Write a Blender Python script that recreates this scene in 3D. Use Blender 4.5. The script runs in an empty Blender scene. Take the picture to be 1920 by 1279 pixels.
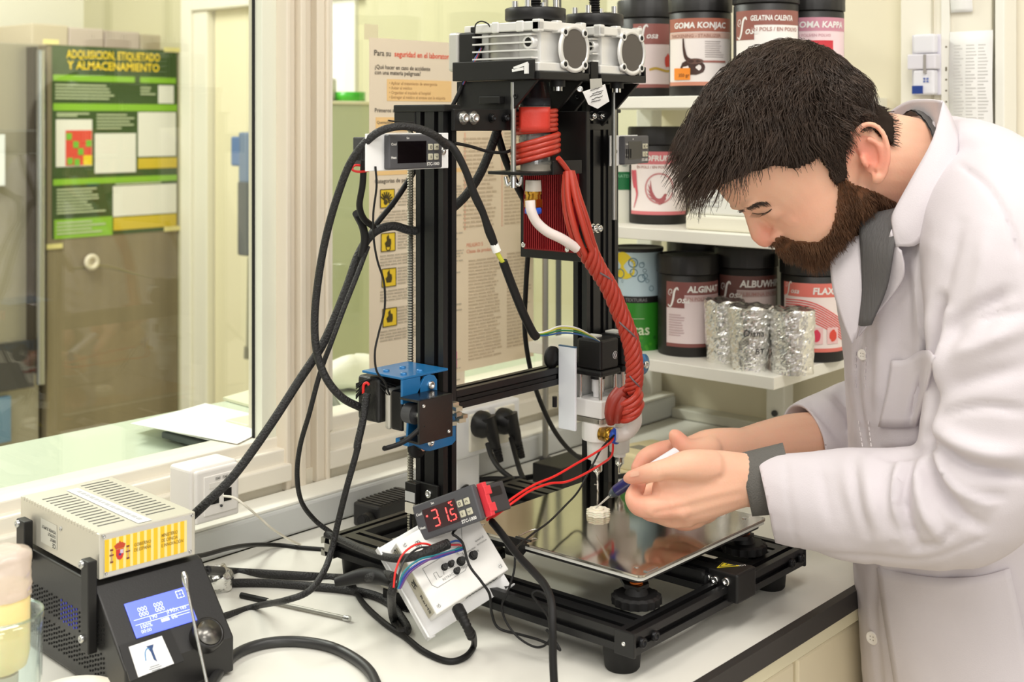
import bpy, math, random
from math import sin, cos, pi, radians, sqrt, exp
from mathutils import Vector as V, Matrix, noise
from mathutils.bvhtree import BVHTree
random.seed(7)
SC = bpy.context.scene
COL = SC.collection
# ------------------------------------------------------------------ camera, light, exposure
FPX, U0, V0, HC = 2412.0, 960.0, 225.0, 1.41
YAW = radians(40.9)
cam_d = bpy.data.cameras.new('camera'); cam = bpy.data.objects.new('camera', cam_d); COL.objects.link(cam)
cam.location = (0, 0, HC); cam.rotation_euler = (radians(90), 0, YAW - radians(90))
cam_d.sensor_width = 36; cam_d.lens = FPX * 36 / 1920; cam_d.shift_y = -(639.5 - V0) / 1920
cam_d.clip_start = 0.05; cam_d.clip_end = 50
cam_d.dof.use_dof = True; cam_d.dof.focus_distance = 1.36; cam_d.dof.aperture_fstop = 8.0
SC.camera = cam
SC.view_settings.view_transform = 'Standard'; SC.view_settings.look = 'None'
SC.view_settings.gamma = 1; SC.view_settings.use_curve_mapping = False
SC.view_settings.exposure = 0.32
w = bpy.data.worlds.new('world'); SC.world = w; w.use_nodes = True
w.node_tree.nodes['Background'].inputs[0].default_value = (1.0, 0.96, 0.90, 1)
w.node_tree.nodes['Background'].inputs[1].default_value = 0.42

def area(name, loc, sx, sy, power, col=(1, 0.96, 0.89), aim=None):
    d = bpy.data.lights.new(name, 'AREA'); d.shape = 'RECTANGLE'; d.size = sx; d.size_y = sy
    d.energy = power; d.color = col
    o = bpy.data.objects.new(name, d); COL.objects.link(o); o.location = loc
    if aim is not None:
        o.rotation_euler = (V(aim) - V(loc)).to_track_quat('-Z', 'Y').to_euler()
    return o
area('ceiling_lamp', (0.55, 0.15, 2.65), 1.2, 0.35, 15)
area('ceiling_lamp', (-0.7, 0.9, 2.65), 1.2, 0.35, 13)
area('ceiling_lamp', (1.35, -0.9, 2.65), 1.2, 0.35, 12)
area('ceiling_lamp', (-0.9, -1.4, 2.65), 1.2, 0.35, 22)
area('ceiling_lamp_next_room', (0.9, 2.7, 2.65), 1.4, 0.4, 46, (1, 0.97, 0.92))

area('window_daylight', (-1.5, -1.9, 1.5), 1.6, 1.3, 14, (1, 0.98, 0.95), aim=(1.0, 0.6, 1.1))  # added soft fill from behind the camera, no known window there

# ------------------------------------------------------------------ geometry helpers
CA, SA = cos(YAW), sin(YAW)
FW, RT, UP = V((CA, SA, 0)), V((SA, -CA, 0)), V((0, 0, 1))
CAM = V((0, 0, HC))
def P(u, v, d): return CAM + FW * d + RT * ((u - U0) / FPX * d) - UP * ((v - V0) / FPX * d)
def onz(u, v, z): return P(u, v, (HC - z) * FPX / (v - V0))
def onY(u, v, Y):
    k = (u - U0) / FPX
    return P(u, v, Y / (SA - k * CA))
def onX(u, v, X):
    k = (u - U0) / FPX
    return P(u, v, X / (CA + k * SA))
def XatY(u, Y): return onY(u, 300, Y).x
def YatX(u, X): return onX(u, 300, X).y
BZ = 0.90

def catmull(pts, n=8):
    pts = [V(p) for p in pts]
    if len(pts) < 3:
        return [pts[0].lerp(pts[-1], i / n) for i in range(n + 1)]
    e = [pts[0] * 2 - pts[1]] + pts + [pts[-1] * 2 - pts[-2]]
    out = []
    for i in range(1, len(e) - 2):
        a, b, c, d = e[i - 1], e[i], e[i + 1], e[i + 2]
        for k in range(n):
            t = k / n
            out.append(0.5 * ((2 * b) + (c - a) * t + (2 * a - 5 * b + 4 * c - d) * t * t + (3 * b - a - 3 * c + d) * t ** 3))
    out.append(pts[-1].copy())
    return out

def interp(tab, x):
    if x <= tab[0][0]: return tab[0][1:]
    for a, b in zip(tab, tab[1:]):
        if x <= b[0]:
            t = (x - a[0]) / (b[0] - a[0]); t = t * t * (3 - 2 * t) if len(a) > 99 else t
            return tuple(p + (q - p) * t for p, q in zip(a[1:], b[1:]))
    return tab[-1][1:]

_tc = {}
def text_geo(s, bold=0.0, shear=0.0):
    key = (s, bold, shear)
    if key in _tc: return _tc[key]
    c = bpy.data.curves.new('t', 'FONT'); c.body = s; c.size = 1; c.offset = bold; c.shear = shear; c.resolution_u = 2
    o = bpy.data.objects.new('t', c); COL.objects.link(o)
    me = bpy.data.meshes.new_from_object(o.evaluated_get(bpy.context.evaluated_depsgraph_get()))
    vs = [tuple(v.co) for v in me.vertices]; fs = [tuple(p.vertices) for p in me.polygons]
    bpy.data.objects.remove(o); bpy.data.curves.remove(c); bpy.data.meshes.remove(me)
    xs = [v[0] for v in vs] or [0]
    _tc[key] = (vs, fs, min(xs), max(xs))
    return _tc[key]

class MB:
    """collects shapes (through the current matrix M) and links them as ONE mesh object"""
    def __init__(s, M=None):
        s.v, s.f, s.m, s.sm = [], [], [], []
        s.M = M or Matrix.Identity(4); s.mat = 0; s.smooth = False
    def add(s, vs, fs, smooth=None):
        b = len(s.v); M = s.M
        s.v.extend([M @ V(p) for p in vs])
        sm = s.smooth if smooth is None else smooth
        for f in fs:
            s.f.append([b + i for i in f]); s.m.append(s.mat); s.sm.append(sm)
        return s
    def box(s, c, d, R=None):
        c = V(c); x, y, z = d[0] / 2, d[1] / 2, d[2] / 2
        vs = [V((i * x, j * y, k * z)) for k in (-1, 1) for j in (-1, 1) for i in (-1, 1)]
        if R: vs = [R @ p for p in vs]
        return s.add([c + p for p in vs], [(0, 2, 3, 1), (4, 5, 7, 6), (0, 1, 5, 4), (2, 6, 7, 3), (0, 4, 6, 2), (1, 3, 7, 5)], False)
    def bb(s, x0, x1, y0, y1, z0, z1):
        return s.box(((x0 + x1) / 2, (y0 + y1) / 2, (z0 + z1) / 2), (abs(x1 - x0), abs(y1 - y0), abs(z1 - z0)))
    def prism(s, poly, o, ex, ey, ez, t):
        """2D polygon in the (ex, ey) plane through o, extruded by t along ez"""
        o, ex, ey, ez = V(o), V(ex), V(ey), V(ez); n = len(poly)
        a = [o + ex * p[0] + ey * p[1] for p in poly]
        b = [p + ez * t for p in a]
        fs = [tuple(range(n))[::-1], tuple(range(n, 2 * n))] + [(i, (i + 1) % n, n + (i + 1) % n, n + i) for i in range(n)]
        if ex.cross(ey).dot(ez) * t < 0: fs = [f[::-1] for f in fs]
        return s.add(a + b, fs, False)
    def cyl(s, p0, p1, r0, r1=None, n=20, caps=True, smooth=True):
        p0, p1 = V(p0), V(p1); r1 = r0 if r1 is None else r1
        q = (p1 - p0).to_track_quat('Z', 'X'); ax, ay = q @ V((1, 0, 0)), q @ V((0, 1, 0))
        vs = [p0 + (ax * cos(2 * pi * i / n) + ay * sin(2 * pi * i / n)) * r0 for i in range(n)]
        vs += [p1 + (ax * cos(2 * pi * i / n) + ay * sin(2 * pi * i / n)) * r1 for i in range(n)]
        s.add(vs, [(i, (i + 1) % n, n + (i + 1) % n, n + i) for i in range(n)], smooth)
        if caps: s.add(vs, [tuple(range(n))[::-1], tuple(range(n, 2 * n))], False)
        return s
    def lathe(s, prof, o=(0, 0, 0), n=32, q=None, smooth=True):
        o = V(o); vs = []; k = len(prof)
        for (r, z) in prof:
            for i in range(n):
                p = V((r * cos(2 * pi * i / n), r * sin(2 * pi * i / n), z))
                vs.append(o + (q @ p if q else p))
        fs = [(j * n + i, j * n + (i + 1) % n, (j + 1) * n + (i + 1) % n, (j + 1) * n + i) for j in range(k - 1) for i in range(n)]
        s.add(vs, fs, smooth)
        if prof[0][0] > 1e-5: s.add(vs[:n], [tuple(range(n))[::-1]], False)
        if prof[-1][0] > 1e-5: s.add(vs[-n:], [tuple(range(n))], False)
        return s
    def tube(s, pts, r, n=10, sub=8, caps=True, spline=True, flat=None):
        pts = catmull(pts, sub) if spline else [V(p) for p in pts]
        m = len(pts); ra = r if callable(r) else (lambda t: r)
        t0 = (pts[1] - pts[0]).normalized()
        up = t0.orthogonal().normalized(); vs = []
        for j, p in enumerate(pts):
            t = (pts[min(j + 1, m - 1)] - pts[max(j - 1, 0)])
            t = t.normalized() if t.length > 1e-9 else t0
            up = (up - t * up.dot(t)); up = up.normalized() if up.length > 1e-6 else t.orthogonal().normalized()
            sd = t.cross(up); rr = ra(j / (m - 1))
            for i in range(n):
                a = 2 * pi * i / n
                vs.append(p + (up * cos(a) + sd * sin(a)) * rr)
        s.add(vs, [(j * n + i, j * n + (i + 1) % n, (j + 1) * n + (i + 1) % n, (j + 1) * n + i) for j in range(m - 1) for i in range(n)], True)
        if caps: s.add(vs, [tuple(range(n))[::-1], tuple(range((m - 1) * n, m * n))], False)
        return s
    def rings(s, rings, caps=True, smooth=True, closed=True):
        n = len(rings[0]); vs = [p for r in rings for p in r]; m = len(rings)
        k = n if closed else n - 1
        s.add(vs, [(j * n + i, j * n + (i + 1) % n, (j + 1) * n + (i + 1) % n, (j + 1) * n + i) for j in range(m - 1) for i in range(k)], smooth)
        if caps and closed:
            s.add(rings[0], [tuple(range(n))[::-1]], smooth); s.add(rings[-1], [tuple(range(n))], smooth)
        return s
    def ball(s, c, r, n=16, m=10, sc=(1, 1, 1), R=None):
        c = V(c); prof = [(r * sin(pi * j / m) + (1e-6 if j in (0, m) else 0), -r * cos(pi * j / m)) for j in range(m + 1)]
        vs = []
        for (rr, z) in prof:
            for i in range(n):
                p = V((rr * cos(2 * pi * i / n) * sc[0], rr * sin(2 * pi * i / n) * sc[1], z * sc[2]))
                vs.append(c + (R @ p if R else p))
        return s.add(vs, [(j * n + i, j * n + (i + 1) % n, (j + 1) * n + (i + 1) % n, (j + 1) * n + i) for j in range(m) for i in range(n)], True)
    def torus(s, c, axis, R, r, n=28, k=8, a0=0, a1=2 * pi):
        c = V(c); q = V(axis).to_track_quat('Z', 'X')
        return s.tube([c + q @ V((R * cos(a0 + (a1 - a0) * i / n), R * sin(a0 + (a1 - a0) * i / n), 0)) for i in range(n + 1)], r, k, spline=False)
    def quad(s, a, b, c, d): return s.add([a, b, c, d], [(0, 1, 2, 3)], False)
    def text(s, txt, o, ex, ey, size, align='l', bold=0.0, shear=0.0, width=None, lift=None):
        """flat lettering; lift = optional function mapping (x, y) metres to a point"""
        vs, fs, x0, x1 = text_geo(txt, bold, shear)
        k = size; kx = k
        if width: kx = width / max(x1 - x0, 1e-6)
        sh = {'l': -x0 * kx, 'c': -(x0 + x1) / 2 * kx, 'r': -x1 * kx}[align]
        if lift: return s.add([lift(p[0] * kx + sh, p[1] * k) for p in vs], fs, False)
        o, ex, ey = V(o), V(ex), V(ey)
        return s.add([o + ex * (p[0] * kx + sh) + ey * (p[1] * k) for p in vs], fs, False)
    def build(s, name, mats, parent=None, bevel=0, seg=2, angle=None, kind=None, label=None):
        me = bpy.data.meshes.new(name)
        vs = s.v
        if parent is not None:
            Mi = wm(parent).inverted(); vs = [Mi @ p for p in vs]
        me.from_pydata([tuple(p) for p in vs], [], s.f)
        if not isinstance(mats, (list, tuple)): mats = [mats]
        for m in mats: me.materials.append(m)
        me.polygons.foreach_set('material_index', s.m); me.polygons.foreach_set('use_smooth', s.sm)
        if angle: me.set_sharp_from_angle(angle=radians(angle))
        me.update()
        o = bpy.data.objects.new(name, me); COL.objects.link(o)
        if parent is not None: o.parent = parent
        if bevel:
            b = o.modifiers.new('bevel', 'BEVEL'); b.width = bevel; b.segments = seg; b.limit_method = 'ANGLE'; b.angle_limit = radians(50)
        if kind: o['kind'] = kind
        if label: o['label'] = label
        return o
def wm(o):
    M = o.matrix_basis.copy()
    return wm(o.parent) @ M if o.parent else M
def tag(o, label, cat, group=None, kind=None):
    o['label'] = label; o['category'] = cat
    if group: o['group'] = group
    if kind: o['kind'] = kind
    return o
def thing(name, label, cat, loc, rotz=0, group=None):
    o = bpy.data.objects.new(name, None); COL.objects.link(o); o.empty_display_size = 0.02
    o.location = loc; o.rotation_euler = (0, 0, rotz)
    return tag(o, label, cat, group)
def copy_tree(o, parent=None):
    c = o.copy(); COL.objects.link(c)
    if parent is not None: c.parent = parent
    for ch in list(o.children): copy_tree(ch, c)
    return c
def frame(o, ex, ey, ez=None):
    ex = V(ex).normalized(); ey = V(ey); ey = (ey - ex * ey.dot(ex)).normalized(); ez = ex.cross(ey)
    M = Matrix((ex, ey, ez)).transposed().to_4x4(); M.translation = V(o)
    return M

# ------------------------------------------------------------------ materials
def lin(c):
    if isinstance(c, str):
        c = tuple(int(c[i:i + 2], 16) for i in (0, 2, 4))
    return tuple((x / 255 / 12.92) if x <= 10.3 else ((x / 255 + 0.055) / 1.055) ** 2.4 for x in c) + (1,)
def mat(name, col, rough=0.5, metal=0.0, bump=0.0, bscale=200, var=0.0, vscale=8, spec=0.5, sss=0.0, emit=None, estr=0, alpha=1, trans=0, coat=0, stretch=None, sssr=(1, .35, .2)):
    m = bpy.data.materials.new(name); m.use_nodes = True; nt = m.node_tree; b = nt.nodes['Principled BSDF']
    c = lin(col); b.inputs['Base Color'].default_value = c
    b.inputs['Roughness'].default_value = rough; b.inputs['Metallic'].default_value = metal
    b.inputs['Specular IOR Level'].default_value = spec
    if trans: b.inputs['Transmission Weight'].default_value = trans
    if coat: b.inputs['Coat Weight'].default_value = coat
    if alpha < 1: b.inputs['Alpha'].default_value = alpha
    if sss:
        b.inputs['Subsurface Weight'].default_value = sss; b.inputs['Subsurface Radius'].default_value = sssr
        b.inputs['Subsurface Scale'].default_value = 0.004
    if emit: b.inputs['Emission Color'].default_value = lin(emit); b.inputs['Emission Strength'].default_value = estr
    if var or bump:
        tc = nt.nodes.new('ShaderNodeTexCoord'); src = tc.outputs['Object']
        if stretch:
            mp = nt.nodes.new('ShaderNodeMapping'); mp.inputs['Scale'].default_value = stretch
            nt.links.new(src, mp.inputs['Vector']); src = mp.outputs['Vector']
    if var:
        n = nt.nodes.new('ShaderNodeTexNoise'); n.inputs['Scale'].default_value = vscale; n.inputs['Detail'].default_value = 5
        r = nt.nodes.new('ShaderNodeValToRGB'); e = r.color_ramp.elements
        e[0].position = 0.3; e[1].position = 0.7
        e[0].color = tuple(x * (1 - var) for x in c[:3]) + (1,); e[1].color = tuple(min(1, x * (1 + var)) for x in c[:3]) + (1,)
        nt.links.new(src, n.inputs['Vector']); nt.links.new(n.outputs['Fac'], r.inputs['Fac']); nt.links.new(r.outputs['Color'], b.inputs['Base Color'])
    if bump:
        n = nt.nodes.new('ShaderNodeTexNoise'); n.inputs['Scale'].default_value = bscale; n.inputs['Detail'].default_value = 3
        bp = nt.nodes.new('ShaderNodeBump'); bp.inputs['Strength'].default_value = bump; bp.inputs['Distance'].default_value = 0.002
        nt.links.new(src, n.inputs['Vector']); nt.links.new(n.outputs['Fac'], bp.inputs['Height']); nt.links.new(bp.outputs['Normal'], b.inputs['Normal'])
    return m
def glass(name, tint=(0.97, 1.0, 0.97), refl=0.06, rough=0.0):
    m = bpy.data.materials.new(name); m.use_nodes = True; nt = m.node_tree; nt.nodes.clear()
    o = nt.nodes.new('ShaderNodeOutputMaterial'); t = nt.nodes.new('ShaderNodeBsdfTransparent'); g = nt.nodes.new('ShaderNodeBsdfGlossy')
    mx = nt.nodes.new('ShaderNodeMixShader'); fr = nt.nodes.new('ShaderNodeLayerWeight'); fr.inputs['Blend'].default_value = 0.5
    pw = nt.nodes.new('ShaderNodeMath'); pw.operation = 'POWER'; pw.inputs[1].default_value = 5; nt.links.new(fr.outputs['Facing'], pw.inputs[0])
    mt = nt.nodes.new('ShaderNodeMath'); mt.operation = 'MULTIPLY_ADD'; mt.inputs[1].default_value = 0.9; mt.inputs[2].default_value = refl; mt.use_clamp = True
    t.inputs['Color'].default_value = tint + (1,); g.inputs['Roughness'].default_value = rough
    nt.links.new(pw.outputs[0], mt.inputs[0]); nt.links.new(mt.outputs[0], mx.inputs[0]); nt.links.new(t.outputs[0], mx.inputs[1]); nt.links.new(g.outputs[0], mx.inputs[2])
    nt.links.new(mx.outputs[0], o.inputs['Surface'])
    return m
M_ = {}
def m(name, *a, **k):
    if name not in M_: M_[name] = mat(name, *a, **k)
    return M_[name]
WALL = m('cream_wall', (236, 229, 210), 0.75, bump=0.05, bscale=60)
WALLG = m('pale_green_wall', (208, 202, 166), 0.75, var=0.03, vscale=2)
FRAME = m('painted_aluminium', (234, 228, 214), 0.4)
FRAMEB = m('beige_aluminium', (226, 216, 198), 0.42)
WHITE = m('white_paint', (240, 238, 228), 0.45)
WPLAS = m('white_plastic', (238, 238, 238), 0.4)
BENCHM = m('bench_laminate', (226, 224, 215), 0.32, var=0.02, vscale=14, spec=0.4)
GREYW = m('grey_trunking', (206, 208, 206), 0.45)
BLACK = m('black_anodised', (22, 22, 23), 0.36, 0.0, bump=0.04, bscale=900, spec=0.45)
BPLAS = m('black_plastic', (20, 19, 19), 0.42, spec=0.4)
RUBBER = m('black_rubber', (17, 16, 16), 0.55, spec=0.35)
STEEL = m('steel', (196, 196, 194), 0.25, 1.0)
CHROME = m('bright_screw_steel', (225, 225, 222), 0.15, 1.0)
DARKG = m('dark_grey_plastic', (66, 66, 68), 0.5)
INK = m('black_ink', (40, 40, 42), 0.7)
WINK = m('white_ink', (238, 236, 232), 0.7)
GLASS = glass('window_glass')
# ------------------------------------------------------------------ the room
def structure(name, mb, mats, **k):
    return mb.build(name, mats, kind='structure', **k)
WY = 1.30           # window wall, our side
BX = 1.88           # wall behind the shelves
ZT = 2.75
structure('floor', MB().bb(-2.2, 3.2, -2.6, 4.1, -0.05, 0.0), m('floor_vinyl', (190, 185, 172), 0.5, var=0.05))
wl = MB().bb(-2.2, BX, WY, WY + 0.09, 0, 0.955); wl.bb(-2.2, BX, WY, WY + 0.09, 2.25, ZT)
structure('wall_window', wl, WALL)
wb = MB().bb(BX, BX + 0.08, 0.80, WY + 0.10, 0, ZT)
structure('wall_back', wb, m('cream_wall_warm', (236, 228, 202), 0.75))
structure('wall_right', MB().bb(BX + 0.01, BX + 0.09, -2.6, 0.80, 0, ZT), WALL)
# window frames: mullion of stepped aluminium, stile of the sliding pane, bottom rails
xm0, xm1 = XatY(529, WY), XatY(607, WY)
mm = MB(); n = 7
edges = [529, 537, 552, 562, 570, 586, 601, 607]
for i in range(n):
    x0, x1 = XatY(edges[i], WY), XatY(edges[i + 1], WY)
    dep = (0.004, 0.012, 0.0, 0.010, 0.016, 0.004, 0.0)[i]
    mm.bb(x0, x1, WY + dep - 0.0134, WY + 0.07, 0.9362, 2.25)
structure('trim_1', mm, FRAMEB, bevel=0.0015)
xs0, xs1 = XatY(491, WY + 0.012), XatY(529, WY + 0.012)
st = MB().bb(xs0, xs1, WY + 0.012, WY + 0.029, 0.99, 2.25)
structure('trim_2', st, m('pale_stile', (226, 227, 210), 0.35), bevel=0.001)
gk = MB(); gk.bb(xs0 - 0.002, xs0, WY + 0.026, WY + 0.030, 1.0, 2.25); gk.bb(xs1 - 0.0005, xs1 + 0.0015, WY + 0.009, WY + 0.0125, 0.985, 2.25)
structure('trim_3', gk, RUBBER)
r1 = MB()
r1.bb(-1.2, xs1 + 0.001, WY + 0.010, WY + 0.06, 0.957, 1.003)
r1.bb(-1.2, xm0 + 0.0022, WY - 0.0045, WY + 0.055, 0.956, 0.990); r1.bb(-1.2, xm0 + 0.0050, WY - 0.0145, WY + 0.050, 0.950, 0.972)
structure('trim_4', r1, FRAME, bevel=0.002)
r2 = MB()
r2.bb(xm1, BX, WY + 0.012, WY + 0.06, 0.955, 1.012); r2.bb(xm1, BX, WY - 0.002, WY + 0.06, 0.955, 0.995); r2.bb(xm1, BX, WY - 0.012, WY + 0.06, 0.950, 0.974)
r2.bb(xm1, xm1 + 0.02, WY + 0.004, WY + 0.05, 0.995, 2.25)
structure('trim_5', r2, FRAME, bevel=0.002)
# glass panes
for i, (a, b) in enumerate(((-1.2, xs0), (xm1 + 0.02, XatY(1003, WY + 0.03)), (XatY(1003, WY + 0.03) + 0.001, BX))):
    g = MB().bb(a, b, WY + 0.030, WY + 0.034, 1.0, 2.25)
    structure('window_%d' % (i + 1), g, GLASS)
gk2 = MB(); xx = XatY(1048, WY + 0.03); gk2.bb(xx - 0.0012, xx + 0.0012, WY + 0.026, WY + 0.036, 1.012, 2.25)
structure('trim_6', gk2, DARKG)
# cable trunking along the window wall and upstand along the back wall
t = MB(); t.bb(-1.2, 1.86, 1.237, WY, BZ, 0.936)
structure('trim_7', t, GREYW, bevel=0.004)
t = MB(); t.bb(-1.2, 1.86, 1.240, WY - 0.012, 0.936, 0.9395)
structure('trim_8', t, WHITE, bevel=0.001)
t = MB(); t.bb(1.845, BX, 0.64, 1.237, BZ, 0.917)
structure('trim_9', t, m('upstand_grey', (216, 214, 200), 0.5), bevel=0.002)

# bench: worktop with black edge, drawers below
bt = thing('workbench', 'long off-white laminate bench with dark front edge carrying the printer', 'bench', (1.0, 0.9, 0))
MB().bb(-1.2, 1.845, 0.640, 1.237, BZ - 0.03, BZ).build('worktop', BENCHM, bt)
MB().bb(-1.2, 1.845, 0.630, 0.640, BZ - 0.020, BZ + 0.0003).build('edge_band', m('dark_edge_band', (48, 45, 43), 0.5), bt, label='dark brown edge band')
MB().bb(-1.2, 1.845, 0.634, 0.645, BZ - 0.036, BZ - 0.0205).build('apron', m('cream_apron', (228, 220, 188), 0.4), bt)
MB().bb(-1.2, 1.845, 0.668, 1.22, 0.08, BZ - 0.031).build('cabinet_body', m('cream_body', (225, 216, 184), 0.5), bt)
for i in range(4):
    x0 = -0.6 + 0.6 * i
    for (z0, z1) in ((0.70, 0.850), (0.42, 0.69), (0.10, 0.41)):
        d = MB().bb(x0 + 0.004, x0 + 0.596, 0.650, 0.668, z0, z1).build('drawer', m('drawer_front', (240, 229, 198), 0.38), bt, bevel=0.003)
        MB().cyl((x0 + 0.30, 0.650, (z0 + z1) / 2), (x0 + 0.30, 0.632, (z0 + z1) / 2), 0.024, n=28).build('drawer_pull', m('grey_pull', (168, 163, 154), 0.5), d, bevel=0.003)

# shelf unit on the wall
SX = 1.53; SYE = 0.862
sh = thing('wall_shelf', 'white three-board wall shelf full of tubs behind the printer', 'shelf', (1.7, 1.05, 0.917))
BOARDS = (1.0652, 1.2535, 1.4440)
for z in BOARDS:
    MB().bb(SX, BX, SYE, 1.292, z - 0.0170, z).build('shelf_board', WHITE, sh, bevel=0.0012)
for u in (1216, 1461):
    y = YatX(u, 1.84)
    MB().bb(1.826, 1.858, y - 0.0165, y + 0.0165, 0.917, 1.6).build('upright', WHITE, sh, bevel=0.003)
yy = YatX(1453, 1.825); zz = onX(1453, 775, 1.825).z
MB().cyl((1.826, yy, zz), (1.822, yy, zz), 0.005).build('screw', DARKG, sh)

# thin grey pole standing at the back of the bench
p0 = onz(1005, 861, BZ)
po = thing('metal_pole', 'thin grey metal pole standing at the back of the bench behind the gantry beam', 'pole', (p0.x, 1.22, BZ))
MB().cyl((p0.x, 1.221, BZ), (p0.x, 1.221, 1.75), 0.0045, n=14).build('rod', m('grey_rod', (160, 158, 150), 0.35, 0.7), po)
MB().cyl((p0.x, 1.221, BZ), (p0.x, 1.221, BZ + 0.006), 0.009, n=18).build('foot', DARKG, po)

# right-hand end: tall cabinet side with strips and papers
cx = BX - 0.005
pn = thing('tall_cabinet', 'tall cream cabinet side panel right of the shelves', 'cabinet', (cx, 0.6, 0))
ya, yb = YatX(1703, cx), YatX(1872, cx)
MB().bb(cx - 0.028, cx + 0.012, yb, ya, BZ + 0.018, ZT).build('side_panel', m('cabinet_white', (243, 238, 222), 0.45), pn, bevel=0.002)
y1, y2 = YatX(1747, cx - 0.03), YatX(1750, cx - 0.03)
MB().bb(cx - 0.0312, cx - 0.029, y2, y1, 0.9, ZT).build('panel_seam', m('seam', (205, 198, 178), 0.6), pn)
y1, y2 = YatX(1866, cx - 0.036), YatX(1884, cx - 0.036)
MB().bb(cx - 0.038, cx + 0.012, y2, y1, BZ, ZT).build('edge_post', WHITE, pn, bevel=0.002)
rl = MB(); y1, y2 = YatX(1765, cx - 0.033), YatX(1781, cx - 0.033)
rl.bb(cx - 0.0345, cx - 0.03, y2, y1, 1.2, ZT)
rr = rl.build('slotted_rail', WHITE, pn, bevel=0.0008)
hm = MB()
for v in (88, 129.5, 149.5, 170, 191, 212, 233):
    q = onX(1774, v, cx - 0.0346)
    if v == 129.5: hm.bb(q.x - 0.0004, q.x + 0.002, q.y - 0.0012, q.y + 0.0012, q.z - 0.003, q.z + 0.003)
    else: hm.cyl(q, q + V((0.002, 0, 0)), 0.0016, n=10)
hm.build('slot', m('slot_dark', (110, 100, 78), 0.7), rr, kind='stuff')
def paper_on_X(name, label, u0, u1, v0, v1, x, rows, seed, col=(244, 243, 240), ink=(205, 203, 200), ncol=3):
    rn = random.Random(seed)
    a, b = onX(u0, v0, x), onX(u1, v1, x)
    base = thing(name, label, 'paper', (x, (a.y + b.y) / 2, b.z))
    g = MB(); N = 8; vs = []
    for i in range(N + 1):
        tt = i / N; z = a.z + (b.z - a.z) * tt; bul = 0.003 * sin(pi * tt) ** 2
        vs += [V((x - bul, a.y, z)), V((x - bul, b.y, z))]
    g.add(vs, [(2 * i, 2 * i + 1, 2 * i + 3, 2 * i + 2) for i in range(N)], True)
    sh_ = g.build('sheet', m(name + '_paper', col, 0.8), base)
    so = sh_.modifiers.new('thick', 'SOLIDIFY'); so.thickness = 0.0004
    pm = MB(); W = b.y - a.y
    for i in range(rows):
        tt = 0.13 + 0.82 * i / rows; z = a.z + (b.z - a.z) * tt; bul = 0.003 * sin(pi * tt) ** 2 + 0.0006; h = 0.35 * (b.z - a.z) * 0.82 / rows
        for c in range(ncol):
            y0 = a.y + W * (0.10 + 0.85 * c / ncol); y1 = y0 + W * 0.75 / ncol * rn.uniform(0.5, 1)
            pm.quad((x - bul, y0, z), (x - bul, y1, z), (x - bul, y1, z + h), (x - bul, y0, z + h))
    pm.build('printed_lines', m(name + '_ink', ink, 0.8), base, kind='stuff')
paper_on_X('paper_list', 'white printed list hanging on the cabinet beside the slotted rail', 1781, 1862, 60, 255, cx - 0.0355, 26, 3)
paper_on_X('paper_note', 'small blank white note at the top edge of the cabinet', 1783, 1824, -40, 22, cx - 0.033, 1, 4, ink=(240, 238, 232))
# wall dispenser (white with blue band)
a, b = onX(1710, 66, cx - 0.035), onX(1764, 178, cx - 0.035)
dp = thing('tape_dispenser', 'white and blue plastic dispenser stuck on the cabinet next to the list', 'dispenser', (cx - 0.035, (a.y + b.y) / 2, b.z))
yc = (a.y + b.y) / 2; hw = abs(a.y - b.y) / 2; H = a.z - b.z
MB().bb(cx - 0.035, cx - 0.03, yc - hw, yc + hw, b.z, a.z).build('back_plate', m('pale_lilac_plate', (225, 222, 232), 0.4), dp, bevel=0.001)
for (t0, t1, cc) in ((0.68, 1.0, (232, 231, 236)), (0.0, 0.42, (234, 232, 238))):
    MB().bb(cx - 0.052, cx - 0.035, yc - hw * 0.86, yc + hw * 0.62, b.z + H * t0, b.z + H * t1).build('cartridge', m('cartridge_white', cc, 0.35), dp, bevel=0.004, seg=3)
MB().bb(cx - 0.054, cx - 0.035, yc - hw * 0.98, yc + hw * 0.98, b.z + H * 0.42, b.z + H * 0.67).build('holder_band', m('band_white', (226, 223, 230), 0.35), dp, bevel=0.002)
MB().bb(cx - 0.0545, cx - 0.036, yc - hw * 0.1, yc + hw * 0.62, b.z + H * 0.02, b.z + H * 0.15).build('blue_label', m('label_blue', (38, 66, 140), 0.4), dp, label='blue label')
bl = MB()
for i in range(2):
    for j in range(2):
        bl.box((cx - 0.0525, yc - hw * (0.42 - 0.22 * i), b.z + H * (0.22 + 0.045 * j)), (0.0008, 0.0032, 0.0028))
bl.build('printed_squares', m('label_blue2', (110, 125, 180), 0.5), dp)
MB().bb(cx - 0.0555, cx - 0.050, yc - hw * 0.36, yc - hw * 0.18, b.z + H * 0.35, b.z + H * 0.66).build('slider', m('slider_grey', (160, 155, 150), 0.4), dp)

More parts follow.
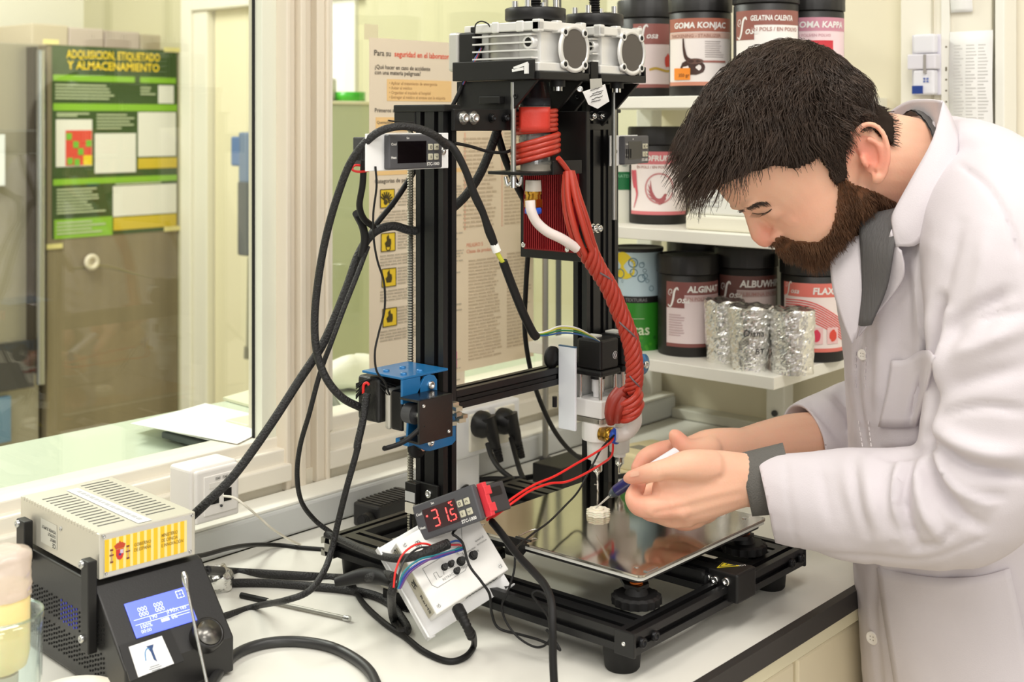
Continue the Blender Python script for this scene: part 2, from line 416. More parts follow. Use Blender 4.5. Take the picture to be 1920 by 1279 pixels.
# ------------------------------------------------------------------ next room behind the glass
BY = 3.95; SX2 = 2.344
structure('wall_next_room_back', MB().bb(-2.2, 3.2, BY, BY + 0.08, 0, ZT), m('next_room_wall', (246, 242, 226), 0.8))
yd0 = YatX(372, SX2); yd1 = YatX(492, SX2)
zd = onX(480, 12, SX2).z
ws = MB(); ws.bb(SX2, SX2 + 0.08, 1.40, 1.9, 0, ZT); ws.bb(SX2, SX2 + 0.08, 1.9, BY, zd + 0.05, ZT)
ws.bb(SX2, SX2 + 0.08, 1.9, 2.62, 0, zd + 0.05); ws.bb(SX2, SX2 + 0.08, yd0, BY, 0, zd + 0.05)
structure('wall_next_room_side', ws, WALLG)
dt = MB(); dt.bb(SX2 - 0.03, SX2 + 0.03, yd0, YatX(338, SX2 - 0.03), 0, ZT); dt.bb(SX2 - 0.03, SX2 + 0.03, 2.55, yd0 - 0.0005, zd, zd + 0.07)
dt.bb(SX2 - 0.02, SX2 + 0.03, YatX(398, SX2), yd0, 0, zd)
structure('trim_10', dt, m('door_trim', (238, 232, 214), 0.5), bevel=0.004)
structure('door_1', MB().bb(SX2 + 0.005, SX2 + 0.04, 2.55, YatX(400, SX2), 0, zd), m('cream_door', (236, 226, 190), 0.55), bevel=0.002)
# lit white panel seen past the mullion
structure('door_2', MB().bb(SX2 - 0.012, SX2, YatX(666, SX2 - 0.01), YatX(600, SX2 - 0.01), 0.0, 2.5), m('bright_panel', (252, 250, 242), 0.6))
# bench in the next room
nb = thing('next_room_bench', 'pale green glass-topped bench behind the window', 'bench', (0.9, 1.5, 0))
MB().bb(-1.2, SX2, WY + 0.10, 1.622, 0.955, 0.980).build('worktop', m('pale_green_top', (208, 217, 198), 0.25), nb, bevel=0.003)
MB().bb(-1.2, SX2, WY + 0.12, 1.60, 0.1, 0.955).build('bench_body', m('cream_body2', (210, 200, 170), 0.5), nb)
# steel cold cabinet
FY = 3.4
sc_ = thing('steel_cabinet', 'tall brushed steel refrigerator with a green poster taped on it', 'refrigerator', (XatY(200, FY), FY + 0.2, 0))
STL = m('brushed_steel', (146, 133, 108), 0.45, 0.35, var=0.10, vscale=3, bump=0.05, bscale=40, stretch=(6, 6, 0.7))
xa, xb = XatY(88, FY), XatY(334, FY)
zt = onY(200, 88, FY).z
MB().bb(xa, xb, FY, FY + 0.5, 0.05, zt).build('body', STL, sc_, bevel=0.004)
MB().bb(XatY(-120, FY), xa - 0.012, FY + 0.02, FY + 0.5, 0.05, zt).build('door', m('steel_door', (168, 160, 142), 0.4, 0.4, var=0.06, vscale=4), sc_, bevel=0.004)
hb = MB(); hb.bb(XatY(56, FY), XatY(64, FY), FY - 0.02, FY + 0.02, onY(60, 700, FY).z, zt - 0.01)
hb.build('door_edge', m('dark_steel_edge', (70, 62, 52), 0.5, 0.3), sc_)
MB().cyl((XatY(76, FY - 0.03), FY - 0.03, onY(76, 720, FY - 0.03).z), (XatY(76, FY - 0.03), FY - 0.03, zt - 0.02), 0.012, n=18).build('handle', STEEL, sc_)
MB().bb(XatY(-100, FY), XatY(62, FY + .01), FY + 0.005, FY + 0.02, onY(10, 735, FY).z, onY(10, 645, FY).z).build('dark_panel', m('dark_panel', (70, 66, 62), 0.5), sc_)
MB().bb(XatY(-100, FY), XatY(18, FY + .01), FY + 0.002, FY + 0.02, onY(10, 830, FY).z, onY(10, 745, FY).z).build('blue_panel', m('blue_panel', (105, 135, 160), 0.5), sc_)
kc = onY(168, 491, FY)
kn = MB(); kn.torus(kc - V((0, 0.012, 0)), (0, 1, 0), 0.017, 0.0075); kn.cyl(kc, kc - V((0, 0.008, 0)), 0.017)
kn.build('round_vent', m('vent_cream', (226, 214, 190), 0.5), sc_, label='cream round vent')
tp = thing('cabinet_top_boxes', 'pinkish grey box lying on top of the steel refrigerator', 'box', (XatY(200, FY + .1), FY + 0.15, zt))
for (u0, u1, vt, cc) in ((60, 128, 52, (200, 186, 160)), (130, 195, 55, (196, 180, 168)), (197, 262, 57, (188, 172, 160)), (264, 336, 60, (178, 165, 138))):
    MB().bb(XatY(u0, FY + .1), XatY(u1, FY + .1), FY + 0.1, FY + 0.4, zt, onY(200, vt, FY + .1).z).build('compartment', m('top_box_%d' % u0, cc, 0.6), tp, bevel=0.004)
# green poster
def poster_pt(u, v, off=0.002): return onY(u, v, FY - off)
ps = thing('green_poster', 'green safety poster with yellow title taped on the steel refrigerator', 'poster', poster_pt(215, 445))
def pr(mb, u0, u1, v0, v1, off):
    # rectangle in poster print, sheared with the poster's perspective (a real rectangle on the plane)
    x0, x1 = XatY(u0, FY), XatY(u1, FY); uc = 215
    z0, z1 = onY(uc, v0, FY).z, onY(uc, v1, FY).z
    mb.bb(x0, x1, FY - off - 0.0006, FY - off, z1, z0)
MBp = MB(); pr(MBp, 97, 331, 90, 440, 0.001); MBp.build('sheet', m('poster_dark_green', (62, 84, 38), 0.55, var=0.15, vscale=3), ps)
for (u0, u1, v0, v1) in ((99, 252, 143, 154), (262, 329, 143, 154), (99, 331, 195, 208), (99, 331, 332, 343), (101, 210, 405, 440)):
    gb = MB(); pr(gb, u0, u1, v0, v1, 0.002); gb.build('green_band', m('poster_lime', (140, 190, 50), 0.55), ps)
for (u0, u1, v0, v1) in ((258, 331, 298, 318), (212, 330, 408, 432)):
    yb_ = MB(); pr(yb_, u0, u1, v0, v1, 0.002); yb_.build('yellow_band', m('poster_yellow', (214, 186, 50), 0.55), ps)
for (u0, u1, v0, v1) in ((177, 254, 250, 324), (258, 329, 210, 295), (104, 172, 224, 310), (296, 325, 158, 193), (211, 330, 349, 406)):
    wb_ = MB(); pr(wb_, u0, u1, v0, v1, 0.002); wb_.build('white_panel', m('poster_white', (236, 232, 222), 0.6), ps)
rd = MB(); pr(rd, 122, 171, 244, 308, 0.003); rd.build('red_panel', m('poster_red', (226, 80, 60), 0.6), ps)
gs = MB()
for (u, v) in ((141, 270), (128, 255), (150, 283), (165, 268), (143, 302), (130, 300)): pr(gs, u - 5, u + 5, v - 6, v + 6, 0.004)
gs.build('green_mark', m('poster_lime2', (120, 190, 60), 0.6), ps)
yl = MB(); pr(yl, 155, 171, 290, 308, 0.004); yl.build('yellow_mark', m('poster_yellow2', (240, 210, 40), 0.6), ps)
tl = MB(); rn = random.Random(5)
for (u0, u1, v0, v1, k) in ((102, 215, 160, 190, 5), (105, 168, 212, 220, 2), (180, 252, 214, 245, 5), (105, 200, 350, 398, 8), (215, 310, 344, 348, 1), (105, 205, 410, 436, 4), (262, 292, 162, 180, 3)):
    for i in range(k):
        v = v0 + (v1 - v0) * i / k; pr(tl, u0, u0 + (u1 - u0) * rn.uniform(0.6, 1), v, v + 3, 0.0035)
tl.build('printed_lines', m('poster_pale_ink', (190, 200, 160), 0.6), ps, kind='stuff')
for (s_, v, wd) in (('ADQUISICION, ETIQUETADO', 112, 0.312), ('Y ALMACENAMIENTO', 132, 0.308)):
    tt = MB(); c = onY(215, v, FY - 0.0045)
    tt.text(s_, c, (1, 0, 0), (0, 0, 1), 0.034, 'c', 0.02, 0, wd); tt.build('lettering', m('poster_title_yellow', (250, 215, 40), 0.6), ps)
for (u, v) in ((95, 84), (322, 88), (102, 452), (322, 436)):
    tpz = MB(); pr(tpz, u - 16, u + 14, v - 4, v + 5, 0.004); tpz.build('tape', m('yellow_tape', (235, 222, 150), 0.5), ps)
# paper at far left on the door
a = onY(4, 300, FY - 0.0)
tag(MB().bb(XatY(-60, FY), XatY(9, FY), FY - 0.001, FY, onY(0, 348, FY).z, onY(0, 252, FY).z).build('paper_sheet', m('paper_cool', (235, 236, 234), 0.8)), 'white sheet stuck on the refrigerator door left of its handle', 'paper')
# hanging homogeniser
hx = 2.15
hg = thing('hanging_dispenser', 'blue-grey hand tool with long steel shaft hanging behind the window by the door', 'tool', onX(468, 670, hx))
BLG = m('tool_blue_grey', (106, 122, 146), 0.45); DGR = m('tool_dark_grey', (82, 84, 84), 0.5)
def hxb(u0, u1, v0, v1, dx=0.03): 
    a, b = onX(u0, v0, hx), onX(u1, v1, hx)
    return MB().bb(hx, hx + dx, b.y, a.y, b.z, a.z)
hxb(446, 490, 248, 345, 0.05).build('upper_housing', BLG, hg, bevel=0.006, seg=3)
hxb(432, 450, 256, 312, 0.04).build('side_grip', m('tool_blue', (92, 118, 160), 0.45), hg, bevel=0.005)
hxb(444, 490, 340, 484, 0.05).build('lower_housing', DGR, hg, bevel=0.006, seg=3)
c = onX(447, 467, hx); MB().ball(c + V((0.02, 0, 0)), 0.011).build('knob', DGR, hg)
MB().cyl(onX(470, 484, hx + .02), onX(467, 655, hx + .02), 0.0085, n=16).build('shaft', m('shaft_steel', (176, 172, 150), 0.35, 0.7), hg)
MB().cyl(onX(467, 650, hx + .02), onX(466, 672, hx + .02), 0.013, n=16).build('tip', m('tip_steel', (140, 136, 118), 0.4, 0.7), hg)
MB().tube([onX(472, 250, hx + .02), onX(474, 225, hx + .02), onX(479, 205, hx + .02), onX(490, 190, hx + .02), onX(498, 184, hx + .02), onX(500, 182, SX2 + .006)], 0.008).build('hanging_loop', RUBBER, hg)
# papers, tablet and tray on the far bench
pp = thing('paper_pile', 'fanned pile of white papers on the bench behind the window', 'papers', onz(410, 815, 0.98))
rn = random.Random(9); z = 0.992
for i in range(6):
    q = [(250 + rn.uniform(-8, 8), 795), (385, 760 + rn.uniform(-3, 3)), (530, 790), (445, 836 + rn.uniform(-4, 4))]
    pts = [onz(u, v, z) for (u, v) in q]
    g = MB(); g.add(pts + [p + V((0, 0, 0.0008)) for p in pts], [(3, 2, 1, 0), (4, 5, 6, 7), (0, 1, 5, 4), (1, 2, 6, 5), (2, 3, 7, 6), (3, 0, 4, 7)])
    g.build('sheet', m('paper_white', (246, 246, 244), 0.8), pp); z += 0.0025
q = [onz(u, v, 0.984) for (u, v) in ((302, 822), (360, 812), (480, 828), (400, 848))]
g = MB(); g.add(q + [p + V((0, 0, 0.009)) for p in q], [(3, 2, 1, 0), (4, 5, 6, 7), (0, 1, 5, 4), (1, 2, 6, 5), (2, 3, 7, 6), (3, 0, 4, 7)])
tb = thing('tablet_device', 'dark grey flat device under the fanned papers', 'device', onz(360, 830, 0.98))
g.build('casing', m('dark_slate', (90, 96, 98), 0.4), tb, bevel=0.002)
a = onz(470, 836, 0.98)
bx = thing('small_box', 'small pale green box on the far bench beside the window stile', 'box', (a.x + 0.02, a.y + 0.03, 0.98))
MB().bb(a.x - 0.005, a.x + 0.08, a.y, a.y + 0.05, 0.98, 1.008).build('casing', m('pale_green_box', (226, 226, 200), 0.5), bx, bevel=0.003)
a = onz(455, 752, 0.98)
mg = thing('magazine', 'thin pale magazine lying at the back of the far bench by the door', 'magazine', (a.x, a.y, 0.98))
q = [onz(u, v, 0.985) for (u, v) in ((418, 745), (500, 722), (560, 738), (486, 764))]
g = MB(); g.add([p - V((0, 0, 0.004)) for p in q] + q, [(3, 2, 1, 0), (4, 5, 6, 7), (0, 1, 5, 4), (1, 2, 6, 5), (2, 3, 7, 6), (3, 0, 4, 7)]); g.build('cover', m('magazine_cover', (226, 224, 196), 0.6), mg)
# things seen through the right pane
cb = thing('glass_front_cabinet', 'pale green low cabinet behind the right window pane', 'cabinet', (2.05, 2.35, 0.98))
zc = onY(640, 196, 2.2).z
MB().bb(XatY(585, 2.2), XatY(720, 2.2), 2.2, 2.30, 0.0, zc).build('body', m('cabinet_pale_green', (194, 200, 160), 0.4), cb, bevel=0.003)
MB().bb(XatY(580, 2.19), XatY(724, 2.19), 2.19, 2.31, zc, zc + 0.008).build('top_board', m('cabinet_top_cream', (240, 230, 190), 0.5), cb, bevel=0.002)
zc += 0.008
gt = thing('green_tape_roll', 'bright green roll of tape on the pale green cabinet', 'tape', (XatY(656, 2.25), 2.25, zc))
MB().lathe([(0.030, 0), (0.036, 0.0), (0.036, 0.022), (0.030, 0.022), (0.030, 0.0)], (XatY(656, 2.25), 2.25, zc), 32).build('roll', m('green_tape', (70, 176, 48), 0.35), gt)
wbx = thing('white_appliance_box', 'small grey white box behind the green tape roll', 'box', (XatY(618, 2.3), 2.29, zc))
MB().bb(XatY(585, 2.26), XatY(636, 2.26), 2.265, 2.308, zc, zc + 0.055).build('casing', m('grey_white_box', (214, 208, 196), 0.5), wbx, bevel=0.008, seg=3)
# dark tongs and white crumpled bag behind right pane bottom
dk = thing('dark_tongs', 'dark pair of tongs on the far bench under the right pane', 'tongs', onz(645, 775, 0.98))
for (a_, b_) in (((612, 730), (645, 780)), ((645, 780), (662, 776))):
    MB().tube([onz(a_[0], a_[1], 0.986), onz(b_[0], b_[1], 0.986)], 0.005).build('arm', m('dark_tong', (96, 98, 84), 0.5), dk)
wbg = MB(); rn = random.Random(2)
c = onz(668, 733, 0.98)
wbg.ball(c + V((0.02, 0.03, 0.022)), 0.05, 20, 12, (1.3, 1, 0.5))
wbg.v = [p + V((noise.noise(p * 30), noise.noise(p * 30 + V((5, 5, 5))), noise.noise(p * 30 + V((9, 1, 1))))) * 0.012 for p in wbg.v]
tag(wbg.build('plastic_bag', m('bag_white', (240, 236, 222), 0.4)), 'crumpled white plastic bag on the far bench under the right pane', 'bag')
# ------------------------------------------------------------------ the printer
def ext_profile(nx, ny, c=0.02, so=0.0031, si=0.0045, dp=0.0055):
    """outline of an aluminium slot profile of nx by ny cells, centred on 0"""
    W, H = nx * c / 2, ny * c / 2; pts = []
    def side(n, fx):
        L = n * c / 2
        for i in range(n):
            q = -L + c * (i + .5)
            for (a, b) in ((-so, 0), (-si + .001, -0.0018), (-si, -dp), (si, -dp), (si - .001, -0.0018), (so, 0)):
                pts.append(fx(q + a, b))
    pts.append((-W, -H)); side(nx, lambda t, b: (t, -H - b))
    pts.append((W, -H)); side(ny, lambda t, b: (W + b, t))
    pts.append((W, H)); side(nx, lambda t, b: (-t, H + b))
    pts.append((-W, H)); side(ny, lambda t, b: (-W - b, -t))
    return pts
def extrusion(parent, a, b, ex, nx, ny, name='extrusion', material=None):
    a, b, ex = V(a), V(b), V(ex); ez = (b - a).normalized(); ey = ez.cross(ex)
    return MB().prism(ext_profile(nx, ny), a, ex, ey, ez, (b - a).length).build(name, material or BLACK, parent)
def screw(mb, p, nrm, r=0.004, h=0.003):
    p, nrm = V(p), V(nrm).normalized(); q = nrm.to_track_quat('Z', 'X')
    mb.lathe([(r, 0), (r, h * .8), (r * .85, h), (r * .5, h), (r * .45, h * .35), (1e-5, h * .35)], p, 16, q)
def screws(name, parent, pts, nrm, r=0.004, h=0.003, material=None):
    for p in pts:
        s = MB(); screw(s, p, nrm, r, h); s.build(name, material or CHROME, parent)

X0, X1, Y0, Y1 = 0.951, 1.268, 0.677, 1.10
ZF = 0.945
pt = thing('food_printer', 'black aluminium desktop printer frame with blue carriage and steel build plate', '3d printer', ((X0 + X1) / 2, (Y0 + Y1) / 2, BZ))
ex, ey, ez = V((1, 0, 0)), V((0, 1, 0)), V((0, 0, 1))
extrusion(pt, (X0 + .02, Y0 + .02, ZF - .010), (X0 + .02, Y1 - .02, ZF - .010), (1, 0, 0), 2, 1)
extrusion(pt, (X1 - .02, Y0 + .02, ZF - .010), (X1 - .02, Y1 - .02, ZF - .010), (1, 0, 0), 2, 1)
extrusion(pt, (X0 + .001, Y0 + .010, ZF - .010), (X1 - .001, Y0 + .010, ZF - .010), (0, 1, 0), 1, 1)
extrusion(pt, (X0 - .006, Y1 - .010, ZF - .010), (X1, Y1 - .010, ZF - .010), (0, 1, 0), 1, 1)
extrusion(pt, (1.115, Y0 + .021, ZF + .004), (1.115, Y1 - .021, ZF + .004), (1, 0, 0), 2, 1)
rim = MB()
for x in (X0, X1 - 0.002): rim.bb(x - 0.0025, x + 0.0035, Y0 - 0.0015, Y0 + 0.0215, ZF - 0.0215, ZF + 0.0012)
MB().bb(X0 - 0.003, X0 + 0.001, Y0 - 0.001, Y0 + 0.021, ZF - 0.0215, ZF + 0.0012).build('end_plate', BLACK, pt, bevel=0.0008)
MB().bb(X1 - 0.001, X1 + 0.003, Y0 - 0.001, Y0 + 0.021, ZF - 0.0215, ZF + 0.0012).build('end_plate', BLACK, pt, bevel=0.0008)
screws('bolt', pt, [(X0 + .010, Y0, ZF - .010), (X0 + .030, Y0, ZF - .010), (X1 - .030, Y0, ZF - .010), (X1 - .010, Y0, ZF - .010)], (0, -1, 0), 0.0048, 0.004, m('black_bolt', (40, 40, 42), 0.3, 0.8))
screws('bolt', pt, [(X0 - .003, Y0 + .010, ZF - .010)], (-1, 0, 0), 0.002, 0.0012)
for (x, y) in ((X0 + .022, Y0 + .030), (X1 - .022, Y0 + .030), (X0 + .022, Y1 - .03), (X1 - .022, Y1 - .03)):
    MB().lathe([(0.0150, 0), (0.0165, 0.002), (0.0185, ZF - .0215 - BZ)], (x, y, BZ), 28).build('rubber_foot', RUBBER, pt)
# white slot edge of the open profile end at the rear left
MB().prism(ext_profile(1, 1), (X0 - .0063, Y1 - .010, ZF - .010), (0, 1, 0), (0, 0, 1), (1, 0, 0), 0.0004).build('cut_end', m('raw_aluminium', (190, 188, 176), 0.4, 0.6), pt, label='bare aluminium cut end of the rear rail')
# front belt block with the warning triangle
BX0, BX1, BY0, BY1 = 1.110, 1.146, 0.6655, 0.7105
blk = MB().bb(BX0, BX1, BY0, BY1, ZF - .016, ZF + .0135).build('belt_block', BPLAS, pt, bevel=0.0025, seg=3)
screws('bolt', blk, [(BX0, .7010, ZF + .004), (BX0, .6915, ZF + .003), (BX0, .6785, ZF + .0045)], (-1, 0, 0), 0.0042, 0.0025)
zt = ZF + .0138
tri = MB().prism([(-.012, -.006), (.012, -.006), (0, .008)], (1.128, .690, zt), (0.8, -0.6, 0), (.6, .8, 0), (0, 0, 1), .0003)
tri = tri.build('warning_triangle', m('warning_yellow', (236, 214, 40), 0.5), blk)
tk = MB()
for (p, q) in (((-.009, -.0045), (.009, -.0045)), ((.009, -.0045), (0, .006)), ((0, .006), (-.009, -.0045)), ((-.001, -.001), (.002, .001))):
    a = V((1.128, .690, zt + .0004)) + V((.8, -.6, 0)) * p[0] + V((.6, .8, 0)) * p[1]; b = V((1.128, .690, zt + .0004)) + V((.8, -.6, 0)) * q[0] + V((.6, .8, 0)) * q[1]
    tk.tube([a, b], .0005, 5, 1)
tk.build('warning_sign', INK, blk)
tx = MB(); tx.text('HOT', (1.136, .676, zt), (.8, -.6, 0), (.6, .8, 0), .005, 'c', .01); tx.build('lettering', WINK, blk)
tx = MB(); tx.text('250', (1.128, .760, ZF + .0146), (.55, -.83, 0), (.83, .55, 0), .007, 'c', .01); tx.build('lettering', WINK, pt)
# bed: plate, heater board, carriage arms, levelling wheels
PZ = 0.9815; PX0, PX1, PY0, PY1 = 0.992, 1.227, 0.699, 0.934
def rrect(x0, x1, y0, y1, r, n=5):
    out = []
    for (cx_, cy_, a0) in ((x1 - r, y1 - r, 0), (x0 + r, y1 - r, 90), (x0 + r, y0 + r, 180), (x1 - r, y0 + r, 270)):
        for i in range(n + 1):
            a = radians(a0 + 90 * i / n); out.append((cx_ + r * cos(a), cy_ + r * sin(a)))
    return out
PLATE = m('build_plate_steel', (200, 194, 182), 0.10, 1.0, bump=0.012, bscale=26)
MB().prism(rrect(PX0, PX1, PY0, PY1, .006), (0, 0, PZ - .0026), ex, ey, ez, .0026).build('build_plate', PLATE, pt, bevel=0.0004)
MB().prism(rrect(PX0 + .001, PX1 - .001, PY0 + .001, PY1 - .001, .006), (0, 0, PZ - .0058), ex, ey, ez, .003).build('glass_sheet', m('plate_edge_white', (222, 222, 214), 0.25), pt, label='pale glass sheet under the steel plate')
MB().prism(rrect(PX0 + .004, PX1 - .004, PY0 + .004, PY1 - .004, .01), (0, 0, PZ - .0095), ex, ey, ez, .0035).build('heater_board', BPLAS, pt)
cb_ = MB(); pcx, pcy = (PX0 + PX1) / 2, (PY0 + PY1) / 2
for (sx, sy) in ((1, 1), (1, -1), (-1, 1), (-1, -1)):
    a = V((pcx, pcy, PZ - .020)); b = V((pcx + sx * .100, pcy + sy * .100, PZ - .020)); s_ = V((-sy * .013, sx * .013, 0))
    cb_.prism([(0, -.016), ((b - a).length, -.012), ((b - a).length + .01, 0), ((b - a).length, .012), (0, .016)], a, (b - a).normalized(), s_.normalized(), ez, .004)
cb_.bb(pcx - .05, pcx + .05, pcy - .06, pcy + .06, PZ - .021, PZ - .016)
cb_.build('bed_carriage', BPLAS, pt)
for (x, y) in ((PX0 + .018, PY0 + .018), (PX1 - .018, PY0 + .018), (PX0 + .018, PY1 - .018), (PX1 - .018, PY1 - .018)):
    kb = MB(); N = 54; rg = []
    for (f, z) in ((.80, 0), (1.0, .002), (1.0, .009), (.86, .011)):
        rg.append([V((x + .0235 * f * (1 + .04 * cos(18 * 2 * pi * i / N)) * cos(2 * pi * i / N), y + .0235 * f * (1 + .04 * cos(18 * 2 * pi * i / N)) * sin(2 * pi * i / N), .9455 + z)) for i in range(N)])
    kb.rings(rg); kb.cyl((x, y, .955), (x, y, .963), .012, .009)
    k_ = kb.build('levelling_wheel', RUBBER, pt, angle=40)
    sp = MB(); sp.tube([(x + .0055 * cos(t * .7), y + .0055 * sin(t * .7), .9595 + t * .00034) for t in range(36)], .0011, 6, 2)
    sp.build('spring', m('orange_spring', (214, 110, 34), 0.35, 0.4), k_)
    c = MB(); c.cyl((x, y, PZ), (x, y, PZ + .0006), .0025); c.build('plate_screw', CHROME, pt)
sm_ = MB(); a = V((PX0 + .012, PY0 - .001, PZ + .0004)); sm_.bb(PX0 + .012, PX0 + .030, PY0 + .001, PY0 + .006, PZ - .003, PZ + .0012); sm_.build('clip_tab', STEEL, pt, bevel=.0004)
# binder clip on the left edge of the plate
bc = onz(978, 1012, PZ)
cl = thing('binder_clip', 'black binder clip with steel levers gripping the left edge of the build plate', 'clip', (PX0, bc.y, PZ))
y = bc.y
MB().prism([(-.004, -.010), (.012, -.0015), (.012, .0025), (-.004, .010), (-.006, .006), (-.006, -.006)], (PX0 - .002, y - .010, PZ - .004), ex, ez, ey, .020).build('jaw', BPLAS, cl, bevel=.0006)
MB().cyl((PX0 + .010, y - .010, PZ - .0005), (PX0 + .010, y + .010, PZ - .0005), .0016).build('jaw_lip', BPLAS, cl)
lv = MB()
lv.tube([(PX0 + .010, y - .006, PZ + .002), (PX0 + .024, y - .004, PZ + .004), (PX0 + .030, y - .002, PZ + .0045), (PX0 + .031, y, PZ + .0045), (PX0 + .030, y + .002, PZ + .0045), (PX0 + .024, y + .004, PZ + .004), (PX0 + .010, y + .006, PZ + .002)], .0008, 6)
lv.build('lever', CHROME, cl)
# posts, cap beam
LPX, RPX, PYA = 0.967, 1.252, 0.943
extrusion(pt, (LPX, PYA, ZF), (LPX, PYA, 1.4185), (1, 0, 0), 1, 2, 'post')
extrusion(pt, (RPX, PYA, ZF), (RPX, PYA, 1.4185), (1, 0, 0), 1, 2, 'post')
extrusion(pt, (LPX + .010, PYA - .010, 1.4085), (RPX - .010, PYA - .010, 1.4085), (0, 1, 0), 1, 1, 'cross_beam')
MB().bb(LPX - .012, LPX + .014, PYA - .023, PYA + .052, 1.4185, 1.426).build('post_cap', BPLAS, pt, bevel=.001)
MB().bb(LPX - .011, LPX - .001, PYA + .020, PYA + .052, 1.400, 1.419).build('screw_holder', BPLAS, pt, bevel=.001)
MB().bb(RPX - .012, RPX + .012, PYA - .023, PYA + .023, 1.4185, 1.423).build('post_cap', BPLAS, pt, bevel=.001)
# lead screw with motor
lx, ly = 0.958, 0.972
ls = MB(); prof = []; z = .965
while z < 1.405: prof += [(.0036, z), (.0026, z + .0014)]; z += .0028
ls.lathe(prof, (lx, ly, 0), 14, smooth=False); ls.build('lead_screw', m('screw_steel', (140, 136, 124), 0.35, 0.9), pt)
mt_ = MB().bb(.934, .966, .952, .990, .9005, .918).build('screw_motor', BPLAS, pt, bevel=.002)
MB().bb(.932, .968, .950, .992, .9182, .930).build('motor_cap', m('motor_alu', (176, 172, 160), 0.4, 0.5), mt_, bevel=.002)
MB().cyl((lx, ly, .930), (lx, ly, .966), .0085, n=20).build('coupler', m('coupler_alu', (206, 202, 192), 0.3, 0.6), mt_)
# limit switch plate on the lower left post
MB().bb(LPX - .0145, LPX - .0105, PYA - .016, PYA + .020, .985, 1.032).build('switch_plate', BPLAS, pt, bevel=.0008)
screws('bolt', pt, [(LPX - .0145, PYA - .004, 1.022), (LPX - .0145, PYA - .004, .999)], (-1, 0, 0), .0042, .0025)
sw = MB().bb(LPX - .022, LPX - .0145, PYA + .008, PYA + .024, 1.010, 1.031).build('limit_switch', BPLAS, pt, bevel=.0006)
MB().bb(LPX - .0228, LPX - .0222, PYA + .009, PYA + .023, 1.012, 1.022).build('chip', m('chip_white', (200, 200, 198), 0.5), sw)
MB().bb(LPX - .024, LPX - .015, PYA + .010, PYA + .022, 1.000, 1.0105).build('connector', m('connector_cream', (226, 220, 204), 0.5), sw)
MB().tube([(LPX - .020, PYA + .016, 1.000), (LPX - .021, PYA + .016, .985), (LPX - .019, PYA + .010, .965), (LPX - .016, PYA - .004, .950)], .0016).build('switch_wire', RUBBER, sw)
MB().box((LPX - .0215, PYA + .0155, .977), (.005, .007, .005)).build('yellow_tag', m('tag_yellow', (228, 196, 40), 0.5), sw)
# gantry beam
extrusion(pt, (0.985, .940, 1.115), (1.255, .940, 1.115), (0, 1, 0), 1, 1, 'gantry_beam')
MB().bb(.985, 1.15, .9292, .9297, 1.113, 1.117).build('belt', RUBBER, pt)
# blue gantry plate with wheels, motor, cover
BLUE = m('blue_plate', (28, 110, 168), 0.35, 0.25, coat=0.3)
gp = thing('tmp', 'x', 'x', (0, 0, 0)); bpy.data.objects.remove(gp)
YP = .913
def gpt(u, v): q = onY(u, v, YP); return (q.x, q.z)
poly = [gpt(u, v) for (u, v) in ((766, 790), (768, 765), (797, 706), (806, 702), (815, 704), (820, 712), (820, 745), (848, 775), (855, 785), (855, 826), (848, 834), (808, 846), (800, 846), (764, 828))]
MB().prism(poly, (0, YP, 0), ex, ez, ey, .003).build('carriage_plate', BLUE, pt, bevel=.0006)
for (u, v) in ((807, 722), (806, 829)):
    q = onY(u, v, YP); screws('bolt', pt, [q], (0, -1, 0), .0042, .003)
for (u, v) in ((783, 716), (783, 836)):
    q = onY(u, v, YP + .018)
    wl_ = MB(); wl_.lathe([(.004, -.005), (.009, -.005), (.0125, -.002), (.0125, .002), (.009, .005), (.004, .005)], q, 24, V((0, 1, 0)).to_track_quat('Z', 'X'))
    wl_.build('roller', RUBBER, pt); s = MB(); s.cyl(q - V((0, .009, 0)), q + V((0, .009, 0)), .004); s.build('axle', CHROME, pt)
# small blue tail under the plate
a = onY(762, 822, YP + .01); MB().bb(a.x - .006, a.x + .02, YP + .001, YP + .02, a.z - .006, a.z).build('plate_tail', BLUE, pt, bevel=.001)
# blue top bracket
za = 1.153
br = MB(); br.bb(.889, .954, YP, .972, za, za + .0025); br.bb(.889, .914, YP, YP + .003, za - .024, za)
bb_ = br.build('extruder_bracket', BLUE, pt, bevel=.0006)
hd = MB()
for (x, y) in ((.902, .925), (.902, .950), (.925, .925), (.925, .950)): hd.lathe([(.0035, 0), (.0035, .0015), (.001, .002)], (x, y, za + .0024), 12)
hd.build('rivet', BLUE, bb_)
nm = MB().bb(.893, .930, .9515, .984, za - .050, za - .004)
nm.build('taped_motor', m('black_tape', (24, 23, 22), 0.5, bump=0.6, bscale=120), pt, bevel=.004, seg=3)
rw = MB(); rw.tube([P(681, 738, 1.30), P(682, 722, 1.30), P(688, 718, 1.30), P(692, 722, 1.30)], .0014); rw.build('red_wire', m('red_wire', (214, 30, 26), 0.4), pt)
br_ = MB()
rn = random.Random(4)
for i in range(14):
    br_.tube([(.895 + rn.uniform(0, .02), .945, za - .012 - rn.uniform(0, .016)), (.893, .962, za - .006), (.892, .984, za - .010 - rn.uniform(0, .02))], .0007, 5, 4)
br_.build('wire_strands', RUBBER, pt, kind='stuff')
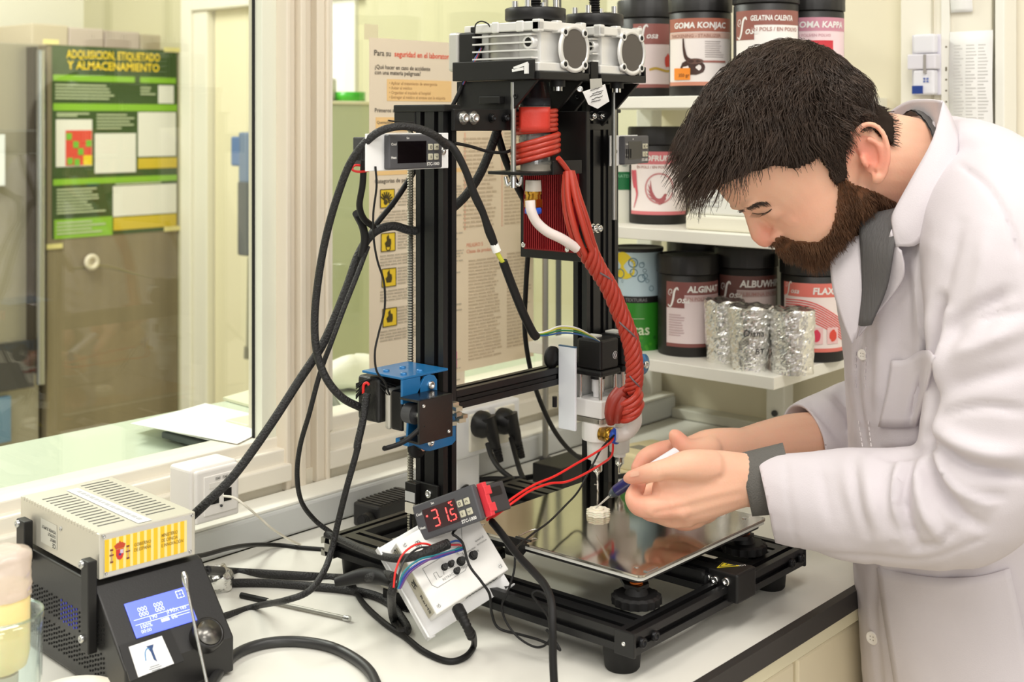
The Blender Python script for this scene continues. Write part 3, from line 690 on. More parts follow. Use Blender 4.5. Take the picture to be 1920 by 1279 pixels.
# X motor behind the plate: silver, black, silver, and its cover in front
q = onY(768, 775, YP); mx, mz = q.x, q.z
MOTA = m('motor_silver', (196, 192, 180), 0.4, 0.5)
xm_ = MB().bb(mx + .001, mx + .041, YP + .012, YP + .029, mz - .021, mz + .019).build('carriage_motor', BPLAS, pt, bevel=.003)
MB().bb(mx, mx + .042, YP + .003, YP + .0105, mz - .022, mz + .020).build('motor_end', MOTA, xm_, bevel=.004, seg=3)
MB().bb(mx, mx + .042, YP + .0295, YP + .0375, mz - .022, mz + .020).build('motor_end', MOTA, xm_, bevel=.004, seg=3)
a, b = onY(786, 752, YP - .028), onY(849, 818, YP - .028)
cv = MB(); cv.bb(a.x, b.x, YP - .028, YP - .0255, b.z, a.z); cv.bb(a.x, b.x, YP - .0255, YP - .0005, a.z - .0025, a.z); cv.bb(a.x, b.x, YP - .0255, YP - .0005, b.z, b.z + .0025); cv.bb(b.x - .0025, b.x, YP - .0255, YP - .0005, b.z, a.z)
cv.build('motor_cover', m('glossy_black', (20, 19, 19), 0.22), pt, bevel=.0006)
c = V((a.x + .012, YP - .012, (a.z + b.z) / 2 + .004)); MB().cyl(c, c + V((0, .012, 0)), .010, n=22).build('pulley', DARKG, pt)
MB().cyl(c - V((0, .006, 0)), c, .0045, n=16).build('pulley_shaft', CHROME, pt)
screws('bolt', pt, [(b.x - .006, YP - .028, b.z + .006), (a.x + .006, YP - .028, a.z - .006)], (0, -1, 0), .0018, .001)
MB().tube([c + V((-.004, -.014, -.008)), c + V((-.026, -.01, -.020)), c + V((-.044, -.004, -.024)), c + V((-.047, -.004, -.0235))], .0024).build('cable_tie', RUBBER, pt)
# small torn end block on the beam
q = onY(856, 775, .905)
eb = MB(); rn = random.Random(8)
for i in range(7):
    eb.box(q + V((rn.uniform(-.006, .006), rn.uniform(-.004, .004), -.010 + i * .0032)), (.008, .008, .004), Matrix.Rotation(rn.uniform(-.5, .5), 3, 'Z'))
eb.build('crimped_foil', m('foil_bits', (200, 190, 170), 0.3, 0.9), pt, kind='stuff')

# ---- pumps on top: worm gearbox, stepper, flange, syringe
ALU = m('cast_aluminium', (226, 225, 222), 0.36, 0.35, bump=0.05, bscale=300)
def pump(par, dx, first):
    GX0, GX1, GY0, GY1, GZ0, GZ1 = 1.043 + dx, 1.123 + dx, .866, .957, 1.4615, 1.515
    g = MB()
    g.bb(GX0, GX1, GY0, GY1, GZ0, GZ0 + .010)                                  # foot block
    g.bb(GX0 - .001, GX1 + .001, GY0 - .001, GY1 + .001, GZ1 - .010, GZ1)       # top plate
    g.bb(GX0 + .010, GX1 - .006, GY0 + .006, GY1, GZ0 + .010, GZ1 - .010)       # core
    g.bb(GX0 + .045, GX1, GY0, GY0 + .050, GZ0 + .008, GZ1 - .008)              # bearing housing
    for (ax, ay) in ((GX0 - .001, GY0 - .001), (GX1 - .008, GY0 - .001), (GX0 + .030, GY0 - .001)):
        g.bb(ax, ax + .009, ay, ay + .010, GZ1 - .0115, GZ1 + .002)
    for i, y in enumerate((GY0 + .02, GY0 + .055)): g.bb(GX0 - .003, GX0, y, y + .010, GZ1 - .011, GZ1 + .001)
    gb_ = g.build('gearbox', ALU, par, bevel=.0014)
    g = MB(); g.cyl((GX0 + .030, GY0 + .058, GZ0 + .011), (GX0 + .030, GY0 + .058, GZ1 - .011), .030, n=32); g.build('gearbox_barrel', m('barrel_grey', (150, 148, 142), 0.4, 0.7), gb_)
    for i in range(4):
        z = GZ0 + .014 + i * .0082
        f = MB(); f.bb(GX0 - .0005, GX0 + .036, GY0 + .010, GY1 + .004, z, z + .0018); f.build('cooling_fin', ALU, gb_)
    # round bearing cover on the front
    c = V((GX0 + .057, GY0 - .0012, (GZ0 + GZ1) / 2 - .001)); q = V((0, -1, 0)).to_track_quat('Z', 'X')
    f = MB(); f.lathe([(.0262, 0), (.0262, .0025), (.0215, .0030), (.0215, .0010), (1e-5, .0010)], c, 40, q)
    for k in range(4):
        a_ = radians(45 + 90 * k); e = c + V((.0245 * cos(a_), 0, .0245 * sin(a_))); f.lathe([(.0048, 0), (.0048, .0034), (.0026, .0034), (.0026, .0008), (1e-5, .0008)], e, 16, q)
    f.build('bearing_flange', ALU, gb_)
    f = MB(); f.cyl(c + V((0, -.0012, 0)), c + V((0, -.0022, 0)), .0210, n=40); f.build('cover_disc', m('dark_disc', (84, 78, 72), 0.6), gb_)
    for k in range(4):
        a_ = radians(45 + 90 * k); e = c + V((.0245 * cos(a_), -.0034, .0245 * sin(a_))); s = MB(); s.cyl(e + V((0, .002, 0)), e + V((0, -.0002, 0)), .0026, n=12); s.build('bolt_hole', RUBBER, gb_)
    # side boss with hole
    e = V((GX0 - .002, GY0 + .017, GZ1 - .022)); q2 = V((-1, 0, 0)).to_track_quat('Z', 'X')
    s = MB(); s.lathe([(.0075, -.02), (.0075, -.004), (.0050, -.004), (.0050, -.008), (1e-5, -.008)], e, 22, q2); s.build('side_boss', ALU, gb_)
    s = MB(); s.cyl(e + V((.0075, 0, 0)), e + V((.0045, 0, 0)), .0049, n=16); s.build('boss_hole', RUBBER, gb_)
    for (x, y) in ((GX0 + .052, GY0 - .0012), (GX1 - .012, GY0 - .0012)):
        s = MB(); s.bb(x, x + .005, y - .0004, y + .004, GZ0 - .0002, GZ0 + .0105); s.build('foot_slot', RUBBER, gb_)
    # top flange disc, screws and threaded spindle
    c = V((1.084 + dx, .905, GZ1 + .0035))
    s = MB(); s.lathe([(.0325, 0), (.0335, .001), (.0335, .0125), (.0325, .0135), (.012, .0135)], c, 44); s.cyl(c - V((0, 0, .003)), c, .014)
    s.build('flange_disc', BPLAS, par)
    for k in range(4):
        a_ = radians(20 + 90 * k); e = c + V((.024 * cos(a_), .024 * sin(a_), .0135)); s = MB()
        s.cyl(e, e + V((0, 0, .001)), .0048, n=16); s.cyl(e + V((0, 0, .001)), e + V((0, 0, .009)), .0036, n=10); s.build('flange_screw', CHROME, par)
    prof = []; z = 0.0
    while z < .075: prof += [(.0068, z), (.0055, z + .0014)]; z += .0028
    s = MB(); s.lathe(prof, c + V((0, 0, .0136)), 18, smooth=False); s.build('spindle', BPLAS, par)
    # stepper at the back
    st = MB().bb(GX0 + .004, GX0 + .046, GY1 + .0045, GY1 + .029, GZ0 + .0035, GZ0 + .0455).build('stepper', BPLAS, par, bevel=.002)
    MB().bb(GX0 + .003, GX0 + .047, GY1 + .0293, GY1 + .0445, GZ0 + .0025, GZ0 + .0465).build('stepper_end', m('stepper_alu', (206, 204, 198), 0.4, 0.5), st, bevel=.003)
    MB().bb(GX0 + .012, GX0 + .03, GY1 + .012, GY1 + .028, GZ0 + .0458, GZ0 + .0535).build('stepper_plug', m('plug_white', (228, 226, 218), 0.5), st, bevel=.001)
    MB().bb(GX0 + .008, GX0 + .024, GY1 + .005, GY1 + .015, GZ0 + .0458, GZ0 + .052).build('stepper_clip', BPLAS, st, bevel=.001)
    # mounting bracket: top shelf with skirt and gusset plate
    s = MB(); s.bb(GX0 - .002, GX1 + .005, GY0 - .003, GY1 + .03, GZ0 - .0085, GZ0 - .0003)
    s.build('mount_shelf', BPLAS, par, bevel=.0008)
    s = MB(); s.bb(GX0 - .005, GX0 - .002, GY0 + .003, GY1 + .030, GZ0 - .0085, GZ0 + .0125); s.build('mount_skirt', BPLAS, par, bevel=.0008)
    s = MB(); s.bb(GX1 + .002, GX1 + .005, GY0 - .003, GY0 + .06, GZ0 - .0085, GZ0 + .010); s.build('mount_skirt', BPLAS, par, bevel=.0008)
    yb0 = GY0 + .004
    gus = [(yb0, GZ0 - .009), (GY1 + .030, GZ0 - .009), (GY1 + .030, 1.413), (GY1 + .005, 1.398), (GY0 + .062, 1.398)]
    s = MB(); s.prism(gus, (GX0 + .002, 0, 0), ey, ez, ex, .004); gs_ = s.build('gusset_plate', BPLAS, par, bevel=.0006)
    s = MB(); s.bb(GX0 - .006, GX0 + .002, GY0 + .050, GY0 + .080, GZ0 - .034, GZ0 - .026); s.build('gusset_lug', BPLAS, gs_, bevel=.0006)
    screws('bolt', gs_, [(GX0 + .002, GY0 + .034, GZ0 - .026), (GX0 + .002, GY0 + .075, GZ0 - .052)], (-1, 0, 0), .0028, .001, m('black_bolt2', (30, 30, 30), 0.3, 0.6))
    s = MB(); s.prism(gus, (GX1 - .002, 0, 0), ey, ez, ex, .004); s.build('gusset_plate', BPLAS, par, bevel=.0006)
    s = MB(); s.cyl((GX0 + .042, GY0 + .008, GZ0 - .020), (GX0 + .042, GY0 + .008, GZ0 - .0086), .005); s.build('hex_bolt', CHROME, par)
    s = MB(); s.cyl((GX0 + .042, GY0 + .008, GZ0 - .0155), (GX0 + .042, GY0 + .008, GZ0 - .0086), .008); s.build('washer', RUBBER, par)
    if first:
        s = MB(); q = V((GX0 - .0055, GY0 + .020, GZ0 + .006))
        s.box(q, (.002, .020, .003), Matrix.Rotation(-.25, 3, 'X')); s.box(q + V((0, .004, -.004)), (.002, .016, .003), Matrix.Rotation(-.1, 3, 'X')); s.box(q + V((0, -.008, -.003)), (.003, .005, .011))
        s.build('zip_tie', m('zip_white', (232, 232, 230), 0.35), par)
    # tie rods down to the cup plate
    for xx in (GX0 + .004,) if first else (GX1 - .001,):
        s = MB(); s.cyl((xx, .905, GZ0 - .011), (xx, .905, 1.352 - (.06 if not first else 0.012)), .0030, n=12); s.build('tie_rod', m('zinc_rod', (178, 178, 172), 0.35, 0.85), par)
        if first:
            wgx = MB(); 
            for sg in (-1, 1): wgx.tube([(xx, .905, 1.345), (xx + sg * .004, .905 - sg * .005, 1.340), (xx + sg * .005, .905 - sg * .007, 1.349)], .0020, 8, 4)
            wgx.cyl((xx, .905, 1.337), (xx, .905, 1.349), .0036); wgx.build('wing_nut', CHROME, par)
pump(pt, 0, True)
pump(pt, .107, False)
# mounting bar with big bolts at the left
q0, q1 = onY(853, 222, .915), onY(992, 222, .915)
MB().bb(q0.x - .004, q1.x, .912, .917, 1.399, 1.4215).build('mount_bar', BPLAS, pt, bevel=.0008)
for u in (868, 887, 921, 946):
    q = onY(u, 221, .912); s = MB()
    s.cyl(q, q + V((0, -.0012, 0)), .0072 if u < 900 else .005, n=24); screw(s, q + V((0, -.0012, 0)), (0, -1, 0), .0052 if u < 900 else .0036, .004)
    s.build('mount_bolt', STEEL if u < 900 else m('black_bolt', (40, 40, 42), 0.3, 0.8), pt)
screws('bolt', pt, [V((1.118, .905 - .035, 1.444))], (-.7, -.7, 0), .0035, .003)
# syringe 1
sx, sy = 1.084, .905
CLR = glass('clear_syringe', (0.90, 0.92, 0.94), 0.10)
MB().lathe([(.0185, 1.362), (.0185, 1.452), (.0172, 1.452), (.0172, 1.362)], (sx, sy, 0), 40).build('syringe_barrel', CLR, pt)
MB().cyl((sx, sy, 1.364), (sx, sy, 1.425), .0170, n=32).build('syringe_filling', m('grey_paste', (176, 170, 158), 0.5), pt)
MB().lathe([(.0168, 1.4255), (.0168, 1.434), (.006, 1.434), (.006, 1.455), (.0001, 1.455)], (sx, sy, 0), 32).build('plunger', DARKG, pt)
mk = MB()
for z in (1.418, 1.408, 1.400, 1.390): 
    for i in range(8):
        a0 = -1.75 + i * .07; mk.quad(*[V((sx + .0187 * cos(a), sy + .0187 * sin(a), zz)) for (a, zz) in ((a0, z), (a0 + .07, z), (a0 + .07, z + .0022), (a0, z + .0022))])
mk.build('scale_marks', INK, pt)
# cup plate
cp = MB(); cp.bb(sx - .045, sx + .036, sy - .032, sy + .030, 1.351, 1.3545); cp.bb(sx - .012, sx + .038, sy - .035, sy - .032, 1.351, 1.366)
cp.build('cup_plate', BPLAS, pt, bevel=.0006)
MB().lathe([(.0170, 1.352), (.0165, 1.360), (.0185, 1.364)], (sx, sy, 0), 32).build('syringe_shoulder', m('grey_paste2', (186, 178, 164), 0.45), pt)
MB().lathe([(.0085, 1.345), (.0090, 1.333)], (sx - .018, sy - .012, 0), 20).build('syringe_tip', m('tip_clear', (206, 198, 186), 0.35), pt)
BRASS = m('brass', (196, 150, 62), 0.25, 1.0); PBLUE = m('fitting_blue', (32, 84, 200), 0.35)
bf = MB(); bf.lathe([(.0095, 1.3330), (.0095, 1.330), (.0085, 1.329), (.0085, 1.324)], (sx - .018, sy - .012, 0), 24); bf.lathe([(.0100, 1.3245), (.0100, 1.316), (.008, 1.315)], (sx - .018, sy - .012, 0), 6, smooth=False)
bf.build('brass_fitting', BRASS, pt); MB().lathe([(.0085, 1.3155), (.0092, 1.313), (.0092, 1.309), (.006, 1.308)], (sx - .018, sy - .012, 0), 24).build('collet', PBLUE, pt, label='blue push-fit collet')
# red finned heat sink in a black frame panel
HX = 1.130
fp = MB(); fp.bb(HX, HX + .006, .870, .966, 1.252, 1.42); fpn = fp.build('sink_frame', BPLAS, pt, bevel=.0008)
RED = m('red_anodised', (150, 14, 26), 0.38, 0.35)
hs = MB().bb(HX - .004, HX, .880, .957, 1.262, 1.352).build('heat_sink', RED, pt)
for i in range(24):
    y = .8815 + i * .0031; f = MB(); f.bb(HX - .008, HX - .004, y, y + .0016, 1.264, 1.352); f.build('fin', RED, hs)
screws('bolt', hs, [(HX - .0082, .954, 1.267), (HX - .0082, .890, 1.266)], (-1, 0, 0), .003, .0015)
# support column beside the right post with bolts
extrusion(pt, (1.232, .935, 1.02), (1.232, .935, 1.452), (1, 0, 0), 1, 1, 'support_column')
extrusion(pt, (1.212, .935, 1.10), (1.212, .935, 1.452), (1, 0, 0), 1, 1, 'support_column')
for (u, v) in ((1108, 217), (1123, 217), (1110, 428), (1119, 428)):
    q = onY(u, v, .925); s = MB(); s.cyl(q, q - V((0, .0015, 0)), .0055, n=18); screw(s, q - V((0, .0015, 0)), (0, -1, 0), .0042, .005); s.build('column_bolt', CHROME, pt)
# square slot in the column head and paper tag
q = onY(1114, 132, .8655); MB().box(q, (.013, .0016, .019)).build('slot_cover', RUBBER, pt)
tg = thing('paper_tag', 'torn white paper tag with handwriting hanging from the right pump bracket', 'tag', onY(1118, 200, .858))
tpt = lambda u, v, o=0: onY(u, v, .858 - o)
g = MB(); ol = [(1092, 172), (1134, 158), (1142, 190), (1120, 204), (1103, 196)]
N = len(ol); c = tpt(1118, 182, .001); g.add([c] + [tpt(*p) for p in ol], [(0, 1 + i, 1 + (i + 1) % N) for i in range(N)])
so = g.build('sheet', m('tag_paper', (232, 230, 228), 0.8), tg).modifiers.new('t', 'SOLIDIFY'); so.thickness = .0004
g = MB(); g.quad(tpt(1106, 148, .0006), tpt(1128, 147, .0006), tpt(1130, 166, .0006), tpt(1107, 168, .0006)); g.build('clear_tape', m('grey_tape', (178, 176, 168), 0.3), tg)
g = MB(); rn = random.Random(3)
for i in range(5):
    u, v = 1108 + rn.uniform(-2, 3), 170 + i * 5.4
    pts = [tpt(u + k * 2.2, v - k * .7 + rn.uniform(-1, 1), .0016) for k in range(11 - abs(i - 2))]; g.tube(pts, .00035, 4, 2)
g.build('handwriting', INK, tg)

# ---- print heads on the gantry
def head(par, dx, first):
    hx0, hx1, hy0, hy1 = 1.177 + dx, 1.211 + dx, .885, .920
    cx_, cy_ = (hx0 + hx1) / 2, (hy0 + hy1) / 2
    mo = MB().bb(hx0, hx1, hy0, hy1, 1.123, 1.1575)
    mo.bb(hx0 - .002, hx1 + .002, hy0 - .002, hy1 + .002, 1.1155, 1.1228)
    mo = mo.build('head_motor', BPLAS, par, bevel=.0025)
    MB().bb(cx_ - .008, cx_ + .008, cy_, hy1 - .002, 1.1576, 1.1596).build('motor_socket', m('socket_white', (214, 214, 206), 0.5), mo)
    if first:
        q = V((hx1 - .0075, hy0 - .0003, 1.138)); s = MB(); s.cyl(q, q - V((0, .0004, 0)), .0045, n=20); s.build('round_sticker', WPLAS, mo)
        s = MB(); s.torus(q - V((0, .0006, 0)), (0, -1, 0), .0035, .0004, 18, 5); s.tube([q + V((-.001, -.0006, -.002)), q + V((.001, -.0006, .002))], .0005, 5, 2); s.build('sticker_print', INK, mo)
    for (x, y) in ((hx0 + .003, hy0 + .003), (hx1 - .003, hy0 + .003), (hx0 + .003, hy1 - .003), (hx1 - .003, hy1 - .003)):
        s = MB(); s.cyl((x, y, 1.088), (x, y, 1.1155), .0022, n=12); s.build('spacer_rod', CHROME, par)
    s = MB(); s.lathe([(.0070, 1.110), (.0070, 1.096), (.0055, 1.094), (.0055, 1.089)], (cx_, cy_, 0), 22); s.build('coupler', WPLAS, par)
    s = MB(); s.cyl((cx_, cy_, 1.110), (cx_, cy_, 1.116), .0085); s.build('coupler_cap', BPLAS, par)
    s = MB(); s.bb(hx0 - .003, hx1 + .001, hy0 - .003, hy1 + .001, 1.0685, 1.0885); s.build('head_block', m('nylon_white', (244, 243, 240), 0.35), par, bevel=.0012)
    s = MB(); s.prism(rrect(hx0 - .004, hx1 + .002, hy0 - .004, hy1 + .010, .006), (0, 0, 1.0625), ex, ey, ez, .0055); s.build('flange_plate', m('flange_steel', (186, 182, 170), 0.25, 0.9), par, bevel=.0006)
    s = MB(); s.lathe([(.0190, 1.0415), (.0195, 1.043), (.0195, 1.0624)], (cx_ - .004, cy_ - .004, 0), 32); s.build('barrel', m('nylon_white', (244, 243, 240), 0.35), par)
    s = MB(); s.lathe([(.0088, 1.0175), (.0118, 1.019), (.0122, 1.0414)], (cx_ - .006, cy_ - .004, 0), 26); s.lathe([(.0072, 1.013), (.0072, 1.0176)], (cx_ - .006, cy_ - .004, 0), 18); s.build('lower_barrel', m('nylon_white', (244, 243, 240), 0.35), par)
    s = MB(); s.lathe([(.0050, 1.004), (.0056, 1.005), (.0056, 1.0131)], (cx_ - .006, cy_ - .004, 0), 18); s.build('nozzle_nut', CHROME, par)
    s = MB(); s.lathe([(.0008, .9935), (.0010, .999), (.0034, 1.003), (.0036, 1.0041)], (cx_ - .006, cy_ - .004, 0), 14); s.build('nozzle', STEEL, par)
head(pt, 0, True)
head(pt, .043, False)
MB().bb(1.1545, 1.158, .905, .9295, 1.055, 1.150).build('back_board', m('board_white', (232, 236, 242), 0.4), pt, bevel=.0008)
MB().bb(1.1545, 1.158, .905, .9295, 1.150, 1.1512).build('board_edge', m('board_edge_blue', (70, 100, 130), 0.5), pt)
MB().bb(1.158, 1.25, .922, .9285, 1.075, 1.12).build('carriage_back', m('carriage_grey', (188, 190, 188), 0.35, 0.4), pt, bevel=.001)
rd_ = MB(); q = onY(1048, 695, .93); rd_.lathe([(.004, -.005), (.0125, -.002), (.0125, .002), (.004, .005)], V((1.150, .935, 1.137)), 22, V((0, 1, 0)).to_track_quat('Z', 'X')); rd_.build('roller', RUBBER, pt)
q = onY(1040, 750, .932); MB().cyl(q + V((0, 0, .004)), q - V((0, 0, .008)), .0028).build('bolt', m('black_bolt', (40, 40, 42), 0.3, 0.8), pt)
q = onY(1205, 683, .90); MB().lathe([(.005, -.004), (.0125, -.0015), (.0125, .0015), (.005, .004)], q, 22, V((0, 1, 0)).to_track_quat('Z', 'X')).build('blue_wheel', BLUE, pt)
screws('bolt', pt, [q - V((0, .004, 0))], (0, -1, 0), .0045, .003)
# brass inlet and blue collet on the first head, white elbow hose on the second
bc_ = V((1.190, .8985, 1.0515)); c = bc_ + (-FW * .96 + RT * .26) * .0195; dq = (RT * .80 - FW * .60); qq = dq.to_track_quat('Z', 'X')
s = MB(); s.lathe([(.0080, -.004), (.0080, .003), (.0090, .003), (.0090, .011), (.0076, .012)], c, 20, qq); s.build('brass_inlet', BRASS, pt)
s = MB(); s.lathe([(.0076, .012), (.0092, .014), (.0092, .018), (.0055, .019)], c, 22, qq); s.build('collet', PBLUE, pt, label='blue push-fit collet')
# extruded paste strand from the first nozzle and printed sample
nz = V((1.194 - .006, .9025 - .004, .9935))
MB().tube([nz, nz + V((.0005, 0, -.004)), nz + V((-.001, -.001, -.009)), nz + V((.001, 0, -.0118))], .0009, 6).build('paste_thread', m('paste_white', (238, 234, 224), 0.45), pt)
pc = onz(1122, 966, PZ)
sp = thing('printed_sample', 'small cream star-edged printed food sample on the steel plate', 'food sample', pc)
for k, (sc2, z0, z1) in enumerate(((1, 0, .0022), (.985, .0023, .0044), (.97, .0045, .0066))):
    N = 72; rg = []
    for (f, z) in ((.97, z0), (1, z0 + .0008), (1, z1 - .0008), (.95, z1)):
        rg.append([pc + V((cos(2 * pi * i / N), sin(2 * pi * i / N), 0)) * (.0125 * sc2 * f * (1 + .07 * cos(9 * 2 * pi * i / N))) + V((0, 0, z)) for i in range(N)])
    MB().rings(rg).build('printed_layer', m('sample_cream', (236, 228, 208), 0.5, sss=0.2), sp)
ss = MB(); ss.tube([pc + V((.0065 * cos(t * .5) * (1 - t / 40), .0065 * sin(t * .5) * (1 - t / 40), .0072)) for t in range(30)], .0014, 6, 2); ss.build('top_swirl', m('sample_cream', (236, 228, 208), 0.5, sss=0.2), sp)
# ------------------------------------------------------------------ devices on the bench
# box frame: printer's control box, rotated about 4.5 degrees
def local(o, ang):
    return Matrix.Translation(V(o)) @ Matrix.Rotation(ang, 4, 'Z')
CB0 = V((0.6255, 1.0285, BZ)); CBA = radians(-4.8); CW = 0.104
MC = local(CB0, CBA)
ctl = thing('control_box', 'black slant-front control box with glowing blue screen and knob below the silver supply', 'control box', CB0, CBA)
CASE = m('black_case', (34, 33, 33), 0.38, bump=0.05, bscale=700)
prof = [(-.052, .000), (-.052, .032), (.004, .0905), (.010, .0925), (.158, .0925), (.158, 0)]
bx_ = MB(MC); bx_.prism(prof, (-.002, 0, 0.003), (0, 1, 0), (0, 0, 1), (1, 0, 0), CW + .004)
bx_.build('case', CASE, ctl, bevel=.0018)
for (x, y) in ((.012, -.04), (CW - .012, -.04), (.012, .14), (CW - .012, .14)):
    f = MB(MC); f.cyl((x, y, 0), (x, y, .004), .006, n=14); f.build('rubber_foot', RUBBER, ctl)
# slanted front frame
sl0 = MC @ V((0, .004, .0935)); sl1 = MC @ V((0, -.052, .035))
eyS = (sl0 - sl1).normalized(); exS = (MC.to_3x3() @ V((1, 0, 0))).normalized()
MS = frame(sl1, exS, eyS)           # x to the right, y up the slope, z out
SLH = (sl0 - sl1).length
def spx(u, v):
    """panel coordinates of the point seen at (u, v)"""
    n_ = MS.to_3x3() @ V((0, 0, 1)); d = P(u, v, 1) - CAM
    t = (sl1 - CAM).dot(n_) / d.dot(n_); return MS.inverted() @ (CAM + d * t)
scr = [spx(*p) for p in ((232, 1134), (345, 1101), (369, 1163), (255, 1200))]
sx0, sx1 = scr[0].x, scr[1].x; sy0, sy1 = (scr[2].y + scr[3].y) / 2, (scr[0].y + scr[1].y) / 2
sx0 = (scr[0].x + scr[3].x) / 2; sx1 = (scr[1].x + scr[2].x) / 2
g = MB(MS); g.bb(sx0, sx1, sy0, sy1, .0002, .0016)
LCD = m('lcd_blue', (90, 105, 215), 0.3, emit=(104, 120, 232), estr=0.75)
sc_o = g.build('screen', LCD, ctl, bevel=.0008, label='blue lit display')
LI = m('lcd_ink', (214, 222, 255), 0.4, emit=(205, 215, 255), estr=0.7)
tx = MB(MS); W, H = sx1 - sx0, sy1 - sy0; zz = .0017; e1, e2 = V((1, 0, 0)), V((0, 1, 0))
for (s_, x, y, sz) in (('000', .16, .66, .0062), ('000', .16, .52, .0062), ('000', .42, .66, .0062), ('000', .42, .52, .0062), ('190', .30, .38, .0055), ('190', .60, .40, .0055), ('X 185', .72, .40, .0045), ('100%', .12, .20, .0055), ('0%', .62, .22, .005), ('00:00', .10, .08, .0045)):
    tx.text(s_, (sx0 + W * x, sy0 + H * y, zz), e1, e2, sz)
tx.build('lettering', LI, sc_o)
gr = MB(MS)
for (x0, y0, x1, y1) in ((.05, .33, .95, .335), (.05, .47, .95, .475), (.30, .33, .305, .47), (.58, .33, .585, .47), (.45, .22, .58, .30), (.62, .26, .92, .265), (.82, .72, .94, .93)):
    gr.bb(sx0 + W * x0, sx0 + W * x1, sy0 + H * y0, sy0 + H * y1 + .0003, .0016, .0018)
gr.build('screen_graphics', LI, sc_o, kind='stuff')
fn = MB(MS)
for k in range(4):
    a = pi / 4 + k * pi / 2; fn.ball((sx0 + W * .88 + .0022 * cos(a), sy0 + H * .825 + .0022 * sin(a), .0018), .0017, 10, 6, (1, 1, .2))
fn.build('fan_symbol', LCD, sc_o)
# knob
k0 = spx(384, 1196); zax = MS.to_3x3() @ V((0, 0, 1))
kb = MB(MS); kb.lathe([(.0150, 0), (.0150, .009), (.0142, .0105), (.0120, .011), (.0118, .0104), (.0001, .0104)], (k0.x, k0.y, 0), 40)
ko = kb.build('dial_knob', m('knob_black', (26, 25, 25), 0.3), ctl)
kf = MB(MS); kf.lathe([(.0116, .0105), (.0116, .0112), (.0001, .0113)], (k0.x, k0.y, 0), 40); kf.build('knob_face', m('knob_brushed', (120, 118, 114), 0.28, 0.9), ko)
# sticker with emblem, on a patch of black tape
def sq(mb, pts, z0, z1):
    a = [V((p.x, p.y, z0)) for p in pts]; b = [V((p.x, p.y, z1)) for p in pts]; n = len(pts)
    mb.add(a + b, [tuple(range(n))[::-1], tuple(range(n, 2 * n))] + [(i, (i + 1) % n, n + (i + 1) % n, n + i) for i in range(n)], False)
g = MB(MS); sq(g, [spx(*p) for p in ((222, 1212), (318, 1182), (345, 1240), (243, 1279))], .0003, .0012); g.build('black_tape', m('black_tape2', (28, 27, 27), 0.3), ctl)
g = MB(MS); st_ = [spx(*p) for p in ((240, 1215), (302, 1194), (325, 1246), (258, 1272))]; sq(g, st_, .0013, .0018); so_ = g.build('emblem_sticker', m('sticker_white', (240, 240, 240), 0.4), ctl)
cS = sum(st_, V()) / 4
g = MB(MS); zz = .00195
g.add([V((cS.x + x * .001, cS.y + y * .001, zz)) for (x, y) in ((-1, 9), (6, 9), (3.5, 5), (3.5, -7), (1.2, -4), (1.0, 3))], [(0, 1, 2, 5), (5, 2, 3, 4)]); g.build('emblem_dark', m('emblem_navy', (40, 70, 120), 0.5), so_)
g = MB(MS); g.tube([V((cS.x + x * .001, cS.y + y * .001, zz)) for (x, y) in ((-6, -3), (-4, 4), (-1, 7), (1, 6))], .0005, 6, 5); g.build('emblem_arc', m('emblem_blue', (90, 150, 205), 0.5), so_)
g = MB(MS)
for i, wd in enumerate((9, 12, 8)): g.bb(cS.x - wd * .0005, cS.x + wd * .0005, cS.y - .0100 - i * .0018, cS.y - .0092 - i * .0018, .0018, .002)
g.build('emblem_text', m('emblem_grey', (150, 152, 158), 0.5), so_)
# side grille: rows of small holes (blue glow inside), shown as recessed dots
gl = MB(MC); gb2 = MB(MC)
for j in range(22):
    for i in range(30):
        y = .138 - i * .0052; z = .016 + j * .0042 + (0.0016 if i % 2 else 0)
        slab = (y + .052) * 0
        if not (.014 < z < .038 or .044 < z < .066): continue
        if z > .0935 + (y - .004) * 1.045 - .012 or y < -.045: continue
        q = V((-.0022, y, z)); q2 = q + V((-.0004, 0, 0))
        (gb2 if (abs(y - .055) < .017 and z > .044) else gl).cyl(q, q2, .0011, n=8, smooth=False)
gl.build('vent_holes', m('hole_black', (6, 6, 7), 0.8), ctl, kind='stuff')
gb2.build('lit_vent_holes', m('hole_blue', (30, 34, 110), 0.5, emit=(50, 60, 190), estr=0.35), ctl, kind='stuff')

# silver power supply on top
PS0 = CB0 + V((0, 0, .0955)); MP = local(PS0, CBA); PW, PL, PH = .0965, .165, .0405
psu = thing('power_supply', 'silver metal power supply with yellow striped sticker on top of the black control box', 'power supply', PS0, CBA)
PSM = m('psu_aluminium', (212, 208, 196), 0.38, 0.55, bump=0.03, bscale=500)
g = MB(MP); g.bb(0, PW, 0, PL, .0045, PH + .0045); pb = g.build('casing', PSM, psu, bevel=.0008)
g = MB(MP); g.bb(.004, PW - .004, -.0006, 0, .006, PH + .003); g.build('front_plate', m('psu_front', (214, 212, 210), 0.35, 0.5), psu)
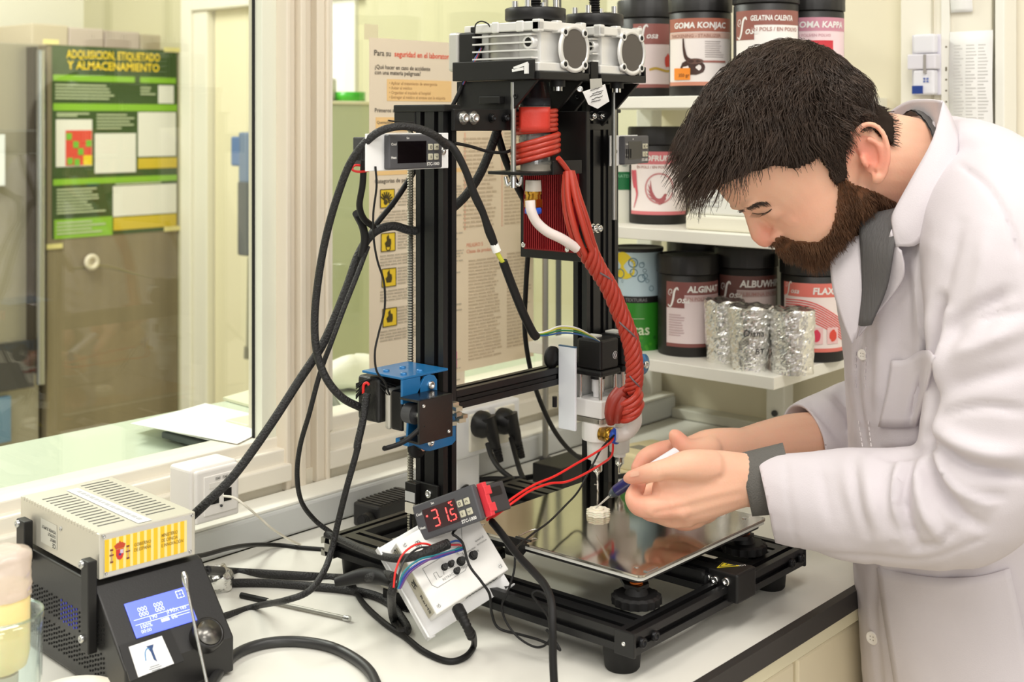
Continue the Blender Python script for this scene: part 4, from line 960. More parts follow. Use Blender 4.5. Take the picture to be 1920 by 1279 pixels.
# slots in the top: thin strips with the slot shade as their colour, two rows
for (xa_, xb_, nn) in ((.010, .036, 14), (.058, .088, 16)):
    for i in range(nn):
        y = .022 + i * .0088; g = MB(MP); g.bb(xa_, xb_, y, y + .0022, PH + .0042, PH + .00475); g.build('vent_slot', m('slot_shadow', (92, 90, 84), 0.6, 0.3), psu)
for i in range(26):
    g = MB(MP); g.bb(-.0006, .0012, .006 + i * .006, .0088 + i * .006, PH + .0020, PH + .0052); g.build('edge_tab', PSM, psu)
g = MB(MP); g.add([V((x, y, PH + .0050)) for (x, y) in ((.040, .004), (.054, .004), (.052, .150), (.040, .150))], [(0, 1, 2, 3)]); lb = g.build('label_strip', m('label_white', (240, 240, 240), 0.5), psu)
t = MB(MP); rn = random.Random(17); y = .012
while y < .135:
    w_ = rn.uniform(.004, .010); t.bb(.0452, .0490, y, y + w_, PH + .0050, PH + .0053); y += w_ + .0022
t.build('printed_words', m('pale_ink', (176, 176, 178), 0.6), lb, kind='stuff')
# front sticker: yellow stripes, arms, words
Mf = frame(MP @ V((0, -.0007, 0)), exS, (0, 0, 1))
def fpx(u, v):
    n_ = Mf.to_3x3() @ V((0, 0, 1)); d = P(u, v, 1) - CAM; o_ = Mf.translation
    return Mf.inverted() @ (CAM + d * ((o_ - CAM).dot(n_) / d.dot(n_)))
fq = [fpx(*p) for p in ((196, 1013), (350, 976), (349, 1032), (197, 1074))]
fx0, fx1, fy0, fy1 = fq[0].x, fq[1].x, fq[3].y, fq[0].y
fx0 = max(fx0, .004); fx1 = min(fx1, PW - .004); fy0 = max(fy0, .008); fy1 = min(fy1, PH + .001)
g = MB(Mf); g.bb(fx0, fx1, fy0, fy1, .0001, .0004); st2 = g.build('striped_sticker', m('sticker_cream', (244, 226, 150), 0.4), psu)
NS = 12
for i in range(NS):
    g = MB(Mf); x = fx0 + (fx1 - fx0) * i / NS; g.bb(x, x + (fx1 - fx0) / NS * .58, fy0, fy1, .0004, .0006); g.build('yellow_stripe', m('stripe_yellow', (244, 196, 40), 0.4), st2)
FH = fy1 - fy0; FWd = fx1 - fx0
tcol = m('sticker_text', (150, 120, 40), 0.6)
for (s_, x, y, wd) in (('GOBIERNO', .345, .58, .205), ('DE ESPAÑA', .345, .42, .205), ('MINISTERIO', .68, .66, .20), ('DE CIENCIA', .68, .50, .20), ('E INNOVACIÓN', .68, .34, .27)):
    t = MB(Mf); t.text(s_, (fx0 + FWd * x, fy0 + FH * y, .0008), e1, e2, .0043, 'l', .01, 0, FWd * wd); t.build('lettering', tcol, st2)
ca = V((fx0 + FWd * .175, fy0 + FH * .48, .0007)); CR = m('arms_red', (206, 50, 50), 0.5)
g = MB(Mf); S = FH * .20
g.prism([(-S * .62, -S * .2), (-S * .62, S * .7), (S * .62, S * .7), (S * .62, -S * .2), (S * .4, -S * .75), (0, -S * .95), (-S * .4, -S * .75)], ca, e1, e2, V((0, 0, 1)), .0002); g.build('arms_shield', CR, st2)
g = MB(Mf); g.prism([(-S * .7, S * .8), (-S * .95, S * 1.35), (-S * .4, S * 1.7), (S * .4, S * 1.7), (S * .95, S * 1.35), (S * .7, S * .8)], ca, e1, e2, V((0, 0, 1)), .0002); g.cyl(ca + V((0, S * 1.8, 0)), ca + V((0, S * 1.8, .0003)), S * .14, n=10); g.build('arms_crown', m('arms_crown_red', (196, 70, 40), 0.5), st2)
g = MB(Mf); g.prism([(S * .05, S * .62), (S * .55, S * .62), (S * .55, S * .0), (S * .05, S * .0)], ca + V((0, 0, .0002)), e1, e2, V((0, 0, 1)), .0001); g.build('arms_quarter', m('arms_lilac', (206, 190, 210), 0.5), st2)
g = MB(Mf); g.cyl(ca + V((0, -S * .1, .0002)), ca + V((0, -S * .1, .0004)), S * .2, n=12); g.build('arms_centre', m('arms_blue', (50, 60, 130), 0.5), st2)
for sg in (-1, 1):
    g = MB(Mf); x = sg * S * 1.35; g.bb(ca.x + x - S * .12, ca.x + x + S * .12, ca.y - S * .9, ca.y + S * .55, .0006, .0009); g.build('arms_column', m('arms_column_c', (196, 160, 120), 0.5), st2)
    g = MB(Mf)
    for yy_ in (-S * 1.15, S * .7): g.bb(ca.x + x - S * .24, ca.x + x + S * .24, ca.y + yy_, ca.y + yy_ + S * .28, .0006, .0009)
    g.bb(ca.x + x - S * .34, ca.x + x + S * .34, ca.y - S * .05, ca.y + S * .16, .0006, .0010)
    g.build('arms_column_trim', m('arms_trim', (120, 60, 50), 0.5), st2)
# CE plate on the left side
Ml = frame(MP @ V((-.0002, 0, 0)), -(MP.to_3x3() @ V((0, 1, 0))), (0, 0, 1))
g = MB(Ml); g.bb(-.118, -.084, .011, .034, 0, .0003); pl = g.build('rating_plate', m('plate_grey', (206, 204, 194), 0.4, 0.2), psu)
t = MB(Ml)
for i, s_ in enumerate(('CE', 'INPUT', 'OUTPUT', 'POWER SUPPLY')): t.text(s_, (-.086, .0155 + i * .0042, .0005), (-1, 0, 0), (0, -1, 0), .0042 if i else .006, 'l', .01)
t.build('lettering', INK, pl)
s = MB(); screw(s, Ml @ V((-.076, .033, 0)), Ml.to_3x3() @ V((0, 0, 1)), .002, .001); s.build('screw', STEEL, psu)
for (x, z) in ((.006, .009), (PW - .006, .009), (.004, PH + .002), (PW - .004, PH + .002)):
    s = MB(); q = Mf @ V((x, z, .0002)); screw(s, q, Mf.to_3x3() @ V((0, 0, 1)), .0016, .0005); s.build('screw', STEEL, psu)
# two black holder straps
hb = thing('holder_brackets', 'two black plastic straps clamping the silver supply onto the control box', 'brackets', PS0, CBA)
for (ya, yb, z0, z1) in ((-.004, .010, -.058, .024), (.128, .146, -.010, .030)):
    g = MB(MP); g.bb(-.0125, -.0035, ya, yb, z0, z1); s_ = g.build('strap', BPLAS, hb, bevel=.001)
    for z in (z0 + .012, z1 - .004):
        s = MB(); screw(s, MP @ V((-.0125, (ya + yb) / 2 + .003, z)), MP.to_3x3() @ V((-1, 0, 0)), .0034, .003); s.build('bolt', STEEL, s_)

# thermostats
TG = m('thermostat_grey', (76, 76, 80), 0.45)
def thermostat(name, label, M, group, lit=False, bracket=None, depth=.052):
    """M: x along the bezel, y up, z out of the face; origin at the bezel centre"""
    o = M.translation; t = thing(name, label, 'thermostat', o, 0, group)
    g = MB(M); g.bb(-.0375, .0375, -.01725, .01725, -.002, .006); bz = g.build('bezel', TG, t, bevel=.0018, seg=3)
    g = MB(M); g.bb(-.0345, .0345, -.0142, .0142, -depth, -.002); bd = g.build('body', m('thermostat_body', (58, 58, 60), 0.5), t, bevel=.001)
    g = MB(M)
    for i in range(8): g.bb(-.0350, -.0345, -.009, .002, -depth + .006 + i * .0026, -depth + .0074 + i * .0026)
    g.build('vent_ribs', BPLAS, bd)
    g = MB(M); g.bb(-.0262, .0138, -.0112, .0105, .0058, .0063)
    dm = g.build('display', m('display_red' if lit else 'display_black', (44, 6, 14) if lit else (14, 9, 12), 0.12), bz)
    for i in range(2):
        for j in range(2):
            g = MB(M); x, y = .0190 + i * .0084, .0042 - j * .0098; g.bb(x - .0032, x + .0032, y - .0032, y + .0032, .0058, .0076); b_ = g.build('button', m('button_cream', (196, 192, 170), 0.5), bz, bevel=.0008)
            g = MB(M)
            if (i, j) == (0, 0): g.torus((x, y, .0077), (0, 0, 1), .0013, .0003, 14, 5)
            elif i == 1: sg = 1 if j == 0 else -1; g.tube([(x - .0015, y - sg * .0007, .0077), (x, y + sg * .0009, .0077), (x + .0015, y - sg * .0007, .0077)], .0003, 5, 1)
            else: g.text('S', (x, y - .0012, .0078), e1, e2, .0034, 'c', .02)
            g.build('symbol', INK, b_)
    t_ = MB(M); t_.text('STC-1000', (.0235, -.0142, .0062), e1, e2, .0044, 'c', .03); t_.text('Cool', (-.0348, .0066, .0062), e1, e2, .0036, 'l', .02); t_.text('Heat', (-.0348, -.0066, .0062), e1, e2, .0036, 'l', .02); t_.text('Set', (-.014, .0126, .0062), e1, e2, .0030, 'l', .02)
    t_.build('lettering', WINK, bz)
    if lit:
        E = m('led_red', (255, 90, 80), 0.4, emit=(255, 60, 60), estr=2.2)
        SEG = {'a': ((0, 1), (1, 1)), 'b': ((1, 1), (1, .5)), 'c': ((1, .5), (1, 0)), 'd': ((0, 0), (1, 0)), 'e': ((0, 0), (0, .5)), 'f': ((0, .5), (0, 1)), 'g': ((0, .5), (1, .5))}
        def digit(x, y, wd, h, segs, r, nm):
            g = MB(M)
            for c in segs:
                (xa, ya), (xb, yb) = SEG[c]; p, q = V((x + xa * wd, y + ya * h, .0066)), V((x + xb * wd, y + yb * h, .0066)); dd = (q - p).normalized() * r * 1.1
                g.tube([p + dd, q - dd], r, 6, 1)
            g.build(nm, E, dm)
        digit(-.0162, -.0080, .0066, .0150, 'abgcd', .00062, 'led_digit'); digit(-.0048, -.0080, .0062, .0140, 'bc', .00062, 'led_digit'); digit(.0056, -.0080, .0050, .0100, 'afgcd', .00058, 'led_digit')
        g = MB(M); g.ball((-.0222, .0036, .0066), .0010, 10, 6); g.build('led_dot', E, dm)
        g = MB(M); g.ball((.0036, -.0082, .0066), .0007, 10, 6); g.build('led_dot', E, dm)
        digit(.0082, .0054, .0024, .0036, 'afed', .0004, 'led_symbol'); g = MB(M); g.torus((.0068, .0086, .0066), (0, 0, 1), .0006, .0003, 10, 5); g.build('led_symbol', E, dm)
    if bracket:
        g = MB(M); g.bb(bracket[0], bracket[1], -.0182, .0182, -.0034, -.0016); bk = g.build('white_bracket', WPLAS, t, bevel=.0006)
        s = MB(M); s.torus((bracket[2], -.001, -.0014), (0, 0, 1), .0030, .0008, 18, 6); s.lathe([(.0022, -.0016), (.0022, .0006), (.0001, .0008)], (bracket[2], -.001, 0), 14); s.build('bracket_screw', CHROME, bk)
    return t
qa = onY(773, 284, .918)
th1 = thermostat('temperature_controller', 'dark unlit thermostat in a long white bracket across the left printer post', frame(qa, (1, 0, 0), (0, 0, 1)), 'printer thermostats', False, (-.061, .054, .046), .050)
qb = onY(1186, 281, .925)
e_ = V((cos(radians(12)), sin(radians(12)), 0))
th2 = thermostat('temperature_controller', 'dark unlit thermostat on a short white bracket at the right printer post', frame(qb, e_, (0, 0, 1)), 'printer thermostats', False, (-.062, .020, -.049), .012)
qc = P(843, 961, 1.254)
th3 = thermostat('temperature_controller', 'lit thermostat showing red 31.5 leaning on the white driver box', frame(qc, RT * .746 + UP * .384 - FW * .40, -RT * .30 + UP * .80 + FW * .28), 'printer thermostats', True, None, .055)
M3 = frame(qc, RT * .746 + UP * .384 - FW * .40, -RT * .30 + UP * .80 + FW * .28)
g = MB(M3); g.bb(.0345, .0420, -.0160, .0165, -.013, -.006); g.bb(.040, .0425, -.0125, -.004, -.018, -.006); g.bb(.040, .0425, .004, .0125, -.018, -.006)
g.build('red_clip', m('clip_red', (226, 60, 70), 0.4), th3, bevel=.0008, label='red plastic retaining clip')
g = MB(M3); g.bb(.0350, .0356, .002, .010, -.046, -.020); g.build('side_label', BPLAS, th3)

# white driver box, propped up against the printer frame
D_ = P(819, 1153, 1.222)
MW = frame(D_, RT * .80 + UP * .33 + FW * .50, RT * -.50 + UP * .78 + FW * .37); WW, WH = .0855, .0775
WT = .028
wbx_ = thing('driver_box', 'small white driver box with tiny black knobs propped against the printer base', 'control box', (D_.x, D_.y, BZ))
WBM = m('driver_white', (236, 234, 230), 0.42)
g = MB(MW); g.bb(0, WW, 0, WH, -WT, 0); g.build('case', WBM, wbx_, bevel=.0012)
g = MB(MW); g.bb(-.012, WW + .004, -.012, WH + .008, -WT - .003, -WT); g.bb(-.012, -.010, -.012, WH + .008, -WT, -WT + .008)
g.prism([(0, 0), (.010, 0), (0, .012)], (-.012, -.012, -WT), e1, V((0, 0, 1)), V((0, -1, 0)), .002); g.prism([(0, 0), (-.010, 0), (0, .012)], (WW + .004, -.012, -WT), e1, V((0, 0, 1)), V((0, -1, 0)), .002)
g.build('tray', WPLAS, wbx_, bevel=.0006)
# metal side plate with CE / RoHS print on the left side
Mw2 = frame(MW @ V((-.0003, 0, 0)), -(MW.to_3x3() @ V((0, 1, 0))), MW.to_3x3() @ V((0, 0, 1)))
g = MB(Mw2); g.bb(-WH + .004, -.003, -WT + .002, -.002, -.0002, .0003); sp_ = g.build('side_plate', m('side_plate_metal', (196, 190, 168), 0.35, 0.4), wbx_)
t = MB(Mw2); t.text('RoHS', (-.024, -.015, .0005), e1, e2, .0085, 'l', .01); t.text('C E', (-WH * .96, -.016, .0005), e1, e2, .011, 'l', .01)
for (a, b) in (((-.040, -.016), (-.032, -.007)), ((-.040, -.007), (-.032, -.016)), ((-.040, -.008), (-.033, -.008)), ((-.039, -.008), (-.038, -.015)), ((-.034, -.008), (-.035, -.015)), ((-.039, -.018), (-.033, -.018))):
    t.tube([V((a[0], a[1], .0005)), V((b[0], b[1], .0005))], .0003, 5, 1)
t.build('lettering', INK, sp_)
# face: print, knobs, screws
FI = m('faint_print', (120, 120, 118), 0.6)
t = MB(MW); zz = .0003
for (s_, x, y, sz) in (('GND  STEP  EN', .08, .66, .0042), ('ET-PRINTER', .33, .60, .0034), ('RETRACTION FEED', .26, .30, .0034), ('OUTPUT', .63, .92, .0040), ('12V', .36, .88, .0042), ('speed of', .82, .50, .0030), ('extrusion', .82, .45, .0030), ('On: retraction', .60, .44, .0028), ('Off: positioning', .60, .39, .0028)):
    t.text(s_, (WW * x, WH * y, zz), e1, e2, sz)
t.build('lettering', FI, wbx_)
t = MB(MW); pts = [(.12, .56), (.62, .56), (.62, .33), (.54, .27), (.16, .27), (.12, .33), (.12, .56)]
for a, b in zip(pts, pts[1:]): t.tube([V((WW * a[0], WH * a[1], zz)), V((WW * b[0], WH * b[1], zz))], .00022, 4, 1)
for (a, b) in (((.20, .44), (.24, .44)), ((.20, .44), (.20, .36)), ((.24, .44), (.24, .36)), ((.24, .36), (.28, .36)), ((.30, .36), (.34, .46)), ((.36, .40), (.46, .38)), ((.70, .62), (.78, .78)), ((.62, .70), (.66, .76))):
    t.tube([V((WW * a[0], WH * a[1], zz)), V((WW * b[0], WH * b[1], zz))], .00022, 4, 1)
t.build('printed_outline', FI, wbx_)
t = MB(MW)
for k in range(6): t.torus((WW * (.22 + .022 * cos(k)), WH * (.84 + .03 * sin(k)), zz), (0, 0, 1), .0014, .0003, 12, 4)
t.build('printed_circles', FI, wbx_)
def wpx(u, v):
    n_ = MW.to_3x3() @ V((0, 0, 1)); d = P(u, v, 1) - CAM
    return MW.inverted() @ (CAM + d * ((D_ - CAM).dot(n_) / d.dot(n_)))
for (u, v, r) in ((833, 1064, .0024), (845, 1058, .0024), (856, 1071, .0024), (864, 1053, .0032), (887, 1042, .0032)):
    q = wpx(u, v); s = MB(MW); s.lathe([(r, 0), (r, .0075), (r * .8, .0085), (.0001, .0085)], (q.x, q.y, 0), 10, smooth=False); s.lathe([(r * 1.4, 0), (r * 1.4, .0012), (r, .0013)], (q.x, q.y, 0), 14); s.build('small_knob', BPLAS, wbx_)
for (x, y) in ((.07, .08), (.93, .09), (.92, .92), (.08, .92)):
    s = MB(); screw(s, MW @ V((WW * x, WH * y, 0)), MW.to_3x3() @ V((0, 0, 1)), .0020, .001); s.build('screw', STEEL, wbx_)
g = MB(MW)
for i in range(9): g.bb(WW * .45 + i * .0042, WW * .45 + i * .0042 + .002, -.0004, 0.0002, -.018, -.008)
g.build('front_vents', DARKG, wbx_)
g = MB(MW); q = wpx(870, 1030); g.bb(q.x - .008, q.x + .004, q.y - .002, q.y + .003, 0, .003); g.build('pin_header', m('header_white', (228, 226, 222), 0.5), wbx_)

# network socket box on the trunking
a = onY(365, 885, 1.192); b = onY(447, 985, 1.192)
nx0, nx1 = a.x, onY(447, 925, 1.192).x; zc_ = onY(406, 925, 1.192).z; hh = .0315
so2 = thing('network_socket', 'white surface-mounted network socket box behind the silver power supply', 'socket', ((nx0 + nx1) / 2, 1.236, zc_ - hh))
MB().bb(nx0 - .003, nx1 + .003, 1.196, 1.2368, zc_ - hh, zc_ + hh).build('back_box', m('socket_box', (232, 228, 222), 0.45), so2, bevel=.004, seg=3)
MB().bb(nx0, nx1, 1.190, 1.1965, zc_ - hh + .002, zc_ + hh - .002).build('face_plate', m('socket_face', (236, 232, 226), 0.4), so2, bevel=.003, seg=3)
MB().bb(nx0 + .010, nx1 - .004, 1.1885, 1.1905, zc_ - .022, zc_ + .022).build('insert', m('socket_insert', (240, 236, 230), 0.4), so2, bevel=.002)
cxn = (nx0 + nx1) / 2 + .003
for (x0, x1) in ((cxn - .014, cxn - .003), (cxn + .003, cxn + .014)):
    MB().bb(x0, x1, 1.1878, 1.1888, zc_ - .010, zc_ + .004).build('jack', RUBBER, so2)
MB().bb(cxn - .003, cxn + .003, 1.1875, 1.1888, zc_ - .012, zc_ + .008).build('divider', m('socket_insert', (240, 236, 230), 0.4), so2)
MB().bb(cxn - .016, cxn + .016, 1.1876, 1.1884, zc_ + .008, zc_ + .014).build('label_window', m('socket_insert2', (232, 228, 220), 0.35), so2, bevel=.0003)
for z in (zc_ + .0105, zc_ - .014): MB().cyl((cxn, 1.1870, z), (cxn, 1.1885, z), .0014, n=10).build('screw', DARKG, so2)
t = MB(); t.text('BMI  BMI', (cxn, 1.1872, zc_ + .0165), (1, 0, 0), (0, 0, 1), .0045, 'c', .01); t.build('lettering', m('grey_print', (140, 138, 134), 0.6), so2)

# mains sockets with two plugs behind the printer
p_ = onz(880, 935, BZ)
ms = thing('mains_socket_box', 'white mains socket box on the bench trunking behind the gantry', 'socket', (onY(905, 850, 1.20).x, 1.236, BZ))
xa_, xb_ = onY(852, 850, 1.205).x, onY(975, 850, 1.205).x
MB().bb(xa_, xb_, 1.205, 1.2368, .945, 1.010).build('box', WPLAS, ms, bevel=.003)
for u in (900, 948):
    x = onY(u, 800, 1.204).x; MB().bb(x - .022, x + .018, 1.2015, 1.206, .952, 1.004).build('socket_plate', m('socket_cream', (236, 231, 214), 0.4), ms, bevel=.002)
MB().bb(onY(860, 900, 1.205).x, onY(905, 900, 1.205).x, 1.21, 1.2368, BZ, .9455).build('conduit', WPLAS, ms, bevel=.003)
for k, u in enumerate((905, 946)):
    q = onY(u - 5, 795 - k * 6, 1.200)
    pl = thing('mains_plug', ('black mains plug in the first socket right of the post' if k == 0 else 'black mains plug nearer the print heads, second from the post'), 'plug', q, 0, 'mains plugs')
    g = MB(); qn = V((0, -1, 0)).to_track_quat('Z', 'X'); g.lathe([(.0185, 0), (.0185, .008), (.017, .013), (.010, .022)], q + V((0, .001, 0)), 28, qn); g.build('plug_head', BPLAS, pl)
    g = MB(); e = q + V((.002, -.016, 0)); d_ = V((.18, -.25, -1)).normalized()
    g.tube([e - d_ * .012, e, e + d_ * .018, e + d_ * .030], lambda t: .0125 - .006 * t, 14, 6); g.build('plug_body', BPLAS, pl)
    g = MB(); s0 = e + d_ * .030
    for i in range(5): g.cyl(s0 + d_ * (i * .0042), s0 + d_ * (i * .0042 + .0028), .0066 - i * .0004, n=14)
    g.cyl(s0, s0 + d_ * .022, .0045, n=12); g.build('strain_relief', RUBBER, pl)

# power adapter behind the left post and IEC plug
pa = onz(725, 935, BZ + .03)
ad = thing('power_adapter', 'black power brick behind the left printer post on the rear rail', 'adapter', (pa.x, pa.y, BZ))
ang = radians(4)
MA = local((pa.x + .005, pa.y + .004, BZ), ang)
g = MB(MA); g.bb(-.04, .045, -.022, .022, 0, .030); g.build('brick', m('adapter_black', (36, 35, 35), 0.45), ad, bevel=.003)
for i in range(10):
    g = MB(MA); g.bb(-.034 + i * .0075, -.030 + i * .0075, -.020, .020, .030, .0312); g.build('rib', m('adapter_black', (36, 35, 35), 0.45), ad)
g = MB(); s0 = MA @ V((-.04, -.006, .012)); d_ = (P(640, 978, 1.43) - s0).normalized()
g.tube([s0, s0 + d_ * .022, s0 + d_ * .034], lambda t: .0105 - .004 * t, 12, 6); g.build('inlet_plug', RUBBER, ad)
g = MB()
for i in range(4): g.cyl(s0 + d_ * (.034 + i * .005), s0 + d_ * (.0375 + i * .005), .0072 - .0004 * i, n=14)
g.cyl(s0 + d_ * .03, s0 + d_ * .056, .0045); g.build('strain_relief', RUBBER, ad)
pa2 = onz(1060, 897, BZ + .012)
ad2 = thing('black_adapter', 'black flat adapter on the bench behind the far edge of the build plate', 'adapter', (pa2.x + .03, pa2.y, BZ))
MB().bb(pa2.x - .018, pa2.x + .062, pa2.y - .008, pa2.y + .045, BZ, BZ + .030).build('casing', BPLAS, ad2, bevel=.002)

# cream handheld device with grey window
q = onz(1215, 850, BZ + .018)
rm = thing('remote_handset', 'cream handheld unit with small grey window on the bench behind the hands', 'device', (q.x, q.y, BZ))
Mr = local((q.x, q.y, BZ), radians(-2))
g = MB(Mr)
pr_ = [(-.075, 0), (.075, 0), (.075, .018), (-.075, .034)]
g.prism([(-.060, .004), (.060, .004), (.062, .022), (-.058, .030)], (0, -.04, 0), e1, V((0, 0, 1)), V((0, 1, 0)), .080); CRM = m('cream_device', (234, 222, 178), 0.45)
g.build('upper_shell', CRM, rm, bevel=.005, seg=3)
g = MB(Mr); g.bb(-.062, .064, -.042, .042, 0, .0055); g.build('lower_shell', m('cream_device2', (226, 214, 172), 0.45), rm, bevel=.002)
g = MB(Mr); g.bb(-.058, .061, -.0405, .0405, .0052, .0068); g.build('seam_band', RUBBER, rm)
g = MB(Mr); g.add([V((x, y, .0304 - (x + .058) * .0667)) for (x, y) in ((-.022, -.012), (.004, -.012), (.004, .020), (-.022, .020))], [(0, 1, 2, 3)]); so_ = g.build('window', m('grey_window', (146, 142, 122), 0.25), rm).modifiers.new('t', 'SOLIDIFY'); so_.thickness = .0006
# beaker with yellow tube at the left edge
q = P(2, 1150, 1.0)
bk = thing('glass_beaker', 'clear glass beaker at the lower left edge holding the cream tube', 'beaker', (q.x, q.y, BZ))
R_ = .0305
BG = glass('beaker_glass', (0.93, 0.97, 0.96), 0.10)
MB().lathe([(.0285, .002), (R_ - .001, .006), (R_, .115), (R_ + .0012, q.z - BZ), (R_ - .001, q.z - BZ - .0005), (R_ - .0018, .115), (R_ - .003, .008), (.0001, .004)], (q.x, q.y, BZ), 48).build('wall', BG, bk)
MB().torus((q.x, q.y, q.z), (0, 0, 1), R_ + .0002, .0011, 48, 8).build('rim', glass('beaker_rim', (0.75, 0.84, 0.82), 0.2), bk)
MB().lathe([(.0285, 0), (.0285, .003), (.0001, .003)], (q.x, q.y, BZ), 36).build('base', BG, bk)
yt = thing('cream_tube', 'tube of cream yellow paste under crumpled film standing in the beaker', 'tube', (q.x - .001, q.y, BZ + .0045))
zt_ = HC - (1030 - V0) / FPX
MB().lathe([(.012, .0045), (.0125, .060), (.0127, .080)], (q.x, q.y, BZ), 28).build('stem', m('tube_clear', (222, 214, 196), 0.3, trans=0.3), yt)
MB().lathe([(.010, .0802), (.019, .086), (.0212, .096), (.0214, zt_ - BZ - .030), (.0205, zt_ - BZ - .028)], (q.x, q.y, BZ), 36).build('paste', m('cream_paste', (250, 226, 160), 0.35, sss=0.3, var=0.03, vscale=20), yt)
g = MB(); N = 40; rg = []
for j in range(14):
    t_ = j / 13; z = zt_ - .036 + t_ * .036; r = .0222 if t_ < .93 else .0222 * (1 - (t_ - .93) * 5)
    rg.append([V((q.x, q.y, z)) + V((cos(2 * pi * i / N), sin(2 * pi * i / N), 0)) * (r * (1 + .06 * noise.noise(V((i * .45, j * .5, 0))) * (1 if True else 0))) + V((0, 0, .0015 * noise.noise(V((i * .3, j, 4))))) for i in range(N)])
g.rings(rg); FILM = m('crinkled_film', (228, 212, 200), 0.18, alpha=0.75, bump=0.5, bscale=90); g.build('film_cover', FILM, yt)
# pale dish edge at the bottom, spatula, grey stick, foil ball
q = P(150, 1300, 1.03)
ds = thing('white_dish', 'pale dish edge at the bottom left in front of the control box', 'dish', (q.x, q.y, BZ))
q = onz(140, 1300, BZ + .02)
g = MB(); g.lathe([(.028, 0), (.036, .012), (.0372, .0195), (.036, .020), (.034, .013), (.027, .003), (.0001, .003)], (q.x, q.y, BZ), 40); g.build('bowl', m('dish_cream', (244, 238, 222), 0.35), ds)
ds.location = (q.x, q.y, BZ)
for c in ds.children: c.data.transform(Matrix.Translation((-(q.x - P(150, 1300, 1.03).x), -(q.y - P(150, 1300, 1.03).y), 0)))
s0 = MS @ V((spx(370, 1158).x, spx(370, 1158).y, .014)); 
sa, sb = P(344, 1072, 1.135), P(392, 1300, 1.105)
spt = thing('spatula', 'thin steel spatula standing upright in front of the control box screen', 'spatula', sb)
g = MB(); g.tube([sa + (sb - sa) * t for t in (.16, .4, .7, 1.0)] + [sa + (sb - sa) * 1.28], .0014, 8); g.build('shaft', STEEL, spt)
g = MB(); g.tube([sa, sa + (sb - sa) * .05, sa + (sb - sa) * .11, sa + (sb - sa) * .17], lambda t: .0014 + .0018 * sin(pi * min(1, t * 1.1 + .05)), 8); g.build('spoon_tip', STEEL, spt)
ga, gb_ = onz(452, 1116, BZ + .003), onz(656, 1161, BZ + .003)
gs = thing('grey_rod_tool', 'thin grey rod with metal tip lying on the bench between the cables', 'tool', ga.lerp(gb_, .5))
g = MB(); g.cyl(ga.lerp(gb_, .25), gb_.lerp(ga, .05), .0022, n=12); g.build('rod', m('rod_grey', (150, 148, 140), 0.4, 0.5), gs)
g = MB(); g.cyl(gb_.lerp(ga, .05), gb_, .0029, n=12); g.build('tip', STEEL, gs)
g = MB(); g.cyl(ga, ga.lerp(gb_, .25), .0030, n=12); g.build('grip', RUBBER, gs)
q = onz(408, 1120, BZ); g = MB(); g.ball(q + V((.012, .014, .013)), .0145, 28, 18); rn = random.Random(1)
g.v = [p + V((noise.noise(p * 160), noise.noise(p * 160 + V((7, 0, 0))), noise.noise(p * 160 + V((0, 9, 0))))) * .004 for p in g.v]
FOIL = m('aluminium_foil', (240, 240, 237), 0.27, 1.0, bump=0.6, bscale=160)
tag(g.build('foil_ball', FOIL), 'small crumpled foil ball behind the right edge of the control box', 'foil')
# ------------------------------------------------------------------ tubs on the shelves
def on_shelf(u, X, z):
    p = onX(u, 300, X); return V((p.x, p.y, z))
LIDM = m('tub_black', (24, 22, 21), 0.45)
def tub(name, label, u, X, z, r, h, group='ingredient tubs on the shelves', lid=True):
    c = on_shelf(u, X, z); t = thing(name, label, 'tub', c, 0, group)
    MB().lathe([(r * .97, 0), (r, .003), (r, h * .80), (r * .95, h * .815)], c, 44).build('body', LIDM, t)
    N = 96; rg = []
    for (f, zz) in ((.985, h * .812), (1.03, h * .818), (1.03, h * .985), (1.0, h), (.93, h), (.92, h * .985)):
        rg.append([c + V((cos(2 * pi * i / N) * r * f * (1.006 if (i % 4 < 2 and f > 1.01) else 1), sin(2 * pi * i / N) * r * f * (1.006 if (i % 4 < 2 and f > 1.01) else 1), zz)) for i in range(N)])
    g = MB(); g.rings(rg); g.build('lid', LIDM, t, angle=50)
    return t, c, r, h
def wrap(c, r, a0, z0):
    """(x, y) metres on a label -> point on the tub; a0 = direction of the label centre"""
    return lambda x, y, o=0: V((c.x + (r + o) * cos(a0 + x / r), c.y + (r + o) * sin(a0 + x / r), z0 + y))
def patch(par, name, f, x0, x1, y0, y1, o, material, n=14):
    g = MB(); vs = []
    for i in range(n + 1):
        x = x0 + (x1 - x0) * i / n; vs += [f(x, y0, o), f(x, y1, o)]
    g.add(vs, [(2 * i, 2 * i + 2, 2 * i + 3, 2 * i + 1) for i in range(n)], True); return g.build(name, material, par)
def ltext(par, f, s_, x, y, size, o, material, align='l', bold=.02, shear=0., width=None, name='lettering'):
    g = MB(); g.text(s_, 0, 0, 0, size, align, bold, shear, width, lift=lambda a, b: f(x + a, y + b, o)); return g.build(name, material, par)
def lstroke(par, name, f, pts, w_, o, material, n=6):
    """flat brush stroke on the label"""
    p = catmull([V((a, b, 0)) for (a, b) in pts], n); g = MB(); vs = []; k = len(p)
    for i, q in enumerate(p):
        t = (p[min(i + 1, k - 1)] - p[max(i - 1, 0)]).normalized(); nn = V((-t.y, t.x, 0)); ww = w_(i / (k - 1)) if callable(w_) else w_
        vs += [f(q.x + nn.x * ww, q.y + nn.y * ww, o), f(q.x - nn.x * ww, q.y - nn.y * ww, o)]
    g.add(vs, [(2 * i, 2 * i + 2, 2 * i + 3, 2 * i + 1) for i in range(k - 1)], True); return g.build(name, material, par)
